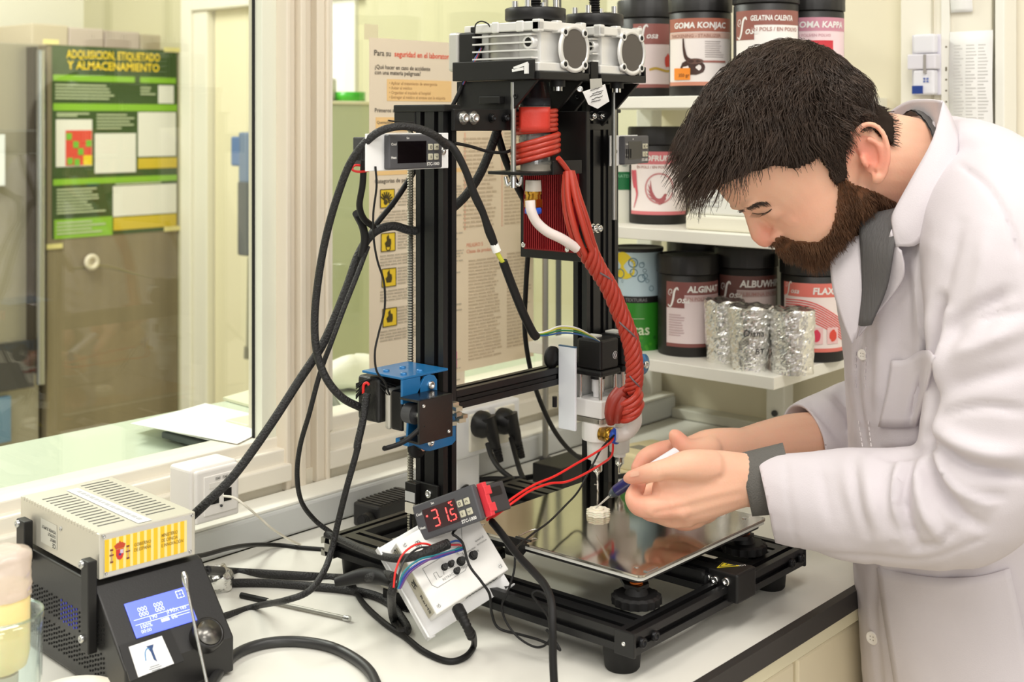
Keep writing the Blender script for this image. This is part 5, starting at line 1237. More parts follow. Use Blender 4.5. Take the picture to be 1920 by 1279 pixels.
def lblob(par, name, f, x, y, rx, ry, o, material, n=18, wob=0, seed=0):
    g = MB(); vs = [f(x, y, o)]
    for i in range(n):
        a = 2 * pi * i / n; k = 1 + wob * noise.noise(V((cos(a) * 2 + seed, sin(a) * 2, seed * 1.3))); vs.append(f(x + rx * k * cos(a), y + ry * k * sin(a), o))
    g.add(vs, [(0, 1 + i, 1 + (i + 1) % n) for i in range(n)], True); return g.build(name, material, par)
LW = m('label_white2', (238, 232, 230), 0.5)
def script_logo(par, f, x, y, s, o):
    """curly script wordmark drawn with brush strokes"""
    g = WINK; k = s
    lstroke(par, 'logo_stroke', f, [(x - .15 * k, y - .15 * k), (x + .05 * k, y - .25 * k), (x + .22 * k, y + .15 * k), (x + .34 * k, y + .75 * k), (x + .52 * k, y + .95 * k), (x + .60 * k, y + .80 * k)], lambda t: .035 * k + .035 * k * sin(pi * t), o, g)
    lstroke(par, 'logo_curl', f, [(x + .05 * k, y + .45 * k), (x - .10 * k, y + .55 * k), (x - .05 * k, y + .80 * k), (x + .12 * k, y + .82 * k), (x + .14 * k, y + .62 * k), (x + .02 * k, y + .60 * k)], .02 * k, o, g)
    ltext(par, f, 'osa', x + .52 * k, y, .62 * k, o, g, 'l', .015, .35)
def fine_print(par, f, x0, x1, y0, y1, rows, o, material, seed):
    rn = random.Random(seed); g = MB()
    for i in range(rows):
        y = y1 - (y1 - y0) * i / rows; xe = x0 + (x1 - x0) * rn.uniform(.7, 1)
        n = 4; vs = []
        for k in range(n + 1):
            x = x0 + (xe - x0) * k / n; vs += [f(x, y, o), f(x, y - (y1 - y0) / rows * .4, o)]
        g.add(vs, [(2 * k, 2 * k + 1, 2 * k + 3, 2 * k + 2) for k in range(n)], True)
    g.build('printed_lines', material, par, kind='stuff')
def label_on(t, c, r, h, u_aim, head, title, sub, x_off=0, logo=True, width=1.15, title_x=.10, hcol=(150, 90, 84), lcol=(238, 232, 230), foot=None):
    """label sheet with header band; returns mapping and size"""
    av = math.atan2(-c.y, -c.x)              # towards the camera
    a0 = av + x_off
    z0 = c.z + h * .10; LH = h * .645; LWd = r * width
    f = wrap(c, r + .0004, a0, z0)
    sheet = patch(t, 'label', f, -LWd, LWd, 0, LH, 0, m('sheet_%02x%02x%02x' % lcol, lcol, 0.45))
    hc = m('head_%02x%02x%02x' % hcol, hcol, 0.45)
    patch(sheet, 'label_header', f, -LWd, LWd, LH * .80, LH, .0003, hc)
    patch(sheet, 'label_footer', f, -LWd, LWd, 0, LH * .055, .0003, m('foot_%02x%02x%02x' % (foot or hcol), foot or hcol, 0.45))
    if logo:
        patch(sheet, 'logo_panel', f, -LWd, -LWd * .38, LH * .60, LH * .80, .0003, hc); script_logo(sheet, f, -LWd * .86, LH * .68, LH * .24, .0006)
    if title: ltext(sheet, f, title, LWd * title_x, LH * .845, LH * .135, .0006, WINK, 'l', .035, .1)
    if sub:
        patch(sheet, 'subtitle_band', f, -LWd * .38 if logo else -LWd, LWd, LH * .70, LH * .79, .0003, m('sub_%02x%02x%02x' % lcol, tuple(int(.75 * a + .25 * b) for a, b in zip(lcol, hcol)), 0.5))
        ltext(sheet, f, sub, LWd * title_x if logo else -LWd * .95, LH * .715, LH * .075, .0006, m('sub_ink', (176, 130, 122), 0.6), 'l', .015)
    return sheet, f, LWd, LH

Z1, Z2, Z3 = BOARDS
XF = SX + .062
R1, H1 = .0445, .148
# bottom board
t, c, r, h = tub('ingredient_tub', 'black tub with mauve label ALGIN and a purple flower, left of the foil cups', 1290, SX + .085, Z1, R1, H1 * .99)
s_, f, lw, lh = label_on(t, c, r, h, 0, 0, 'ALGINAT', 'EN POLS', .28, True, 1.05, -.30, (132, 78, 74), (228, 212, 212))
for k in range(7): lblob(s_, 'flower_print', f, lw * (.42 + .10 * (k % 3)), lh * (.30 + .055 * k), .006, .0045, .0006 + k * .00004, m('flower_purple', (98, 62, 130), 0.5), 14, .5, k)
fine_print(s_, f, -lw * .9, -lw * .35, lh * .15, lh * .5, 9, .0006, m('mauve_ink', (196, 170, 172), 0.6), 1)
t, c, r, h = tub('ingredient_tub', 'black tub with brown label ALBUWHIP standing behind the foil cups', 1399, SX + .150, Z1, R1 * 1.03, H1 * 1.06)
s_, f, lw, lh = label_on(t, c, r, h, 0, 0, 'ALBUWHIP', 'ALBUMINA EN POLVO', .12, True, 1.1, -.30, (104, 62, 56), (222, 206, 204))
lblob(s_, 'bubble_print', f, lw * .2, lh * .45, .022, .012, .0006, m('bubble_pink', (196, 130, 140), 0.5), 20, .3, 3)
t, c, r, h = tub('ingredient_tub', 'plain black tub lid at the back of the lowest board between two labelled tubs', 1308, SX + .205, Z1, R1 * 1.05, H1 * 1.12)
t, c, r, h = tub('ingredient_tub', 'black tub with salmon label FLAX and red wavy lines, right of the foil cups', 1524, SX + .170, Z1, R1 * 1.03, H1 * 1.02)
s_, f, lw, lh = label_on(t, c, r, h, 0, 0, 'FLAXSEED', None, .06, False, 1.12, -.05, (226, 120, 108), (246, 232, 228))
script_logo(s_, f, -lw * .86, lh * .845, lh * .17, .0006)
for k in range(9):
    y0 = lh * (.74 - .035 * k); lstroke(s_, 'wave_print', f, [(-lw * .9, y0), (-lw * .4, y0 + .001), (0, y0 - lh * .03), (lw * .4, y0 - lh * .14), (lw * .9, y0 - lh * .30)], .0007, .0006, m('wave_red', (226, 70, 70), 0.5))
for (x0, x1, cc) in ((-.15, .22, (220, 60, 90)), (.34, .70, (224, 74, 56))):
    patch(s_, 'photo_print', f, lw * x0, lw * x1, lh * .12, lh * .36, .0008, m('photo_%d' % cc[1], (240, 200, 200), 0.5), 6)
    lblob(s_, 'photo_subject', f, lw * (x0 + x1) / 2, lh * .24, lw * .12, lh * .09, .0011, m('subj_%d' % cc[1], cc, 0.5), 16, .25, cc[0])
# green and yellow can
c = on_shelf(1193, SX + .075, Z1); r, h = .0405, .152
t = thing('citras_can', 'tall can with yellow-blue bubble print above green print, left end of lowest board', 'tub', c, 0)
MB().lathe([(r * .98, 0), (r, .002), (r, h * .97), (r * .98, h * .975)], c, 40).build('body', m('can_pale_blue', (190, 212, 220), 0.35), t)
MB().lathe([(r * 1.01, h * .965), (r * 1.02, h * .97), (r * 1.02, h), (r * .95, h), (r * .94, h * .99), (.0001, h * .99)], c, 40).build('lid', LIDM, t)
av = math.atan2(-c.y, -c.x); f = wrap(c, r + .0004, av, c.z)
patch(t, 'green_print', f, -r * 1.6, r * 1.6, 0, h * .47, .0001, m('can_green', (48, 132, 36), 0.35), 20)
patch(t, 'black_band', f, -r * 1.6, r * 1.6, h * .47, h * .535, .0002, LIDM, 20)
lblob(t, 'yellow_print', f, -r * .55, h * .83, r * .55, h * .13, .0002, m('can_yellow', (236, 212, 50), 0.35), 26, .15, 2)
ltext(t, f, 'Citras', -r * .85, h * .16, h * .15, .0004, m('can_text', (216, 226, 190), 0.5), 'l', .01); ltext(t, f, 'TEXTURAS', 0, h * .485, h * .045, .0004, m('can_band_text', (130, 130, 130), 0.5), 'c', .01)
patch(t, 'thin_rule', f, -r * .5, r * .3, h * .315, h * .319, .0004, m('can_text', (216, 226, 190), 0.5), 6)
rn = random.Random(11)
for k in range(15):
    x, y, rr = rn.uniform(-r * 1.0, r * 1.0), h * rn.uniform(.58, .92), rn.choice((.002, .003, .0042, .006, .0075))
    g = MB(); N = 18; vs = []
    for i in range(N):
        a = 2 * pi * i / N; vs += [f(x + rr * cos(a), y + rr * sin(a), .0004), f(x + rr * .80 * cos(a), y + rr * .80 * sin(a), .0004)]
    g.add(vs, [(2 * i, (2 * i + 2) % (2 * N), (2 * i + 3) % (2 * N), 2 * i + 1) for i in range(N)]); g.build('bubble_print', m('can_bubble', (84, 124, 140), 0.4), t)
for k in range(26):
    lblob(t, 'pea_print', f, rn.uniform(-r * 1.0, r * 1.0), h * rn.uniform(.02, .13), .0028, .0028, .0004 + k * .00001, m('can_pea_%d' % (k % 2), ((70, 150, 40), (34, 100, 30))[k % 2], 0.4), 10)
# foil cups
def foil_cup(label, u, v, X, r0, r1, h, seed):
    c = onX(u, v, X); c = V((c.x, c.y, Z1)); t = thing('foil_cup', label, 'foil cup', c, 0, 'foil covered cups on the lowest board')
    N, Mh = 72, 40; rg = []
    for j in range(Mh + 1):
        tt = j / Mh; z = h * tt; rr = r0 + (r1 - r0) * tt
        row = []
        for i in range(N):
            a = 2 * pi * i / N; p = V((cos(a) * rr, sin(a) * rr, z)); q = p * 95 + V((seed * 7, 0, 0))
            cr = abs(noise.noise(q)) + .5 * abs(noise.noise(q * 2.3)) + .2 * noise.noise(q * 6)
            k = 1 + (.055 - .095 * cr)
            row.append(c + V((p.x * k, p.y * k, z + .0012 * noise.noise(q * 1.7) * (1 if 0 < j else 0))))
        rg.append(row)
    for (f_, dz) in ((.96, .002), (.75, .001), (.45, -.001), (.12, .001)):
        rg.append([c + V((cos(2 * pi * i / N) * r1 * f_, sin(2 * pi * i / N) * r1 * f_, h + dz + .0035 * noise.noise(V((cos(2 * pi * i / N) * f_ * 2.4, sin(2 * pi * i / N) * f_ * 2.4, seed))))) for i in range(N)])
    g = MB(); g.rings(rg, smooth=False); g.build('foil_wrap', FOIL, t); return t, c
fc, cc = foil_cup('foil covered cup at the left of the three cups', 1358, 686, SX + .060, .0245, .0282, .086, 1)
fc2, cc2 = foil_cup('foil covered cup in the middle with handwriting on its side', 1408, 696, SX + .034, .0245, .0315, .086, 2)
fc3, cc3 = foil_cup('foil covered cup at the right beside the salmon labelled tub', 1486, 694, SX + .050, .0270, .0298, .085, 3)
f = wrap(cc2, .0336, math.atan2(-cc2.y, -cc2.x), Z1)
for (s_, x, y, sz) in (('Diana', -.010, .050, .0125), ('BT', .006, .026, .0110)): ltext(fc2, f, s_, x, y, sz, .0006, INK, 'l', .005, .15, None, 'handwriting')
# middle board
t, c, r, h = tub('ingredient_tub', 'black tub with pink label and rose coloured shell print on the middle board', 1234, SX + .100, Z2, R1, H1 * .99)
s_, f, lw, lh = label_on(t, c, r, h, 0, 0, None, None, .02, False, 1.15, -.2, (214, 120, 126), (244, 234, 232))
ltext(s_, f, 'IGOFRUIT', -lw * .62, lh * .855, lh * .12, .0006, WINK, 'l', .035, .1); ltext(s_, f, 'EN POLS / EN POLVO', -lw * .70, lh * .735, lh * .06, .0006, m('sub_ink', (176, 130, 122), 0.6), 'l', .015)
SHL = m('shell_rose', (176, 96, 100), 0.5)
for k in range(5):
    a = .35 * k; lstroke(s_, 'shell_print', f, [(lw * .02 + .018 * cos(2.4 + a), lh * .40 + .020 * sin(2.4 + a)), (lw * .02 + .012 * cos(3.4 + a), lh * .40 + .016 * sin(3.4 + a)), (lw * .02 + .010 * cos(4.6 + a), lh * .38 + .018 * sin(4.6 + a)), (lw * .08, lh * .18)], lambda t: .0018 * sin(pi * t) + .0003, .0006 + k * .00005, SHL)
g = MB()
for i in range(1): pass
lstroke(s_, 'shell_print', f, [(lw * .02 + .021 * cos(q_), lh * .42 + .022 * sin(q_)) for q_ in [x_ * .5 for x_ in range(13)]], .0012, .0006, m('shell_rose2', (204, 140, 142), 0.5), 4)
lstroke(s_, 'stem_print', f, [(-lw * .80, lh * .70), (-lw * .74, lh * .45), (-lw * .70, lh * .30), (-lw * .84, lh * .10)], lambda t: .003 * (1 - t) + .0006, .0006, m('stem_red', (214, 96, 110), 0.5))
lstroke(s_, 'stem_print', f, [(-lw * .92, lh * .70), (-lw * .88, lh * .55), (-lw * .80, lh * .42)], lambda t: .002, .0006, m('stem_red', (214, 96, 110), 0.5))
c = on_shelf(1163, SX + .085, Z2); r, h = .032, .125
t = thing('white_jar', 'white jar with a green band half hidden behind the right printer post', 'tub', c, 0)
MB().lathe([(r * .97, 0), (r, .003), (r, h * .84), (r * .9, h * .87)], c, 36).build('body', m('jar_white', (222, 222, 208), 0.4), t)
MB().lathe([(r * .98, h * .86), (r * .98, h), (.0001, h)], c, 36).build('lid', m('jar_lid', (214, 212, 200), 0.45), t)
f = wrap(c, r + .0003, math.atan2(-c.y, -c.x), c.z); patch(t, 'green_band', f, -r * 1.5, r * 1.5, h * .40, h * .62, .0002, m('band_green', (20, 110, 60), 0.4), 16)
ltext(t, f, 'ULTRATEX', 0, h * .55, h * .055, .0004, m('band_text', (130, 190, 150), 0.5), 'c', .01); lblob(t, 'round_mark', f, r * .2, h * .73, .006, .006, .0003, m('mark_grey', (150, 160, 150), 0.5))
q = on_shelf(1290, SX + .03, Z2); q2 = on_shelf(1425, SX + .03, Z2)
t = thing('white_box', 'white plastic box with faint print beside the pink labelled tub', 'box', (SX + .08, (q.y + q2.y) / 2, Z2))
MB().bb(SX + .022, SX + .120, q2.y, q.y, Z2, Z2 + .022).build('base_tray', m('box_cream', (240, 236, 220), 0.4), t, bevel=.004, seg=3)
MB().bb(SX + .028, SX + .114, q2.y + .003, q.y - .003, Z2 + .022, Z2 + .080).build('box_body', m('box_white', (240, 240, 234), 0.45), t, bevel=.003)
g = MB(); rn = random.Random(6)
for i in range(6): g.bb(SX + .0272, SX + .0279, q.y - .012 - rn.uniform(.028, .044), q.y - .012, Z2 + .034 + i * .006, Z2 + .0365 + i * .006)
g.build('printed_lines', m('box_print', (206, 206, 204), 0.6), t, kind='stuff')
# top board
t, c, r, h = tub('ingredient_tub', 'black tub behind the right pump with script logo and yellow-red print on pale label', 1214, SX + .120, Z3, R1 * 1.02, H1 * 1.02)
s_, f, lw, lh = label_on(t, c, r, h, 0, 0, None, None, .30, False, .80, .1, (150, 92, 86), (226, 208, 206))
patch(s_, 'logo_panel', f, -lw, lw, lh * .68, lh, .0004, m('head_%02x%02x%02x' % (150, 92, 86), (150, 92, 86), 0.45)); script_logo(s_, f, -lw * .72, lh * .77, lh * .22, .0008)
lblob(s_, 'photo_subject', f, lw * .55, lh * .42, .006, .010, .0007, m('subj_red', (206, 60, 44), 0.5), 12, .4, 2)
lstroke(s_, 'photo_print', f, [(-lw * .3, lh * .28), (0, lh * .30), (lw * .5, lh * .26), (lw * .9, lh * .3)], .0018, .0007, m('print_mustard', (196, 160, 60), 0.5))
t, c, r, h = tub('ingredient_tub', 'black tub with brown label GOMA KONJAC, chocolate print and orange price sticker', 1313, SX + .056, Z3, R1, H1)
s_, f, lw, lh = label_on(t, c, r, h, 0, 0, None, None, -.04, False, 1.25, -.8, (168, 100, 82), (240, 232, 228), (206, 140, 116))
ltext(s_, f, 'GOMA KONJAC', -lw * .72, lh * .855, lh * .12, .0006, WINK, 'l', .035, .1); patch(s_, 'subtitle_band', f, -lw, lw, lh * .70, lh * .79, .0003, m('konjac_sub', (214, 180, 166), 0.5)); ltext(s_, f, 'THICKENING - STABILIZER', -lw * .85, lh * .715, lh * .07, .0006, m('sub_ink2', (166, 118, 104), 0.6), 'l', .015)
CH = m('choc_print', (70, 46, 40), 0.4)
lstroke(s_, 'pour_print', f, [(-lw * .42, lh * .70), (-lw * .40, lh * .55), (-lw * .34, lh * .42), (-lw * .20, lh * .36), (-lw * .02, lh * .34)], lambda t: .0012 + .003 * t, .0006, CH)
lblob(s_, 'choc_print', f, -lw * .18, lh * .27, .0185, .011, .0006, CH, 20, .1, 1); lblob(s_, 'choc_print', f, -lw * .10, lh * .36, .012, .004, .0007, m('choc_print2', (104, 74, 64), 0.4), 18)
patch(s_, 'price_sticker', f, -lw * .72, -lw * .22, lh * .085, lh * .26, .0010, m('sticker_orange', (240, 142, 40), 0.5), 8); ltext(s_, f, '350 gr', -lw * .55, lh * .13, lh * .07, .0013, m('dark_orange_ink', (120, 66, 30), 0.6), 'l', .01)
fine_print(s_, f, lw * .15, lw * .70, lh * .40, lh * .66, 8, .0006, m('konjac_ink', (190, 180, 178), 0.6), 4); patch(s_, 'brown_rule', f, lw * .1, lw * .75, lh * .34, lh * .37, .0006, m('konjac_rule', (170, 110, 100), 0.5), 6)
t, c, r, h = tub('ingredient_tub', 'black tub with brown label GELATINA CALENTA above the hair of the person', 1436, SX + .052, Z3, R1 * 1.00, H1 * 1.045)
s_, f, lw, lh = label_on(t, c, r, h, 0, 0, None, None, .10, True, 1.2, -.3, (148, 92, 82), (242, 238, 234))
ltext(s_, f, 'GELATINA CALENTA', -lw * .48, lh * .86, lh * .10, .0006, WINK, 'l', .03, .1, lw * 1.15); ltext(s_, f, 'EN POLS / EN POLVO', -lw * .46, lh * .715, lh * .075, .0006, m('sub_ink', (176, 130, 122), 0.6), 'l', .02)
t, c, r, h = tub('ingredient_tub', 'black tub with pink label GOMA KAPPA at the right end of the top board', 1523, SX + .150, Z3, R1, H1)
s_, f, lw, lh = label_on(t, c, r, h, 0, 0, None, None, .18, False, 1.2, -.3, (204, 140, 158), (240, 214, 218))
ltext(s_, f, 'GOMA KAPPA', -lw * .66, lh * .85, lh * .13, .0006, WINK, 'l', .03, .1); ltext(s_, f, 'EN POLS/EN POLVO', -lw * .6, lh * .715, lh * .06, .0006, m('sub_ink3', (206, 160, 170), 0.6), 'l', .015)
patch(s_, 'photo_print', f, -lw * .2, lw * .42, lh * .38, lh * .66, .0006, m('photo_red', (206, 56, 66), 0.5), 8)
t, c, r, h = tub('ingredient_tub', 'plain black tub just behind the threaded spindle of the left pump', 1050, SX + .075, Z3, R1 * .85, H1 * .86)
t, c, r, h = tub('ingredient_tub', 'plain black tub between the two pump spindles on the top board', 1128, SX + .205, Z3, R1 * 1.04, H1 * .97)
# ------------------------------------------------------------------ translucent posters on the glass
GP = WY + .024
def gpt(u, v, o=0.): return onY(u, v, GP - o)
def gquad(mb, u0, u1, vt, vb, o, slope=True):
    x0, x1 = XatY(u0, GP), XatY(u1, GP); um = 780; mb.bb(x0, x1, GP - o - .0003, GP - o, gpt(um, vb).z, gpt(um, vt).z)
po = thing('safety_poster', 'white Spanish laboratory safety poster taped on the window behind the left post', 'poster', gpt(775, 740))
PAP = m('poster_paper', (232, 218, 196), 0.7)
g = MB(); gquad(g, 692, 871, 76, 740, 0); g.build('sheet', PAP, po)
for (u0, u1, v0, v1) in ((725, 846, 150, 190), (704, 871, 220, 246), (704, 871, 318, 326)):
    g = MB(); gquad(g, u0, u1, v0, v1, .0005); g.build('peach_box', m('poster_peach', (240, 202, 142), 0.7), po)
def gtext(s_, u, v, sz, col, wd=None, o=.001, bold=.012, par=None):
    g = MB(); g.text(s_, V((XatY(u, GP), GP - o, gpt(780, v).z)), (1, 0, 0), (0, 0, 1), sz, 'l', bold, 0, wd); g.build('lettering', col, par or po)
DK = m('poster_dark', (96, 88, 80), 0.7); RDk = m('poster_red2', (232, 92, 66), 0.7); BRN = m('poster_brown', (176, 136, 92), 0.7)
def xw(u0, u1): return XatY(u1, GP) - XatY(u0, GP)
gtext('Para su', 701, 108, .0115, DK, xw(701, 732)); gtext('seguridad en el laboratorio', 739, 108, .0115, RDk, xw(739, 848)); gtext('...', 850, 108, .011, DK)
gtext('¿Qué hacer en caso de accidente', 702, 132, .0085, DK, xw(702, 806)); gtext('con una materia peligrosa?', 702, 142, .0085, DK, xw(702, 788))
for i, s_ in enumerate(('• Aplicar el tratamiento de emergencia', '• Avisar al médico', '• Organizar el traslado al hospital', '• Entregar al médico el envase con la etiqueta')): gtext(s_, 729, 160 + i * 8.6, .0062, BRN)
gtext('Primeros auxilios', 702, 211, .0085, DK, xw(702, 760)); gtext('Quemaduras', 706, 232, .006, DK); gtext('Categorias de peligro', 702, 340, .0085, DK, xw(702, 775))
pl_ = MB(); rn = random.Random(12)
def glines(mb, u0, u1, v0, v1, rows, seed, o=.001, hgt=.42):
    rn = random.Random(seed)
    for i in range(rows):
        v = v0 + (v1 - v0) * i / rows; u = u0
        ue = u0 + (u1 - u0) * rn.uniform(.75, 1)
        while u < ue:
            w_ = rn.uniform(6, 18); gquad(mb, u, min(u + w_, ue), v, v + (v1 - v0) / rows * hgt, o); u += w_ + 2
for k, (v, n) in enumerate(((352, 0), (432, 0), (497, 0), (570, 0), (677, 0))):
    glines(pl_, 745, 868, v, v + 34, 6, k); glines(pl_, 712, 868, v + 40, v + 62, 4, k + 9)
pl_.build('printed_lines', m('poster_grey', (188, 176, 156), 0.7), po, kind='stuff')
for k, v in enumerate((352, 432, 497, 570, 677)):
    u = 712 + k * 1.5
    g = MB(); gquad(g, u, u + 26, v, v + 33, .001); sgn = g.build('hazard_square', m('hazard_yellow', (238, 204, 50), 0.6), po)
    g = MB(); x0, x1 = XatY(u, GP), XatY(u + 26, GP); za, zb = gpt(780, v).z, gpt(780, v + 33).z; y = GP - .0016
    for (a, b) in (((x0, za), (x1, za)), ((x1, za), (x1, zb)), ((x1, zb), (x0, zb)), ((x0, zb), (x0, za))): g.tube([V((a[0], y, a[1])), V((b[0], y, b[1]))], .0006, 4, 1)
    xc, zc_ = (x0 + x1) / 2, (za + zb) / 2; hw_ = (x1 - x0) / 2; hz_ = (za - zb) / 2
    if k == 0:
        for j in range(9):
            a = -.3 + j * .36; g.tube([V((xc - hw_ * .2 + hw_ * .3 * cos(a), y, zc_ - hz_ * .3 + hz_ * .3 * sin(a))), V((xc - hw_ * .2 + hw_ * .95 * cos(a), y, zc_ - hz_ * .3 + hz_ * 1.05 * sin(a)))], .0012, 4, 1)
        g.ball((xc - hw_ * .25, y, zc_ - hz_ * .4), hw_ * .3, 10, 6, (1, .15, 1))
    else:
        fl = [(-.35, -.55), (-.5, -.1), (-.2, .2), (-.25, .55), (.05, .85), (.12, .4), (.38, .3), (.42, -.2), (.3, -.55)]
        g.prism([(px * hw_, pz * hz_) for px, pz in fl], (xc, y, zc_), (1, 0, 0), (0, 0, 1), (0, -1, 0), .0003)
        if k in (1, 4): g.torus((xc, y, zc_ - hz_ * .62), (0, 1, 0), hw_ * .3, .0008, 14, 4)
    g.build('hazard_symbol', m('hazard_black', (70, 60, 24), 0.7), sgn)
for (u0, v0) in ((683, 52),):
    g = MB(); gquad(g, u0, u0 + 26, v0, v0 + 28, -.0002); g.build('tape', m('poster_tape', (228, 220, 184), 0.4), po)
po2 = thing('table_poster', 'pale printed table sheet on the window right of the left post', 'poster', gpt(930, 700))
g = MB(); gquad(g, 853, 1000, 205, 715, .0002); g.build('sheet', m('poster_paper2', (232, 214, 186), 0.7), po2)
g = MB()
for (u0, u1, v0, v1, n) in ((868, 930, 260, 440, 22), (945, 992, 250, 440, 26), (878, 940, 500, 700, 30), (950, 995, 495, 690, 28)): glines(g, u0, u1, v0, v1, n, u0, .001)
g.build('printed_lines', m('poster_grey2', (200, 180, 152), 0.7), po2, kind='stuff')
gtext('PELIGRO S', 874, 474, .008, m('pale_red', (224, 150, 120), 0.7), None, .001, .01, po2); gtext('Clases de productos', 874, 486, .008, m('pale_red', (224, 150, 120), 0.7), None, .001, .01, po2)
g = MB(); gquad(g, 870, 872, 250, 440, .0008); gquad(g, 940, 941, 250, 440, .0008); g.build('red_rule', m('pale_red2', (228, 176, 148), 0.7), po2)
g = MB(); gquad(g, 849, 856, 674, 708, .0008); g.build('pink_tab', m('pink_tab', (226, 130, 170), 0.6), po2)
# ------------------------------------------------------------------ cables
def pts_of(L, r=0.0):
    out = []
    for p in L:
        if len(p) == 2: out.append(onz(p[0], p[1], BZ + r))
        else: out.append(P(*p))
    return out
BRAID = m('braided_sleeve', (26, 25, 25), 0.5, bump=0.9, bscale=520)
def cable(name, label, L, r, material=RUBBER, cat='cable', braid=False, sub=8, taper=None, group=None, n=10):
    pts = pts_of(L, r)
    g = MB(); g.tube(pts, (lambda t: r * taper(t)) if taper else r, n, sub)
    o = g.build(name, BRAID if braid else material); tag(o, label, cat, group)
    return o
cable('thick_harness', 'thick black cable rising from the silver power supply to the left printer post', [(356, 972, 1.27), (385, 945, 1.265), (440, 890, 1.27), (505, 800, 1.285), (560, 715, 1.30), (608, 640, 1.31), (648, 545, 1.32), (672, 478, 1.33), (700, 437, 1.335), (735, 424, 1.345), (765, 431, 1.352), (790, 434, 1.358)], .0046, BRAID)
cable('braided_loop', 'big braided black loop arching over the left thermostat down to the taped motor', [(838, 274, 1.29), (815, 254, 1.272), (780, 240, 1.26), (740, 238, 1.25), (700, 254, 1.245), (660, 300, 1.25), (632, 370, 1.26), (610, 450, 1.27), (596, 530, 1.28), (590, 600, 1.285), (594, 660, 1.285), (612, 710, 1.285), (642, 746, 1.29), (680, 766, 1.305)], .0040, BRAID)
cable('braided_cable', 'braided black cable hanging from the harness junction down to the rear printer rail', [(690, 462, 1.325), (668, 520, 1.31), (645, 578, 1.30), (622, 640, 1.295), (600, 700, 1.30), (580, 775, 1.31), (563, 835, 1.33), (557, 890, 1.35), (565, 940, 1.37), (590, 975, 1.39), (622, 1000, 1.395)], .0026, braid=True)
cable('braided_cable', 'long black cable from the taped motor curving down onto the bench left of the printer', [(688, 738, 1.30), (680, 790, 1.29), (671, 830, 1.285), (668, 850, 1.285), (650, 915, 1.29), (635, 975, 1.30), (622, 1030, 1.30), (608, 1070, 1.28), (580, 1108, 1.255), (535, 1126, 1.25), (480, 1137), (418, 1156)], .0036, braid=True, taper=lambda t: 1.1 if t < .25 else .92)
cable('taped_wire_bundle', 'black taped wire bundle dropping from behind the left thermostat', [(682, 300, 1.27), (680, 345, 1.275), (674, 385, 1.285), (682, 410, 1.30), (700, 425, 1.325)], .0034)
cable('taped_wire_bundle', 'black taped bundle slanting from the harness up behind the left post', [(690, 448, 1.335), (706, 420, 1.345), (738, 380, 1.36), (765, 340, 1.375), (785, 308, 1.385)], .0030)
cable('junction_wrap', 'taped junction where the harness cables meet left of the post', [(668, 400, 1.30), (680, 425, 1.318), (684, 450, 1.322), (678, 482, 1.322)], .0042)
cable('thin_wire', 'thin black wire hanging in front of the poster down to the blue bracket', [(704, 312, 1.25), (706, 350, 1.25), (700, 400, 1.255), (701, 450, 1.26), (708, 490, 1.265), (720, 530, 1.27), (721, 580, 1.27), (710, 625, 1.265), (703, 660, 1.26), (706, 695, 1.262), (722, 718, 1.27), (730, 740, 1.28)], .0011)
cable('red_loop_wire', 'small red loop of wire under the left thermostat', [(700, 312, 1.27), (690, 320, 1.268), (670, 322, 1.265), (660, 317, 1.265), (666, 310, 1.268), (682, 311, 1.272)], .0012, m('red_wire', (214, 30, 26), 0.4))
cable('taped_cable', 'black taped cable descending right of the left post to a white tagged splice', [(826, 262, 1.30), (850, 278, 1.298), (872, 318, 1.30), (890, 366, 1.305), (905, 398, 1.31), (916, 430, 1.315), (927, 458, 1.32)], .0042, taper=lambda t: .9 + .25 * sin(t * 9) ** 2 * t)
cable('splice_wires', 'yellow and green wires showing in the gap below the white splice tag', [(929, 468, 1.321), (938, 484, 1.323), (946, 497, 1.326)], .0024, m('wire_yellow', (190, 190, 60), 0.4))
cable('white_splice_tag', 'white tag taped around the splice of the black cable', [(926, 457, 1.3205), (932, 472, 1.322)], .0046, m('tape_white', (236, 234, 230), 0.5))
cable('black_sleeve', 'thick black sleeve slanting towards the print head motors', [(943, 490, 1.325), (960, 535, 1.335), (980, 585, 1.345), (998, 622, 1.355), (1006, 632, 1.36)], .0047)
for k, (cn, cc, dv) in enumerate((('yellow', (226, 214, 50), -3), ('green', (40, 120, 70), 0), ('blue', (40, 90, 150), 3), ('white', (226, 226, 222), -5))):
    cable('motor_wire', '%s wire running from the black sleeve to the print head motor' % cn, [(1004, 628 + dv * .4, 1.36), (1025, 626 + dv, 1.37), (1050, 620 + dv * 1.6, 1.39), (1080, 622 + dv * 1.4, 1.41), (1108, 632 + dv * .6, 1.44), (1124, 640, 1.47)], .0009, m('wire_' + cn, cc, 0.4))
cable('braided_cable', 'braided black cable slanting from the cross beam to behind the left post', [(934, 240, 1.44), (918, 285, 1.44), (898, 330, 1.44), (872, 368, 1.44), (838, 400, 1.44)], .0052, braid=True)
cable('taped_cable', 'black cable hanging behind the cross beam towards the heat sink panel', [(930, 240, 1.45), (936, 262, 1.45), (948, 300, 1.455), (965, 340, 1.465), (985, 378, 1.485)], .0044)
cable('thin_cable', 'thin black cable crossing from the left post to the syringe', [(850, 268, 1.335), (880, 274, 1.35), (915, 284, 1.37), (945, 286, 1.385), (962, 280, 1.395)], .0018)
cable('hanging_cable', 'black cable hanging from the heat sink panel past the beam to the rear adapter', [(990, 475, 1.50), (986, 540, 1.52), (984, 620, 1.55), (994, 690, 1.58), (1010, 745, 1.62), (1035, 800, 1.66), (1062, 838, 1.69), (1090, 862, 1.72)], .0030)
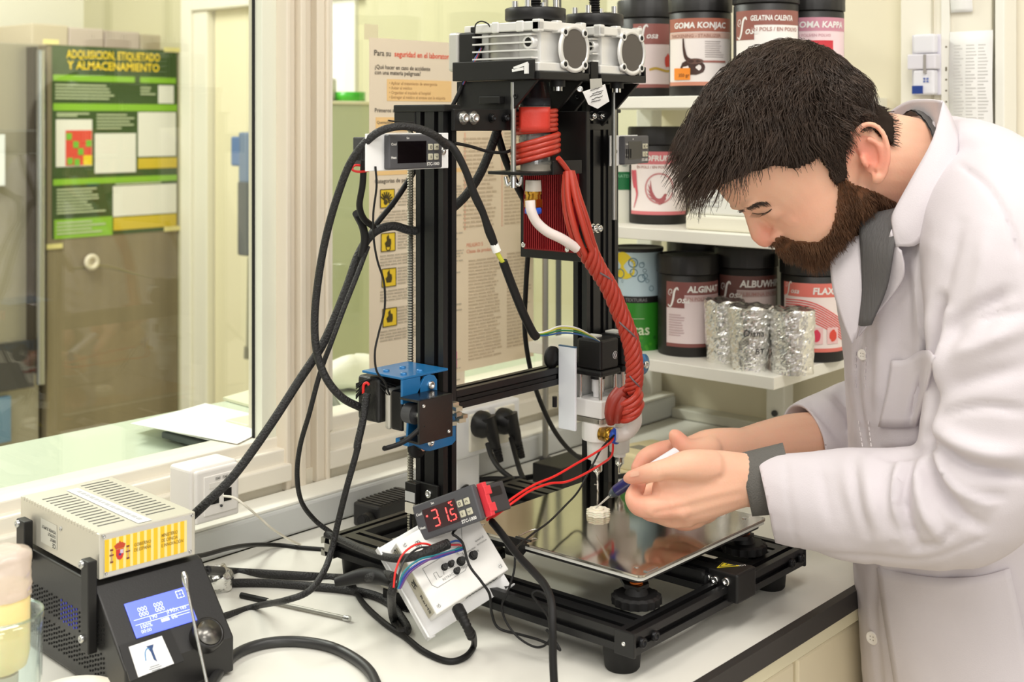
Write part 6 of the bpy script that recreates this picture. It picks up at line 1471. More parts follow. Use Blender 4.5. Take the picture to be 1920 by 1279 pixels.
cable('stepper_cable', 'multicoloured stepper cable running down beside the left pump bracket', [(905, 85, 1.42), (896, 105, 1.42), (880, 130, 1.42), (868, 158, 1.43), (858, 180, 1.43), (848, 200, 1.43)], .0026)
for k, (cn, cc) in enumerate((('blue', (50, 90, 160)), ('red', (200, 60, 60)), ('black', (24, 24, 26)))):
    cable('stepper_wire', 'short %s wire at the back of the left pump motor' % cn, [(902 + k, 90, 1.415), (891 + k * 2, 110, 1.416), (877 + k * 2, 138, 1.418), (868 + k, 158, 1.425)], .0009, m('swire_' + cn, cc, 0.4))
cable('stepper_wire', 'thin black wire looping over the stepper of the left pump', [(890, 62, 1.40), (892, 46, 1.40), (902, 40, 1.40), (914, 44, 1.40), (920, 52, 1.40)], .0008)
for u0, v0, L, w_ in ((0, 0, [(914, 832, 1.755), (922, 856, 1.74), (938, 880, 1.71), (958, 896, 1.70)], 'first'), (0, 0, [(958, 822, 1.80), (966, 852, 1.77), (974, 880, 1.73), (982, 900, 1.70)], 'second')):
    cable('mains_cable', 'black mains cable dropping from the %s plug behind the printer' % w_, L, .0036, group='mains cables')
cable('rear_cable', 'black cable lying on the bench behind the rear printer rail', [(868, 918), (885, 904), (915, 898), (950, 898), (985, 896), (1030, 886)], .0036)
cable('adapter_cable', 'black cable running right from the adapter behind the build plate', [(1150, 895), (1180, 890), (1210, 880), (1240, 872)], .0034)
cable('braided_cable', 'upper braided cable lying on the bench from the control box to the driver box', [(388, 1070, 1.235), (430, 1072), (500, 1076), (570, 1080), (640, 1084), (680, 1084, 1.265), (720, 1078, 1.25), (738, 1082, 1.23)], .0046, braid=True)
cable('braided_cable', 'lower braided cable lying on the bench from the control box to the driver box', [(396, 1096), (450, 1093), (520, 1094), (590, 1100), (650, 1106), (700, 1116), (732, 1132), (752, 1158), (764, 1180), (752, 1184), (738, 1160), (734, 1120, 1.215), (738, 1098, 1.205)], .0044, braid=True)
cable('taped_cable_end', 'black taped cable end on the bench beside the driver box', [(630, 1092, 1.262), (680, 1080, 1.258), (712, 1082, 1.25), (735, 1092, 1.235)], .0060, taper=lambda t: .8 + .5 * sin(pi * t))
cable('braided_cable', 'braided cable from the rear rail end across the top of the driver box', [(612, 1002, 1.39), (640, 1012, 1.37), (680, 1030, 1.32), (720, 1044, 1.262), (755, 1047, 1.232), (790, 1040, 1.230), (815, 1030, 1.236), (840, 1020, 1.246)], .0040, BRAID, taper=lambda t: 1 if t < .75 else 1.25)
for k, (cn, cc, L) in enumerate((
    ('red', (220, 40, 34), [(738, 1102, 1.20), (742, 1070, 1.205), (755, 1040, 1.215), (778, 1022, 1.228), (800, 1020, 1.235), (816, 1028, 1.24)]),
    ('black', (24, 24, 26), [(744, 1100, 1.20), (750, 1070, 1.207), (762, 1046, 1.217), (785, 1028, 1.23), (812, 1026, 1.238)]),
    ('teal', (30, 120, 130), [(746, 1104, 1.20), (758, 1072, 1.203), (785, 1050, 1.213), (815, 1042, 1.226), (850, 1032, 1.243), (868, 1026, 1.25)]),
    ('blue', (40, 60, 150), [(748, 1104, 1.20), (762, 1075, 1.203), (790, 1054, 1.213), (820, 1046, 1.226), (850, 1036, 1.243), (868, 1030, 1.25)]),
    ('purple', (96, 60, 120), [(750, 1104, 1.20), (768, 1074, 1.203), (800, 1052, 1.215), (830, 1040, 1.232), (852, 1034, 1.243)]),
    ('short red', (200, 50, 60), [(842, 1022, 1.25), (852, 1022, 1.254), (862, 1022, 1.258), (868, 1028, 1.258)]),
    ('short blue', (50, 90, 170), [(842, 1018, 1.25), (856, 1014, 1.256), (866, 1018, 1.26), (870, 1026, 1.26)]))):
    cable('control_wire', '%s wire over the face of the driver box' % cn, L, .0010, m('cwire_%d' % k, cc, 0.4))
cable('driver_lead', 'black lead looping on the bench from the driver box plug to the left', [(658, 1090), (680, 1130), (720, 1168), (760, 1195), (795, 1222), (840, 1240), (872, 1232), (888, 1212), (887, 1190, 1.20), (880, 1178, 1.19)], .0030)
o = cable('driver_plug', 'ribbed black plug entering the lower side of the driver box', [(858, 1140, 1.205), (866, 1156, 1.196), (876, 1176, 1.19), (884, 1196, 1.195)], .0056, cat='plug', taper=lambda t: 1.05 if t < .35 else (.9 - .25 * t + (.08 if int(t * 18) % 2 else 0)), sub=14)
cable('front_cable', 'thick black cable curving across the bottom of the bench in front', [(385, 1300), (420, 1248), (450, 1222), (500, 1206), (560, 1203), (620, 1213), (665, 1235), (695, 1262), (712, 1300)], .0050, m('grey_black_cable', (46, 46, 46), 0.4))
cable('thermostat_cable', 'thick black cable from the lit thermostat down the front of the printer', [(922, 978, 1.27), (940, 1000, 1.25), (970, 1040, 1.22), (1000, 1072, 1.19), (1022, 1098, 1.165), (1034, 1130, 1.145), (1036, 1180, 1.13), (1037, 1240, 1.125), (1040, 1300, 1.12)], .0036)
cable('sensor_wire', 'thin black sensor wire from the print head over the plate looping at the printer base', [(1152, 816, 1.45), (1130, 838, 1.44), (1112, 870, 1.43), (1085, 920, 1.41), (1060, 948, 1.37), (1030, 978, 1.32), (1000, 1000, 1.29), (978, 1018, 1.27), (967, 1032, 1.245), (964, 1070, 1.235), (952, 1110, 1.232), (941, 1136, 1.232), (950, 1168, 1.230), (975, 1198, 1.222), (1008, 1214, 1.213), (1030, 1200, 1.208), (1028, 1160, 1.205), (1008, 1130, 1.205), (998, 1115, 1.205), (1008, 1108, 1.205), (1025, 1118, 1.20), (1034, 1140, 1.195)], .0011)
cable('thin_wire', 'thin black wire from the lit thermostat over the driver box down to the printer foot', [(862, 985, 1.27), (849, 1000, 1.25), (858, 1008, 1.245), (868, 1020, 1.245), (880, 1060, 1.235), (902, 1090, 1.225), (918, 1115, 1.225), (922, 1150, 1.235), (935, 1178, 1.238), (975, 1190, 1.228), (1010, 1200, 1.215), (1042, 1214, 1.205), (1050, 1218, 1.20), (1036, 1196, 1.205), (1024, 1180, 1.208)], .0013)
cable('red_wire', 'upper red wire from the lit thermostat to the print head collet', [(915, 972, 1.27), (935, 958, 1.275), (960, 935, 1.29), (1000, 910, 1.32), (1040, 893, 1.35), (1080, 870, 1.38), (1115, 850, 1.41), (1142, 832, 1.44), (1150, 822, 1.45)], .0013, m('bright_red_wire', (226, 32, 30), 0.35))
cable('red_wire', 'lower red wire from the lit thermostat to the second print head', [(912, 975, 1.27), (930, 966, 1.275), (965, 940, 1.29), (995, 920, 1.315), (1030, 907, 1.34), (1060, 904, 1.36), (1090, 892, 1.385), (1125, 872, 1.42), (1144, 858, 1.45), (1149, 845, 1.46), (1149, 822, 1.455)], .0013, m('bright_red_wire', (226, 32, 30), 0.35))
cable('network_lead', 'thin white network lead from the socket along the bench', [(418, 930, 1.40), (440, 934, 1.40), (462, 950, 1.40), (488, 972, 1.42), (515, 995, 1.44), (560, 1020), (605, 1030)], .0013, m('white_lead', (236, 230, 214), 0.45))
cable('black_lead', 'black lead on the bench from the power supply to the rear rail end', [(352, 1046, 1.27), (385, 1040, 1.33), (430, 1028, 1.41), (470, 1022, 1.48), (520, 1022, 1.532), (565, 1027), (606, 1030)], .0024)
# ---- red silicone heating cord: coils on the syringe, then a twisted rope to the print head
RC = m('red_silicone', (176, 56, 40), 0.34, spec=0.5)
hc = thing('heating_cord', 'red silicone heating cord coiled on the syringe and twisted down to the print heads', 'heating cord', P(1150, 600, 1.44))
def coil(z0, z1, turns, R, tilt, r, a0=0.0, a1=None):
    n_ = int(turns * 28); pts = []
    for i in range(n_ + 1):
        a = 2 * pi * turns * i / n_ + a0
        off = V((R * cos(a), R * sin(a), z0 + (z1 - z0) * i / n_))
        off.z += tilt * off.dot(RT) 
        pts.append(V((sx, sy, 0)) + off)
    return pts
g = MB(); g.tube(coil(1.366, 1.389, 4, .0248, .24, 0), .0034, 10, 1, spline=False); g.build('lower_coil', RC, hc)
g = MB(); g.tube(coil(1.395, 1.420, 5, .0225, .04, 0), .0028, 10, 1, spline=False); g.build('upper_coil', RC, hc)
nrm = -FW + RT * -.05
pc_ = V((sx, sy, 1.4105)) + nrm.normalized() * .0262
Mx = frame(pc_, RT, UP, None)
g = MB(Mx); N = 10; vs = []
for j in range(5):
    for i in range(N + 1):
        x = -.0165 + .033 * i / N; y = -.0135 + .027 * j / 4; vs.append(V((x, y, -(x * x) / .055)))
g.add(vs, [(j * (N + 1) + i, j * (N + 1) + i + 1, (j + 1) * (N + 1) + i + 1, (j + 1) * (N + 1) + i) for j in range(4) for i in range(N)], True)
o = g.build('red_tape_patch', m('red_tape', (200, 54, 40), 0.45, bump=0.15, bscale=300), hc); so = o.modifiers.new('t', 'SOLIDIFY'); so.thickness = .0016; so.offset = 0
rope = catmull(pts_of([(1066, 322, 1.395), (1072, 372, 1.39), (1084, 420, 1.39), (1098, 462, 1.395), (1118, 500, 1.405), (1140, 535, 1.415), (1160, 580, 1.425), (1178, 625, 1.43), (1188, 668, 1.432), (1190, 705, 1.435), (1186, 735, 1.44)]), 14)
NR = len(rope)
for k in range(6):
    path = []
    for i, p in enumerate(rope):
        t = i / (NR - 1); tw = 0 if t < .32 else (t - .32) * 34
        spread = .0035 + .0065 * sin(pi * min(1, t / .42)) if t < .30 else .0068 + .0020 * max(0, (.42 - t) / .12)
        a = k * pi / 3 + tw
        tg_ = (rope[min(i + 1, NR - 1)] - rope[max(i - 1, 0)]).normalized(); s1 = tg_.cross(FW).normalized(); s2 = tg_.cross(s1)
        path.append(p + (s1 * cos(a) + s2 * sin(a) * .8) * spread)
    g = MB(); g.tube(path, .0036, 9, 1, spline=False); g.build('strand', RC, hc)
g = MB(); g.tube([p + (-FW) * .0095 * cos(i * .18) + RT * .008 * sin(i * .18) for i, p in enumerate(rope[60:])], .0010, 6, 1, spline=False); g.build('grey_lead', m('grey_lead', (110, 100, 104), 0.4), hc, label='thin grey lead twisted into the cord')
kc = P(1178, 752, 1.432)
for k in range(5):
    c = kc + UP * (.006 - .0048 * k) + RT * (-.003 + .0025 * (k % 2) + .001 * k); ax = (UP * .82 + RT * -.45 - FW * .25)
    g = MB(); g.torus(c, ax, .0155 - .0006 * k, .0034, 30, 9); g.build('knot_loop', RC, hc)
g = MB(); g.tube([P(1164, 735, 1.428), P(1150, 752, 1.424), P(1144, 775, 1.424), P(1146, 792, 1.43)], lambda t: .0085 - .003 * t, 12, 6); g.tube([P(1170, 745, 1.424), P(1160, 768, 1.422), P(1156, 788, 1.428)], .0062, 12, 6); g.build('tape_wrap', m('red_tape_dark', (140, 44, 32), 0.4), hc)
g = MB(); g.tube([P(1066, 322, 1.395), P(1056, 308, 1.39), P(1046, 296, 1.385)], .0030, 9); g.build('strand_end', RC, hc)
# clear hoses
HO = m('silicone_hose', (232, 220, 214), 0.35, sss=0.2)
cable('silicone_hose', 'translucent hose curving from the syringe fitting into the red cord', [(sx, 0, 0)] if False else [(994, 376, 1.365), (996, 395, 1.365), (1006, 416, 1.368), (1026, 434, 1.372), (1054, 448, 1.378), (1082, 466, 1.388)], .0055, HO, 'hose')
cable('white_elbow_hose', 'white hose elbow entering the side of the second print head below the knot', [(1190, 772, 1.452), (1190, 792, 1.458), (1180, 808, 1.462), (1166, 816, 1.460), (1153, 816, 1.456)], .0080, m('white_hose', (236, 232, 228), 0.4), 'hose')
# little inner splits of the braid hanging under the thermostat etc.
cable('cable_tie_tail', 'tiny black cable tie tail beside the left post cap', [(728, 226, 1.26), (744, 228, 1.265), (775, 230, 1.28)], .0009)
# ------------------------------------------------------------------ the person
def eltube(mb, L, n=20, sub=6, up=None, capr=True):
    """limb: L = [(centre, a, b)] with a across the picture plane and b along the view; elliptical, tapered, rounded ends"""
    cs = catmull([p for p, a, b in L], sub); m = len(cs)
    ab = catmull([V((a, b, 0)) for p, a, b in L], sub)
    rings = []
    for i, c in enumerate(cs):
        t = (cs[min(i + 1, m - 1)] - cs[max(i - 1, 0)]).normalized()
        bd = (FW - t * FW.dot(t)); bd = bd.normalized() if bd.length > .15 else (UP - t * UP.dot(t)).normalized()
        ad = t.cross(bd)
        rings.append((c, t, ad, bd, ab[i].x, ab[i].y))
    out = []
    def ring(c, ad, bd, a, b): return [c + ad * (a * cos(2 * pi * k / n)) + bd * (b * sin(2 * pi * k / n)) for k in range(n)]
    c, t, ad, bd, a, b = rings[0]; r = min(a, b)
    for q in (85, 60, 30): out.append(ring(c - t * r * sin(radians(q)), ad, bd, a * cos(radians(q)), b * cos(radians(q))))
    for c, t, ad, bd, a, b in rings: out.append(ring(c, ad, bd, a, b))
    for q in (30, 60, 85): out.append(ring(c + t * r * sin(radians(q)), ad, bd, a * cos(radians(q)), b * cos(radians(q))))
    return mb.rings(out)
def remesh(mb, name, voxel, smooth_it=6, mats=()):
    o = mb.build(name, list(mats))
    r = o.modifiers.new('r', 'REMESH'); r.mode = 'VOXEL'; r.voxel_size = voxel; r.use_smooth_shade = True
    s = o.modifiers.new('s', 'SMOOTH'); s.iterations = smooth_it; s.factor = .5
    dg = bpy.context.evaluated_depsgraph_get(); me = bpy.data.meshes.new_from_object(o.evaluated_get(dg))
    old = o.data; o.modifiers.clear(); o.data = me; bpy.data.meshes.remove(old)
    me.polygons.foreach_set('use_smooth', [True] * len(me.polygons)); return o
def px(p):
    q = V(p) - CAM; d = q.dot(FW); return (U0 + q.dot(RT) / d * FPX, V0 - q.z / d * FPX)
def inpoly(x, y, poly):
    c = False; n = len(poly)
    for i in range(n):
        (x1, y1), (x2, y2) = poly[i], poly[i - 1]
        if (y1 > y) != (y2 > y) and x < (x2 - x1) * (y - y1) / (y2 - y1) + x1: c = not c
    return c
# head frame: sagittal plane measured in head pixels (1 px = HS metres), t up the head, s towards the face
HD = 1.335; HS = HD / FPX; HC0 = P(1490, 262, HD)
yaw_h = radians(7)
fI = (RT * -.7071 - UP * .7071); AU = (RT * -.7071 + UP * .7071)
FF = fI * cos(yaw_h) - FW * sin(yaw_h); LL = -FW * cos(yaw_h) - fI * sin(yaw_h)
def hp(s, t, l=0): return HC0 + (FF * s + AU * t + LL * l) * HS
def hloc(p): q = V(p) - HC0; return q.dot(FF) / HS, q.dot(AU) / HS, q.dot(LL) / HS
SK = [(-187, 62, 106, 26), (-180, 40, 124, 46), (-165, 8, 138, 78), (-138, -34, 150, 101), (-106, -84, 154, 113), (-75, -120, 152, 122), (-40, -142, 160, 129), (-20, -153, 169, 132), (10, -156, 172, 134), (45, -157, 168, 133), (80, -150, 157, 126), (115, -134, 136, 110), (142, -108, 106, 86), (160, -74, 72, 54), (169, -40, 40, 26), (171, -18, 22, 12)]
body = MB(); N = 40; rg = []
tt_ = [SK[0][0] + (SK[-1][0] - SK[0][0]) * i / 48 for i in range(49)]
for t in tt_:
    b, f, w_ = interp(SK, t); c = (b + f) / 2; h = (f - b) / 2; row = []
    for i in range(N):
        a = 2 * pi * i / N; ca, sa = cos(a), sin(a)
        e = .92 if ca < 0 else .86
        x = abs(ca) ** e * (1 if ca > 0 else -1); y = abs(sa) ** .95 * (1 if sa > 0 else -1)
        row.append(hp(c + h * x, t, w_ * y))
    rg.append(row)
body.rings(rg)
# nose, brows, lids, cheeks, mouth
def hball(s, t, l, r, sc=(1, 1, 1)):
    Mx = Matrix((FF, LL, AU)).transposed(); body.ball(hp(s, t, l), r * HS, 16, 10, sc, Mx)
nose = [(158, -30, 11, 12), (166, -50, 12.5, 15), (172, -70, 15, 20), (171, -88, 19, 20), (165, -97, 14, 15)]
nr = []
for (s, t, w_, h) in nose: nr.append((hp(s, t), w_ * HS, h * HS))
rgn = []
for (c, w_, h) in nr: rgn.append([c + LL * (w_ * cos(2 * pi * k / 16)) + FF * (h * sin(2 * pi * k / 16)) for k in range(16)])
body.rings(rgn)
hball(174, -88, 0, 16); hball(158, -96, 19, 13.5); hball(158, -96, -19, 13.5)
for sg in (1, -1):
    hball(146, -12, sg * 40, 24, (1, 1.5, .55))      # brow ridge
    hball(128, -50, sg * 52, 25)                      # lid over the eye
    hball(100, -88, sg * 48, 42, (1, 1, 1))          # cheek
hball(146, -124, 0, 26, (1, 1.5, .6)); hball(140, -142, 0, 24, (1, 1.5, .6)); hball(122, -172, 0, 26, (1, 1.3, .8))
hball(20, -140, 82, 26); hball(20, -140, -82, 26)
# ears
for sg in (1, -1):
    E0 = lambda s, t, o=0: hp(s, t, sg * (126 + o))
    EC = (-42, -92)    # ear centre in head pixels
    ax1 = V((-.36, .93)); ax2 = V((.93, .36))       # along the ear (up) and across (towards the face)
    def ep(a, b, o=0): q = ax1 * a + ax2 * b; return E0(EC[0] + q.x, EC[1] + q.y + 0, o)
    out = [(34, 16, 0), (46, 6, 8), (52, -8, 14), (48, -22, 19), (32, -31, 22), (10, -31, 23), (-12, -25, 22), (-30, -15, 18), (-44, -4, 12), (-50, 6, 6), (-46, 14, 0)]
    body.tube([ep(*p) for p in out], lambda t: (6.0 - .6 * sin(pi * t)) * HS, 10, 5)
    body.tube([ep(*p) for p in ((28, -6, 9), (14, -17, 15), (-6, -17, 15), (-24, -9, 12), (-30, 2, 8))], 5.5 * HS, 10, 5)
    body.tube([ep(*p) for p in ((-38, 4, 7), (-46, 8, 7))], 9 * HS, 10, 4)
    body.tube([ep(*p) for p in ((4, 14, 4), (-8, 15, 6), (-18, 12, 5))], 6 * HS, 8, 4)
    g_ = []
    for (a, b) in ((44, 0), (30, -22), (0, -25), (-30, -10), (-46, 6), (-30, 16), (0, 16), (30, 16)): g_.append((a, b))
    top = [ep(a * .92, b * .92, 2 + (6 if b < 0 else -3)) for a, b in g_]; bot = [ep(a * .8, b * .8, -14) for a, b in g_]
    body.rings([bot, top])
# neck, chest, hidden shoulders and arms
eltube(body, [(P(1545, 310, HD), .060, .056), (P(1610, 309, HD + .004), .0585, .057), (P(1690, 318, HD + .012), .0565, .060), (P(1755, 345, HD + .02), .062, .070), (P(1795, 420, HD + .03), .070, .09), (P(1800, 560, HD + .04), .07, .09), (P(1810, 720, HD + .04), .07, .09)], 28)
ARM_L = [(P(1800, 400, 1.28), .05, .05), (P(1868, 430, 1.225), .045, .045), (P(1866, 680, 1.20), .042, .042), (P(1835, 925, 1.205), .040, .040), (P(1640, 945, 1.24), .040, .036), (P(1500, 915, 1.285), .031, .028), (P(1420, 903, 1.30), .0265, .0205)]
eltube(body, ARM_L, 20)
ARM_R = [(P(1760, 420, 1.45), .05, .05), (P(1730, 480, 1.50), .045, .045), (P(1700, 680, 1.54), .040, .040), (P(1660, 795, 1.55), .040, .038), (P(1560, 822, 1.50), .0340, .032), (P(1480, 828, 1.465), .0305, .028), (P(1390, 843, 1.415), .0235, .0185)]
eltube(body, ARM_R, 20)
# left hand: back of the hand, thumb and four fingers closed on the pen
def hand(L): eltube(body, [(P(*p[:3]), p[3], p[4]) for p in L], 18, 6)
hand([(1425, 903, 1.30, .0268, .0205), (1390, 900, 1.298, .0275, .0200), (1340, 906, 1.290, .0335, .0190), (1295, 917, 1.286, .0350, .0180), (1262, 930, 1.284, .0290, .0165)])
hand([(1330, 880, 1.284, .0200, .0170), (1290, 873, 1.272, .0155, .0145), (1250, 880, 1.268, .0108, .0110), (1222, 886, 1.272, .0098, .0098), (1194, 893, 1.282, .0080, .0078)])
hand([(1280, 945, 1.280, .0140, .0140), (1245, 950, 1.274, .0125, .0125), (1222, 950, 1.273, .0115, .0115), (1199, 948, 1.278, .0106, .0106), (1188, 932, 1.288, .0090, .0090), (1196, 914, 1.298, .0078, .0076)])
hand([(1290, 960, 1.290, .0140, .0140), (1262, 966, 1.292, .0128, .0128), (1236, 962, 1.300, .0108, .0108), (1214, 956, 1.308, .0100, .0100), (1206, 938, 1.316, .0086, .0086), (1216, 924, 1.322, .0076, .0075)])
hand([(1305, 964, 1.302, .0138, .0138), (1281, 972, 1.308, .0128, .0125), (1258, 966, 1.320, .0104, .0104), (1238, 960, 1.330, .0096, .0096), (1230, 944, 1.338, .0083, .0083), (1240, 930, 1.340, .0073, .0072)])
hand([(1325, 958, 1.312, .0125, .0125), (1302, 966, 1.322, .0115, .0112), (1282, 964, 1.336, .0092, .0092), (1264, 956, 1.345, .0085, .0085), (1256, 942, 1.350, .0074, .0074), (1262, 930, 1.350, .0066, .0065)])
# right hand behind: palm, raised thumb, index over the pen
hand([(1400, 843, 1.418, .0235, .0185), (1360, 845, 1.400, .0250, .0175), (1325, 850, 1.390, .0255, .0165), (1298, 853, 1.388, .0210, .0155)])
hand([(1330, 843, 1.380, .0150, .0140), (1303, 844, 1.372, .0118, .0118), (1284, 838, 1.369, .0105, .0105), (1273, 826, 1.370, .0092, .0090)])
hand([(1312, 842, 1.392, .0130, .0130), (1278, 840, 1.392, .0112, .0112), (1242, 845, 1.390, .0102, .0102), (1212, 856, 1.386, .0092, .0092), (1199, 872, 1.380, .0078, .0076)])
hand([(1310, 858, 1.396, .0128, .0128), (1270, 868, 1.400, .0108, .0108), (1240, 880, 1.398, .0098, .0098), (1222, 896, 1.388, .0088, .0088), (1232, 908, 1.376, .0076, .0075)])
hand([(1312, 872, 1.400, .0120, .0120), (1278, 884, 1.406, .0102, .0102), (1250, 896, 1.404, .0093, .0093), (1238, 912, 1.392, .0083, .0083), (1248, 920, 1.380, .0072, .0071)])
hand([(1322, 880, 1.402, .0105, .0105), (1296, 894, 1.408, .0090, .0090), (1270, 904, 1.406, .0082, .0082), (1258, 916, 1.394, .0074, .0074), (1266, 924, 1.384, .0065, .0064)])

SKIN = mat('skin', (226, 168, 136), 0.48, sss=0.35, bump=0.10, bscale=420, spec=0.35)
nt = SKIN.node_tree; bs = nt.nodes['Principled BSDF']
# warmth: ears, nose, fingers redder, driven by a colour attribute painted from the anatomy
at = nt.nodes.new('ShaderNodeAttribute'); at.attribute_name = 'flush'
mx = nt.nodes.new('ShaderNodeMixRGB'); mx.inputs[1].default_value = lin((231, 182, 155)); mx.inputs[2].default_value = lin((218, 122, 104))
nt.links.new(at.outputs['Fac'], mx.inputs[0]); nt.links.new(mx.outputs[0], bs.inputs['Base Color'])
person = remesh(body, 'person', .0021, 4, [SKIN])
tag(person, 'bearded dark-haired person in a white lab coat bending over the printer holding a small pen', 'person')
me = person.data
fl = me.attributes.new('flush', 'FLOAT', 'POINT'); vals = []
tips = [P(1194, 893, 1.282), P(1199, 948, 1.278), P(1196, 914, 1.298), P(1214, 956, 1.308), P(1273, 826, 1.37), P(1199, 872, 1.38), P(1240, 845, 1.39), P(1281, 972, 1.308), P(1245, 952, 1.274), P(1238, 960, 1.33)]
for v in me.vertices:
    s, t, l = hloc(v.co); f = 0.0
    f = max(f, .75 * exp(-(((s + 42) / 34) ** 2 + ((t + 92) / 52) ** 2)) * (1 if abs(l) > 118 else .25))
    f = max(f, .70 * exp(-(((s - 172) / 26) ** 2 + ((t + 88) / 26) ** 2 + (l / 34) ** 2)))
    f = max(f, .16 * exp(-(((s - 115) / 50) ** 2 + ((t + 85) / 40) ** 2)))
    for q in tips:
        d2 = (v.co - q).length_squared
        if d2 < .002: f = max(f, .55 * exp(-d2 / .00022))
    f += .10 * noise.noise(v.co * 40)
    vals.append(max(0, min(1, f)))
fl.data.foreach_set('value', vals)
HFOLD = [([(1248, 899), (1285, 908), (1325, 906), (1350, 896)], -.0016, 7), ([(1230, 962), (1262, 955), (1292, 950)], -.0013, 5), ([(1262, 945), (1320, 930), (1385, 915)], .0011, 8), ([(1280, 968), (1330, 950), (1385, 935)], .0010, 8),
    ([(1300, 976), (1345, 962), (1390, 948)], .0008, 8), ([(1228, 872), (1231, 884), (1230, 897)], -.0005, 2.5), ([(1236, 870), (1239, 883), (1238, 897)], -.0004, 2.5), ([(1203, 958), (1210, 966), (1220, 970)], -.0006, 2.5), ([(1186, 925), (1192, 930), (1200, 931)], -.0005, 2.5),
    ([(1258, 938), (1262, 950), (1264, 962)], .0012, 9), ([(1276, 965), (1284, 976), (1292, 982)], .0014, 9), ([(1218, 852), (1222, 862), (1224, 872)], -.0005, 3), ([(1250, 838), (1254, 848), (1256, 858)], -.0005, 3)]
def segd0(x, y, a, b):
    dx, dy = b[0] - a[0], b[1] - a[1]; t = max(0, min(1, ((x - a[0]) * dx + (y - a[1]) * dy) / (dx * dx + dy * dy))); return sqrt((x - a[0] - dx * t) ** 2 + (y - a[1] - dy * t) ** 2)
upd = []
for v in me.vertices:
    if v.normal.dot(FW) > -.05: continue
    x, y = px(v.co)
    if not (1165 < x < 1400 and 820 < y < 1000): continue
    far = (v.co - CAM).dot(FW) > 1.355; off = 0
    for k, (q, am, wd) in enumerate(HFOLD):
        if (k >= 11) != far: continue
        d = min(segd0(x, y, q[i], q[i + 1]) for i in range(len(q) - 1)); off += am * exp(-(d / wd) ** 2)
    if off: upd.append((v, v.co + v.normal * off))
for v, c in upd: v.co = c
me.update()
bvh = BVHTree.FromPolygons([v.co for v in me.vertices], [tuple(p.vertices) for p in me.polygons])
# nails
NAIL = m('nail', (232, 180, 156), 0.25, spec=0.6)
def part_quadpatch(name, pts, material, parent, thick=.0008):
    pass
for (u, v, du, dv) in ((1190, 889, 8, 5),):
    vs = []; fs = []
    for j in range(4):
        for i in range(5):
            uu, vv = u - du + 2 * du * i / 4, v - dv + 2 * dv * j / 3 - .18 * (2 * du * i / 4) + 1
            o_ = P(uu, vv, 1.0); dr = (o_ - CAM).normalized(); h = bvh.ray_cast(CAM, dr)
            vs.append((h[0] if h[0] else P(uu, vv, 1.28)) - dr * .0006)
    for j in range(3):
        for i in range(4): fs.append((j * 5 + i, j * 5 + i + 1, (j + 1) * 5 + i + 1, (j + 1) * 5 + i))
    g = MB(); g.add(vs, fs, True); g.build('fingernail', NAIL, person)
# ---- eyes: closed lid line with lashes, eyebrow
HAIRM = mat('dark_hair', (66, 51, 41), 0.42, spec=0.45, var=.30, vscale=70)
CAPM = mat('hair_cap', (40, 31, 25), 0.8, spec=0.1)
BCAPM = mat('beard_cap', (98, 66, 46), 0.8, spec=0.1)
BEARDM = mat('beard_hair', (108, 76, 54), 0.5, spec=0.3, var=.40, vscale=60)
def surf(u, v):
    dr = (P(u, v, 1.0) - CAM).normalized(); h = bvh.ray_cast(CAM, dr); return (h[0], h[1]) if h[0] else (P(u, v, 1.3), -FW)
ls_ = MB(); rn = random.Random(21)
lash = [(1411, 399), (1421, 401), (1431, 400), (1440, 397), (1447, 392)]
ls_.tube([surf(u, v)[0] + surf(u, v)[1] * .0001 for u, v in lash], .0005, 6, 4)
for i in range(26):
    t = i / 25; k = min(int(t * 4), 3); f_ = t * 4 - k; u = lash[k][0] + (lash[k + 1][0] - lash[k][0]) * f_; v = lash[k][1] + (lash[k + 1][1] - lash[k][1]) * f_
    p, n_ = surf(u, v); d_ = (n_ * .6 - UP * .7 - RT * .5).normalized(); ls_.tube([p, p + d_ * .003, p + d_ * .0055 - RT * .001], lambda t: .00022 * (1.1 - t), 4, 2, caps=False)
ls_.build('eyelashes', HAIRM, person)
def strands(name, roots, material, step, nseg, r0, sides=3, parent=None):
    """roots: (point, [directions]); builds tapered strands as one mesh"""
    vs, fs = [], []
    for path, rr in roots:
        b = len(vs); k = len(path)
        for j, p in enumerate(path):
            t = (path[min(j + 1, k - 1)] - path[max(j - 1, 0)]).normalized(); s1 = t.orthogonal().normalized(); s2 = t.cross(s1); r = rr * (1 - .75 * j / (k - 1))
            for i in range(sides): a = 2 * pi * i / sides; vs.append(p + s1 * (r * cos(a)) + s2 * (r * sin(a)))
        for j in range(k - 1):
            for i in range(sides): fs.append((b + j * sides + i, b + j * sides + (i + 1) % sides, b + (j + 1) * sides + (i + 1) % sides, b + (j + 1) * sides + i))
    g = MB(); g.v, g.f, g.m, g.sm = vs, fs, [0] * len(fs), [True] * len(fs)
    return g.build(name, material, parent or person)
# eyebrow
rs = []
bl_ = [(1384, 397), (1395, 392), (1408, 386), (1421, 381), (1436, 379)]
for i in range(190):
    t = rn.random(); k = min(int(t * 4), 3); f_ = t * 4 - k
    u = bl_[k][0] + (bl_[k + 1][0] - bl_[k][0]) * f_ + rn.uniform(-3, 3); v = bl_[k][1] + (bl_[k + 1][1] - bl_[k][1]) * f_ + rn.uniform(-3.5, 3.5) * (1 - .5 * t)
    p, n_ = surf(u, v); d_ = (RT * .8 + UP * (.35 - .6 * t) + n_ * .35).normalized(); L_ = .006
    rs.append(([p, p + d_ * L_ * .5, p + d_ * L_ - UP * .0006], .00026))
strands('eyebrow', rs, HAIRM, 0, 0, 0)
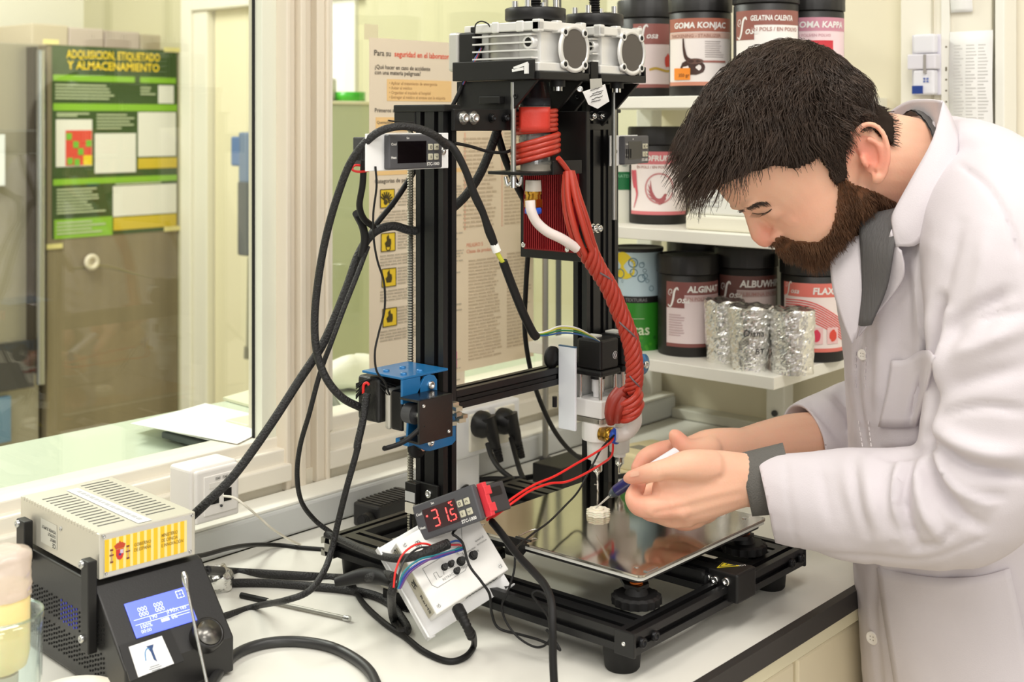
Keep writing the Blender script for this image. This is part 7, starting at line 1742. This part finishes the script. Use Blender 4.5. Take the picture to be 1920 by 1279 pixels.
# ---- hair and beard
HAIRP = [(1335, 348), (1372, 328), (1415, 316), (1455, 322), (1490, 304), (1506, 322), (1520, 350), (1540, 340), (1541, 285), (1548, 252), (1575, 236), (1600, 242), (1620, 268), (1637, 280), (1648, 255), (1652, 215), (1660, 150), (1660, 0), (1200, 0), (1200, 348)]
BEARDP = [(1512, 318), (1528, 312), (1545, 340), (1575, 352), (1612, 362), (1655, 380), (1650, 440), (1600, 520), (1480, 520), (1438, 458), (1440, 444), (1452, 440), (1475, 450), (1505, 452), (1522, 436), (1528, 400), (1530, 360)]
def hpx(s, t): return (1490 - .7071 * (s + t), 262 + .7071 * (s - t))     # side-view pixel of a head point
polys = [tuple(p.vertices) for p in me.polygons]; co = [v.co for v in me.vertices]; nv = [v.normal for v in me.vertices]
hv, bv = [], []
for i, c in enumerate(co):
    s, t, l = hloc(c)
    if not (-215 < t < 190 and -200 < s < 200 and abs(l) < 150): continue
    x, y = hpx(s, t)
    if abs(l) > 126 and (s + 42) ** 2 / 38 ** 2 + (t + 92) ** 2 / 56 ** 2 < 1: continue    # not on the ears
    if inpoly(x, y, HAIRP): hv.append(i)
    elif inpoly(x, y, BEARDP): bv.append(i)
hset, bset = set(hv), set(bv)
# close cap under the strands, so that no scalp shows
for nm, st, off, mm_ in (('hair_base', hset, .0065, CAPM), ('beard_base', bset, .0014, BCAPM)):
    idx = {}; vs, fs = [], []
    for p in polys:
        if all(k in st for k in p):
            for k in p:
                if k not in idx:
                    idx[k] = len(vs); vs.append(co[k] + nv[k] * (off * (1 + .4 * noise.noise(co[k] * 90))))
            fs.append([idx[k] for k in p])
    g = MB(); g.v, g.f, g.m, g.sm = vs, fs, [0] * len(fs), [True] * len(fs)
    o = g.build(nm, mm_, person); so = o.modifiers.new('t', 'SOLIDIFY'); so.thickness = off * .9; so.offset = -1
rn = random.Random(33); rs = []
def flow(s, t, l):
    """combing direction in head axes (towards face, up, lateral)"""
    top = max(0, min(1, (t + 10) / 110)); sd = 1 if l > 0 else -1
    back = max(0, min(1, (-s - 10) / 110))
    d = FF * (.95 * top + .25 * (1 - top) - .55 * back * (1 - top)) + AU * (-.95 * (1 - top) - .10 * top - .3 * back) + LL * (sd * .30 * top)
    return d
for _ in range(11500):
    i = rn.choice(hv); c, n_ = co[i], nv[i]; s, t, l = hloc(c)
    if l < -60 and rn.random() < .6: continue
    front = max(0, min(1, (s - 50) / 90)) * max(0, min(1, (t - 25) / 60))
    nape = max(0, min(1, (-t - 5) / 55)) * (1 if s < 0 else .6)
    side = max(0, min(1, (70 - t) / 80))
    L_ = (.040 + .010 * front - .022 * nape - .008 * side) * rn.uniform(.65, 1.15)
    q = c * 22; cl_ = V((noise.noise(q), noise.noise(q + V((9, 0, 0))), noise.noise(q + V((0, 9, 0)))))
    q2 = c * 80; cl2 = V((noise.noise(q2), noise.noise(q2 + V((5, 0, 0))), noise.noise(q2 + V((0, 5, 0)))))
    ph = 6 * noise.noise(c * 45); ns = 9; p = c + n_ * .002; path = [p]; d0 = flow(s, t, l).normalized(); lift = (.95 - .5 * nape - .25 * side) * rn.uniform(.5, 1.1)
    maxoff = (.0170 - .010 * nape - .005 * side + .008 * front) * rn.uniform(.45, 1.1)
    sw = d0.cross(n_).normalized()
    for k in range(ns):
        f_ = k / ns
        d = d0 + n_ * (lift * (1 - f_ * 1.5)) + cl_ * .65 + cl2 * .40 * f_ + sw * (.45 * sin(k * .95 + ph)) - UP * (.08 + .50 * f_ * front) + V((rn.gauss(0, .07), rn.gauss(0, .07), rn.gauss(0, .07)))
        p = p + d.normalized() * (L_ / ns)
        h = bvh.find_nearest(p)
        if h[0]:
            off = (p - h[0]).dot(h[1]); lo = .0055 + .004 * f_ - .004 * nape
            if off < lo: p = p + h[1] * (lo - off)
            elif off > maxoff and front < .25: p = p - h[1] * (off - maxoff) * .8
            s2, t2, l2 = hloc(p)
            if k > 1 and off < .016 and not inpoly(*hpx(s2, t2), HAIRP) and s2 > 20 and rn.random() < .75: break
        path.append(p)
    if len(path) > 3: rs.append((path, rn.uniform(.0004, .0008)))
strands('hair', rs, HAIRM, 0, 0, 0)
rs = []
for _ in range(7500):
    i = rn.choice(bv); c, n_ = co[i], nv[i]; s, t, l = hloc(c)
    if l < -70 and rn.random() < .6: continue
    must = 1 if (t > -130 and s > 110) else 0
    d = (-AU * .8 + FF * .25 * (0 if must else 1) - UP * .25 + n_ * (.42 if not must else .30) + LL * (.5 if l > 0 else -.5) * must + V((rn.gauss(0, .22), rn.gauss(0, .22), rn.gauss(0, .22)))).normalized()
    low = max(0, min(1, (-t - 90) / 80)); L_ = (.0055 + .0080 * low) * rn.uniform(.6, 1.15)
    rs.append(([c, c + d * L_ * .5 + n_ * .0006, c + d * L_ - UP * .0008], rn.uniform(.0003, .0005)))
strands('beard', rs, BEARDM, 0, 0, 0)
# ---------------- lab coat
cm = MB()
eltube(cm, [(P(1795, 300, 1.365), .040, .085), (P(1850, 335, 1.345), .050, .12), (P(1896, 385, 1.345), .058, .13), (P(1915, 480, 1.36), .066, .135), (P(1918, 650, 1.37), .066, .135), (P(1905, 850, 1.37), .058, .13), (P(1890, 1050, 1.37), .05, .12)], 36, 6)
TOR = [(P(1752, 330, 1.36), .050, .095), (P(1762, 400, 1.365), .088, .135), (P(1768, 480, 1.37), .114, .150), (P(1793, 640, 1.375), .118, .150), (P(1812, 850, 1.375), .120, .148), (P(1822, 1050, 1.375), .122, .150), (P(1846, 1279, 1.375), .124, .158), (P(1860, 1450, 1.375), .130, .165), (P(1880, 1750, 1.375), .138, .175)]
def torso_ring(mb, L, n=48, sub=8):
    cs = catmull([p for p, a, b in L], sub); ab = catmull([V((a, b, 0)) for p, a, b in L], sub)
    mb.rings([[c + RT * (ab[i].x * cos(2 * pi * k / n)) + FW * (ab[i].y * sin(2 * pi * k / n)) for k in range(n)] for i, c in enumerate(cs)])
torso_ring(cm, TOR)
eltube(cm, [(P(1770, 385, 1.37), .070, .09), (P(1840, 400, 1.27), .066, .07), (P(1868, 470, 1.225), .070, .070), (P(1872, 680, 1.20), .066, .064), (P(1850, 860, 1.195), .064, .062), (P(1800, 938, 1.20), .060, .060), (P(1700, 950, 1.22), .056, .054), (P(1600, 947, 1.25), .0555, .048), (P(1520, 940, 1.27), .0490, .041), (P(1462, 935, 1.29), .0445, .037)], 40, 8)
eltube(cm, [(P(1765, 385, 1.40), .070, .09), (P(1740, 440, 1.48), .068, .07), (P(1705, 640, 1.53), .060, .062), (P(1668, 770, 1.55), .056, .056), (P(1600, 800, 1.53), .053, .053), (P(1530, 824, 1.498), .0480, .048)], 36, 8)
COAT = mat('lab_coat_cotton', (210, 203, 208), 0.8, bump=0.12, bscale=900, spec=0.2)
coat = remesh(cm, 'lab_coat', .0042, 5, [COAT])
cme = coat.data
# open the sleeve ends
SL1, SLT1 = P(1437, 938, 1.296), (RT * .965 + UP * .20 - FW * .12).normalized()
SL2, SLT2 = P(1506, 825, 1.489), (RT * .93 + UP * .05 + FW * .35).normalized()
import bmesh
bm_ = bmesh.new(); bm_.from_mesh(cme)
for (c_, t_) in ((SL1, SLT1), (SL2, SLT2)):
    near = {v for v in bm_.verts if (v.co - c_).length < .085}
    gm = list(near) + [e for e in bm_.edges if e.verts[0] in near and e.verts[1] in near] + [f for f in bm_.faces if all(v in near for v in f.verts)]
    bmesh.ops.bisect_plane(bm_, geom=gm, plane_co=c_, plane_no=-t_, clear_outer=True)
    be = [e for e in bm_.edges if e.is_boundary and (e.verts[0].co - c_).length < .085]
    for (dr, dl_) in ((.0030, .0005), (.0012, .0300)):
        ex_ = bmesh.ops.extrude_edge_only(bm_, edges=be); nv_ = [g for g in ex_['geom'] if isinstance(g, bmesh.types.BMVert)]
        for v in nv_:
            q = v.co - c_; q -= t_ * q.dot(t_); v.co -= q.normalized() * dr; v.co += t_ * dl_
        be = [g for g in ex_['geom'] if isinstance(g, bmesh.types.BMEdge)]
bmesh.ops.recalc_face_normals(bm_, faces=bm_.faces)
for f in bm_.faces: f.smooth = True
bm_.to_mesh(cme); bm_.free()
FOLD = [  # polyline in the photo, amplitude (m, + out), width px, sharpen
    ([(1762, 560), (1752, 640), (1746, 700), (1742, 745), (1738, 800), (1735, 838)], -.012, 9),
    ([(1742, 560), (1734, 640), (1728, 700), (1720, 780)], .006, 14),
    ([(1775, 590), (1768, 660), (1764, 720)], .007, 12),
    ([(1735, 838), (1712, 846), (1690, 852), (1660, 850)], -.007, 8),
    ([(1722, 850), (1704, 880), (1694, 930), (1702, 985), (1722, 1028)], -.0075, 10),
    ([(1705, 858), (1684, 900), (1676, 950), (1684, 1005)], .007, 13),
    ([(1742, 846), (1748, 890), (1772, 936), (1805, 968), (1840, 985)], -.0075, 11),
    ([(1752, 838), (1768, 880), (1800, 915), (1850, 940)], .008, 15),
    ([(1726, 856), (1722, 905), (1734, 960), (1762, 1010)], .0075, 12),
    ([(1650, 858), (1648, 900), (1660, 960), (1680, 1016)], -.004, 13),
    ([(1630, 868), (1636, 930), (1650, 1000)], .0045, 16),
    ([(1560, 880), (1572, 940), (1596, 1010)], -.003, 16),
    ([(1770, 856), (1790, 900), (1830, 925), (1880, 932)], -.0045, 7), ([(1758, 870), (1778, 930), (1806, 955)], -.004, 6), ([(1700, 862), (1688, 910), (1692, 970)], -.0045, 6), ([(1668, 862), (1664, 915), (1676, 975), (1690, 1010)], -.004, 7),
    ([(1600, 868), (1606, 930), (1626, 1000)], -.0032, 8), ([(1536, 872), (1546, 930), (1560, 985)], -.0022, 8), ([(1780, 640), (1820, 606), (1870, 590), (1915, 585)], -.0035, 8), ([(1768, 780), (1810, 765), (1860, 762), (1920, 770)], -.004, 9),
    ([(1800, 420), (1780, 500), (1766, 560)], -.003, 12), ([(1850, 430), (1840, 520), (1815, 600)], .003, 16), ([(1890, 520), (1870, 580), (1830, 640)], -.0028, 12), ([(1720, 1030), (1760, 1020), (1800, 985)], -.003, 8),
    ([(1700, 520), (1706, 600), (1700, 660)], -.0028, 10), ([(1640, 600), (1636, 700), (1630, 800)], -.0025, 10), ([(1690, 1090), (1700, 1180), (1712, 1279)], -.0015, 14),
    ([(1738, 820), (1790, 858), (1840, 880), (1920, 893)], -.008, 11),
    ([(1745, 795), (1800, 832), (1860, 850), (1920, 850)], .008, 17),
    ([(1756, 650), (1785, 612), (1830, 580), (1900, 548)], -.0055, 13),
    ([(1764, 700), (1800, 664), (1850, 640), (1920, 612)], .006, 18),
    ([(1752, 745), (1790, 722), (1850, 705), (1920, 690)], -.005, 16),
    ([(1800, 308), (1838, 335), (1868, 372), (1896, 425), (1912, 480)], -.0032, 5),
    ([(1700, 470), (1690, 560), (1676, 680), (1655, 800)], -.004, 20),
    ([(1655, 560), (1650, 680), (1640, 790)], .004, 20),
    ([(1740, 470), (1722, 560), (1712, 640)], .0045, 18),
    ([(1618, 610), (1608, 680), (1612, 760), (1625, 845)], -.0022, 5),
    ([(1600, 640), (1598, 740), (1606, 840)], .003, 8),
    ([(1472, 862), (1478, 930), (1492, 1008), (1500, 1036)], -.0012, 4),
    ([(1480, 1036), (1560, 1040), (1640, 1046), (1740, 1050), (1850, 1008)], -.0015, 5),
    ([(1640, 1062), (1636, 1140), (1644, 1230), (1652, 1300)], -.003, 8),
    ([(1800, 1062), (1780, 1120), (1790, 1180)], -.003, 16),
    ([(1520, 760), (1550, 790), (1580, 830)], -.004, 8), ([(1560, 735), (1590, 760), (1600, 790)], -.004, 7), ([(1540, 748), (1572, 782), (1590, 815)], .004, 8),
    ([(1600, 700), (1570, 720), (1556, 750)], .003, 9),
]
def segd(x, y, a, b):
    dx, dy = b[0] - a[0], b[1] - a[1]; t = max(0, min(1, ((x - a[0]) * dx + (y - a[1]) * dy) / (dx * dx + dy * dy))); ex_, ey_ = x - a[0] - dx * t, y - a[1] - dy * t
    return sqrt(ex_ * ex_ + ey_ * ey_)
FB = []
for (pl_, am, wd) in FOLD:
    q = [(p.x, p.y) for p in catmull([V((a, b, 0)) for a, b in pl_], 4)]
    FB.append((q, am, wd, min(p[0] for p in q) - 3 * wd, max(p[0] for p in q) + 3 * wd, min(p[1] for p in q) - 3 * wd, max(p[1] for p in q) + 3 * wd))
newco = []
for v in cme.vertices:
    p = v.co; n_ = v.normal; off = .0016 * noise.noise(p * 9) + .0009 * noise.noise(p * 24) + .0016 * (.25 - abs(noise.noise(V((p.dot(RT) * 16, p.dot(FW) * 16, p.z * 30)))))
    face = -(n_.dot(FW))
    if face > -.15:
        x, y = px(p)
        for (q, am, wd, xa, xb, ya, yb) in FB:
            if xa < x < xb and ya < y < yb:
                d = min(segd(x, y, q[i], q[i + 1]) for i in range(len(q) - 1)); k = len(q)
                e0 = sqrt((x - q[0][0]) ** 2 + (y - q[0][1]) ** 2); e1_ = sqrt((x - q[-1][0]) ** 2 + (y - q[-1][1]) ** 2)
                off += 1.3 * am * exp(-(d / wd) ** 2) * min(1, .35 + min(e0, e1_) / (wd * 5)) * min(1, (face + .15) * 2.5)
    newco.append(p + n_ * off)
for v, c in zip(cme.vertices, newco): v.co = c
cme.update(); coat.parent = person
cbvh = BVHTree.FromPolygons([v.co for v in cme.vertices], [tuple(p.vertices) for p in cme.polygons])
def con(u, v, off=.003):
    dr = (P(u, v, 1.0) - CAM).normalized(); h = cbvh.ray_cast(CAM, dr)
    return (h[0] - dr * off) if h[0] else P(u, v, 1.36)
def cdepth(u, v):
    h = cbvh.ray_cast(CAM, (P(u, v, 1.0) - CAM).normalized()); return (h[0] - CAM).dot(FW) if h[0] else None
CPART = mat('coat_part_cotton', (212, 205, 210), 0.8, bump=0.12, bscale=900, spec=0.2)
def sheet(name, rows, material=CPART, thick=.0022, sub=4):
    """smooth cloth panel through rows of points"""
    rows = [catmull(r, sub) for r in rows]; cols = list(zip(*rows)); cols = [catmull(list(c), sub) for c in cols]
    g = MB(); n_ = len(cols[0]); vs = [p for c in cols for p in c]
    g.add(vs, [(i * n_ + j, i * n_ + j + 1, (i + 1) * n_ + j + 1, (i + 1) * n_ + j) for i in range(len(cols) - 1) for j in range(n_ - 1)], True)
    o = g.build(name, material, coat); so = o.modifiers.new('t', 'SOLIDIFY'); so.thickness = thick; so.offset = 0
    return o
def cp(u, v, d): return P(u, v, d)
# sweater with ribbed collar, seen between the lapels and inside the collar
SWM = mat('grey_sweater', (92, 90, 90), 0.85, bump=0.5, bscale=500, stretch=(1, 1, .1))
swm = MB()
loop = [P(1712, 207, 1.365), P(1748, 250, 1.295), P(1752, 320, 1.262), P(1712, 392, 1.256), P(1664, 422, 1.272), P(1628, 420, 1.315), P(1622, 380, 1.385), P(1646, 300, 1.425), P(1680, 232, 1.415)]
def closed_cat(L, n=8):
    k = len(L); q = catmull([L[-2], L[-1]] + L + [L[0], L[1]], n); return q[2 * n:(2 + k) * n]
lp0 = closed_cat(loop); cen = sum(loop, V()) / len(loop); axn = (RT * .86 - UP * .50 - FW * .08).normalized()
rgs = []
for f_, ou in ((0, 1.0), (.004, 1.035), (.02, 1.06), (.040, 1.08), (.055, 1.10), (.02, .99), (0, .97)):
    rgs.append([cen + (p - cen) * ou * (1 + .012 * (i % 2)) + axn * f_ for i, p in enumerate(lp0)])
swm.rings(rgs, caps=False); o = swm.build('sweater_collar', SWM, coat)
rows = [[P(1610, 400, 1.305), P(1640, 400, 1.290), P(1690, 390, 1.275)], [P(1612, 432, 1.290), P(1640, 432, 1.272), P(1682, 424, 1.252)], [P(1616, 480, 1.283), P(1640, 480, 1.262), P(1674, 474, 1.244)], [P(1618, 545, 1.287), P(1634, 545, 1.273), P(1662, 540, 1.257)], [P(1612, 610, 1.291), P(1618, 612, 1.284), P(1632, 610, 1.274)]]
sheet('sweater_front', rows, SWM, .003)
# collar: near flap, stand behind the neck, far inside
zc = lambda u, v, dflt: (lambda d: d if d else dflt)(cdepth(u, v))
dn = HD - .075
sheet('collar', [
    [P(1768, 190, dn + .015), P(1748, 262, dn - .004), P(1712, 330, dn - .012), P(1678, 392, dn - .012), P(1672, 412, dn - .010)],
    [P(1782, 215, dn + .010), P(1765, 290, dn - .012), P(1732, 362, dn - .022), P(1695, 425, dn - .020), P(1676, 440, dn - .014)],
    [P(1800, 262, dn + .004), P(1788, 325, dn - .014), P(1760, 390, dn - .024), P(1725, 455, dn - .022), P(1680, 462, dn - .014)]])
sheet('collar_stand', [
    [P(1766, 189, dn + .016), P(1736, 186, HD + .01), P(1700, 190, HD + .055), P(1664, 214, HD + .078), P(1640, 250, HD + .080)],
    [P(1768, 208, dn + .018), P(1740, 212, HD + .012), P(1706, 216, HD + .058), P(1672, 236, HD + .080), P(1650, 270, HD + .082)],
    [P(1762, 240, dn + .02), P(1744, 250, HD + .014), P(1712, 250, HD + .06), P(1684, 262, HD + .082), P(1664, 296, HD + .084)]])
# near lapel, folded over; far lapel beside the beard
sheet('lapel', [
    [P(1672, 430, dn - .012), P(1660, 470, dn - .002), P(1640, 528, dn + .014), P(1618, 590, dn + .032), P(1606, 636, dn + .045)],
    [P(1684, 462, dn - .014), P(1682, 490, dn - .010), P(1668, 530, dn + .004), P(1638, 580, dn + .024), P(1608, 632, dn + .044)],
    [P(1690, 470, dn - .016), P(1696, 500, dn - .014), P(1690, 530, dn - .006), P(1650, 582, dn + .018), P(1611, 630, dn + .042)]])
sheet('lapel', [
    [P(1614, 440, 1.292), P(1618, 500, 1.286), P(1617, 560, 1.288), P(1606, 632, 1.296)],
    [P(1578, 455, 1.305), P(1582, 520, 1.296), P(1592, 580, 1.294), P(1602, 636, 1.298)],
    [P(1556, 476, 1.315), P(1562, 540, 1.305), P(1580, 600, 1.30), P(1598, 645, 1.30)]])
# pockets, buttons, hems
def con_rows(L, off=.0030): return [[con(u, v, off) for (u, v) in r] for r in L]
sheet('breast_pocket', con_rows([[(1672, 676), (1700, 674), (1722, 660), (1740, 657), (1752, 668)], [(1664, 730), (1690, 730), (1712, 728), (1727, 726), (1736, 730)], [(1648, 800), (1672, 802), (1692, 802), (1708, 800), (1718, 800)]]), CPART, .0022)
sheet('side_pocket', con_rows([[(1645, 1064), (1700, 1076), (1770, 1084), (1840, 1080), (1893, 1066)], [(1655, 1140), (1710, 1150), (1780, 1156), (1850, 1154), (1910, 1140)], [(1668, 1220), (1720, 1230), (1790, 1236), (1860, 1234), (1925, 1220)], [(1682, 1310), (1730, 1316), (1800, 1320), (1870, 1320), (1940, 1306)]]), CPART, .0026)
for (u, v, r) in ((1618, 665, .0058), (1636, 1196, .0070)):
    p = con(u, v, .0015); n_ = cbvh.find_nearest(p)[1]; n_ = (n_ * .6 - FW * .55 - RT * .3).normalized(); q = n_.to_track_quat('Z', 'X'); g = MB()
    g.lathe([(r, 0), (r * 1.02, .0012), (r * .92, .0022), (r * .72, .0016), (.0001, .0016)], p, 26, q); b_ = g.build('button', m('button_white', (236, 230, 222), 0.35), coat)
    g = MB()
    for k in range(4): g.cyl(p + q @ V((r * .25 * (1 if k % 2 else -1), r * .25 * (1 if k > 1 else -1), .0017)), p + q @ V((r * .25 * (1 if k % 2 else -1), r * .25 * (1 if k > 1 else -1), .0019)), r * .09, n=8)
    g.build('button_holes', m('button_hole', (150, 140, 130), 0.6), b_)
# stitching along collar, lapel and front edge
sg_ = MB()
for L in ([(1605, 660), (1604, 720), (1610, 790), (1618, 842)], [(1624, 650), (1622, 720), (1628, 790), (1634, 842)]):
    q = catmull([con(u, v, .0010) for u, v in L], 10)
    for a, b in zip(q[::2], q[1::2]): sg_.tube([a, b], .0006, 5, 1)
sg_.build('stitching', m('stitch', (214, 206, 208), 0.8), coat, kind='stuff')
# sleeve hems and cuffs of the sweater
def cuff(name, c0, c1, a0, b0, a1, b1, material, parent, n=44):
    g = MB(); t = (c1 - c0).normalized(); bd = (FW - t * FW.dot(t)).normalized(); ad = t.cross(bd); rg = []
    for k in range(9):
        f_ = k / 8; a, b = a0 + (a1 - a0) * f_, b0 + (b1 - b0) * f_; c = c0.lerp(c1, f_)
        rg.append([c + ad * (a * cos(2 * pi * i / n)) * (1 + .012 * (i % 2)) + bd * (b * sin(2 * pi * i / n)) * (1 + .012 * (i % 2)) for i in range(n)])
    g.rings(rg); return g.build(name, material, parent)
CUFM = mat('grey_cuff', (98, 96, 92), 0.85, bump=0.6, bscale=700)
def cuff2(name, c, t, l0, l1, a0, b0, a1, b1, material, rib=0, n=64):
    g = MB(); bd = (FW - t * FW.dot(t)).normalized(); ad = t.cross(bd); rg = []
    def rr(f_, k_): 
        a, b, cc = a0 + (a1 - a0) * f_ + k_, b0 + (b1 - b0) * f_ + k_, c + t * (l0 + (l1 - l0) * f_)
        return [cc + ad * (a * cos(2 * pi * i / n)) * (1 + rib * (i % 2)) + bd * (b * sin(2 * pi * i / n)) * (1 + rib * (i % 2)) for i in range(n)]
    rg = [rr(.3, -.003), rr(0, -.003), rr(0, 0)] + [rr(k / 8, 0) for k in range(1, 9)]
    g.rings(rg, caps=False); return g.build(name, material, coat)
cuff2('sweater_cuff', P(1398, 909, 1.302), SLT1, 0, .045, .0315, .0245, .0345, .0275, CUFM, .012)
# trousers and shoes below the frame
TRM = m('dark_trousers', (52, 54, 62), 0.8); hip = P(1870, 1700, 1.375)
tr = MB()
for sg in (-1, 1):
    b = V((hip.x, hip.y, 0)) + FW * (.09 * sg); eltube(tr, [(b + V((0, 0, .62)), .085, .085), (b + V((0, 0, .45)), .070, .070), (b + V((0, 0, .10)), .055, .055), (b + V((0, 0, .07)), .055, .055)], 20, 5)
tr.build('trousers', TRM, person)
for sg in (-1, 1):
    b = V((hip.x, hip.y, 0)) + FW * (.09 * sg); g = MB(); g.ball(b - RT * .07 + V((0, 0, .042)), .05, 20, 12, (1, 1, .82), None)
    g.v = [b + (p - b) + RT * ((p - b).dot(RT) + .07) * 1.4 for p in g.v]; g.build('shoe', m('dark_shoe', (40, 36, 34), 0.5), person)
# ---- the pen in the hands
pn_ = thing('paste_pen', 'slim white pen with dark blue collar and fine tip held over the sample', 'pen', P(1150, 922, 1.36))
pa_, pb_, pc2, pd_, pe_ = P(1285, 838, 1.372), P(1183, 902, 1.338), P(1156, 920, 1.346), P(1142, 931, 1.352), P(1117, 953, 1.372)
g = MB(); g.cyl(pa_, pb_, .0058, .0054, 20); g.build('barrel', m('pen_white', (234, 232, 238), 0.35), pn_)
g = MB(); g.cyl(pb_, pc2, .0066, .0060, 20); g.build('collar', m('pen_navy', (38, 36, 92), 0.3), pn_)
g = MB(); g.lathe([(.0058, 0), (.0054, .004), (.0030, .010), (.0018, .011)], pc2, 18, (pd_ - pc2).to_track_quat('Z', 'X')); g.build('clear_cone', m('pen_clear', (88, 100, 110), 0.2, trans=.4), pn_)
g = MB(); g.cyl(pd_, pe_, .0012, .0008, 10); g.build('needle', m('needle_steel', (226, 222, 214), 0.35, .1), pn_)
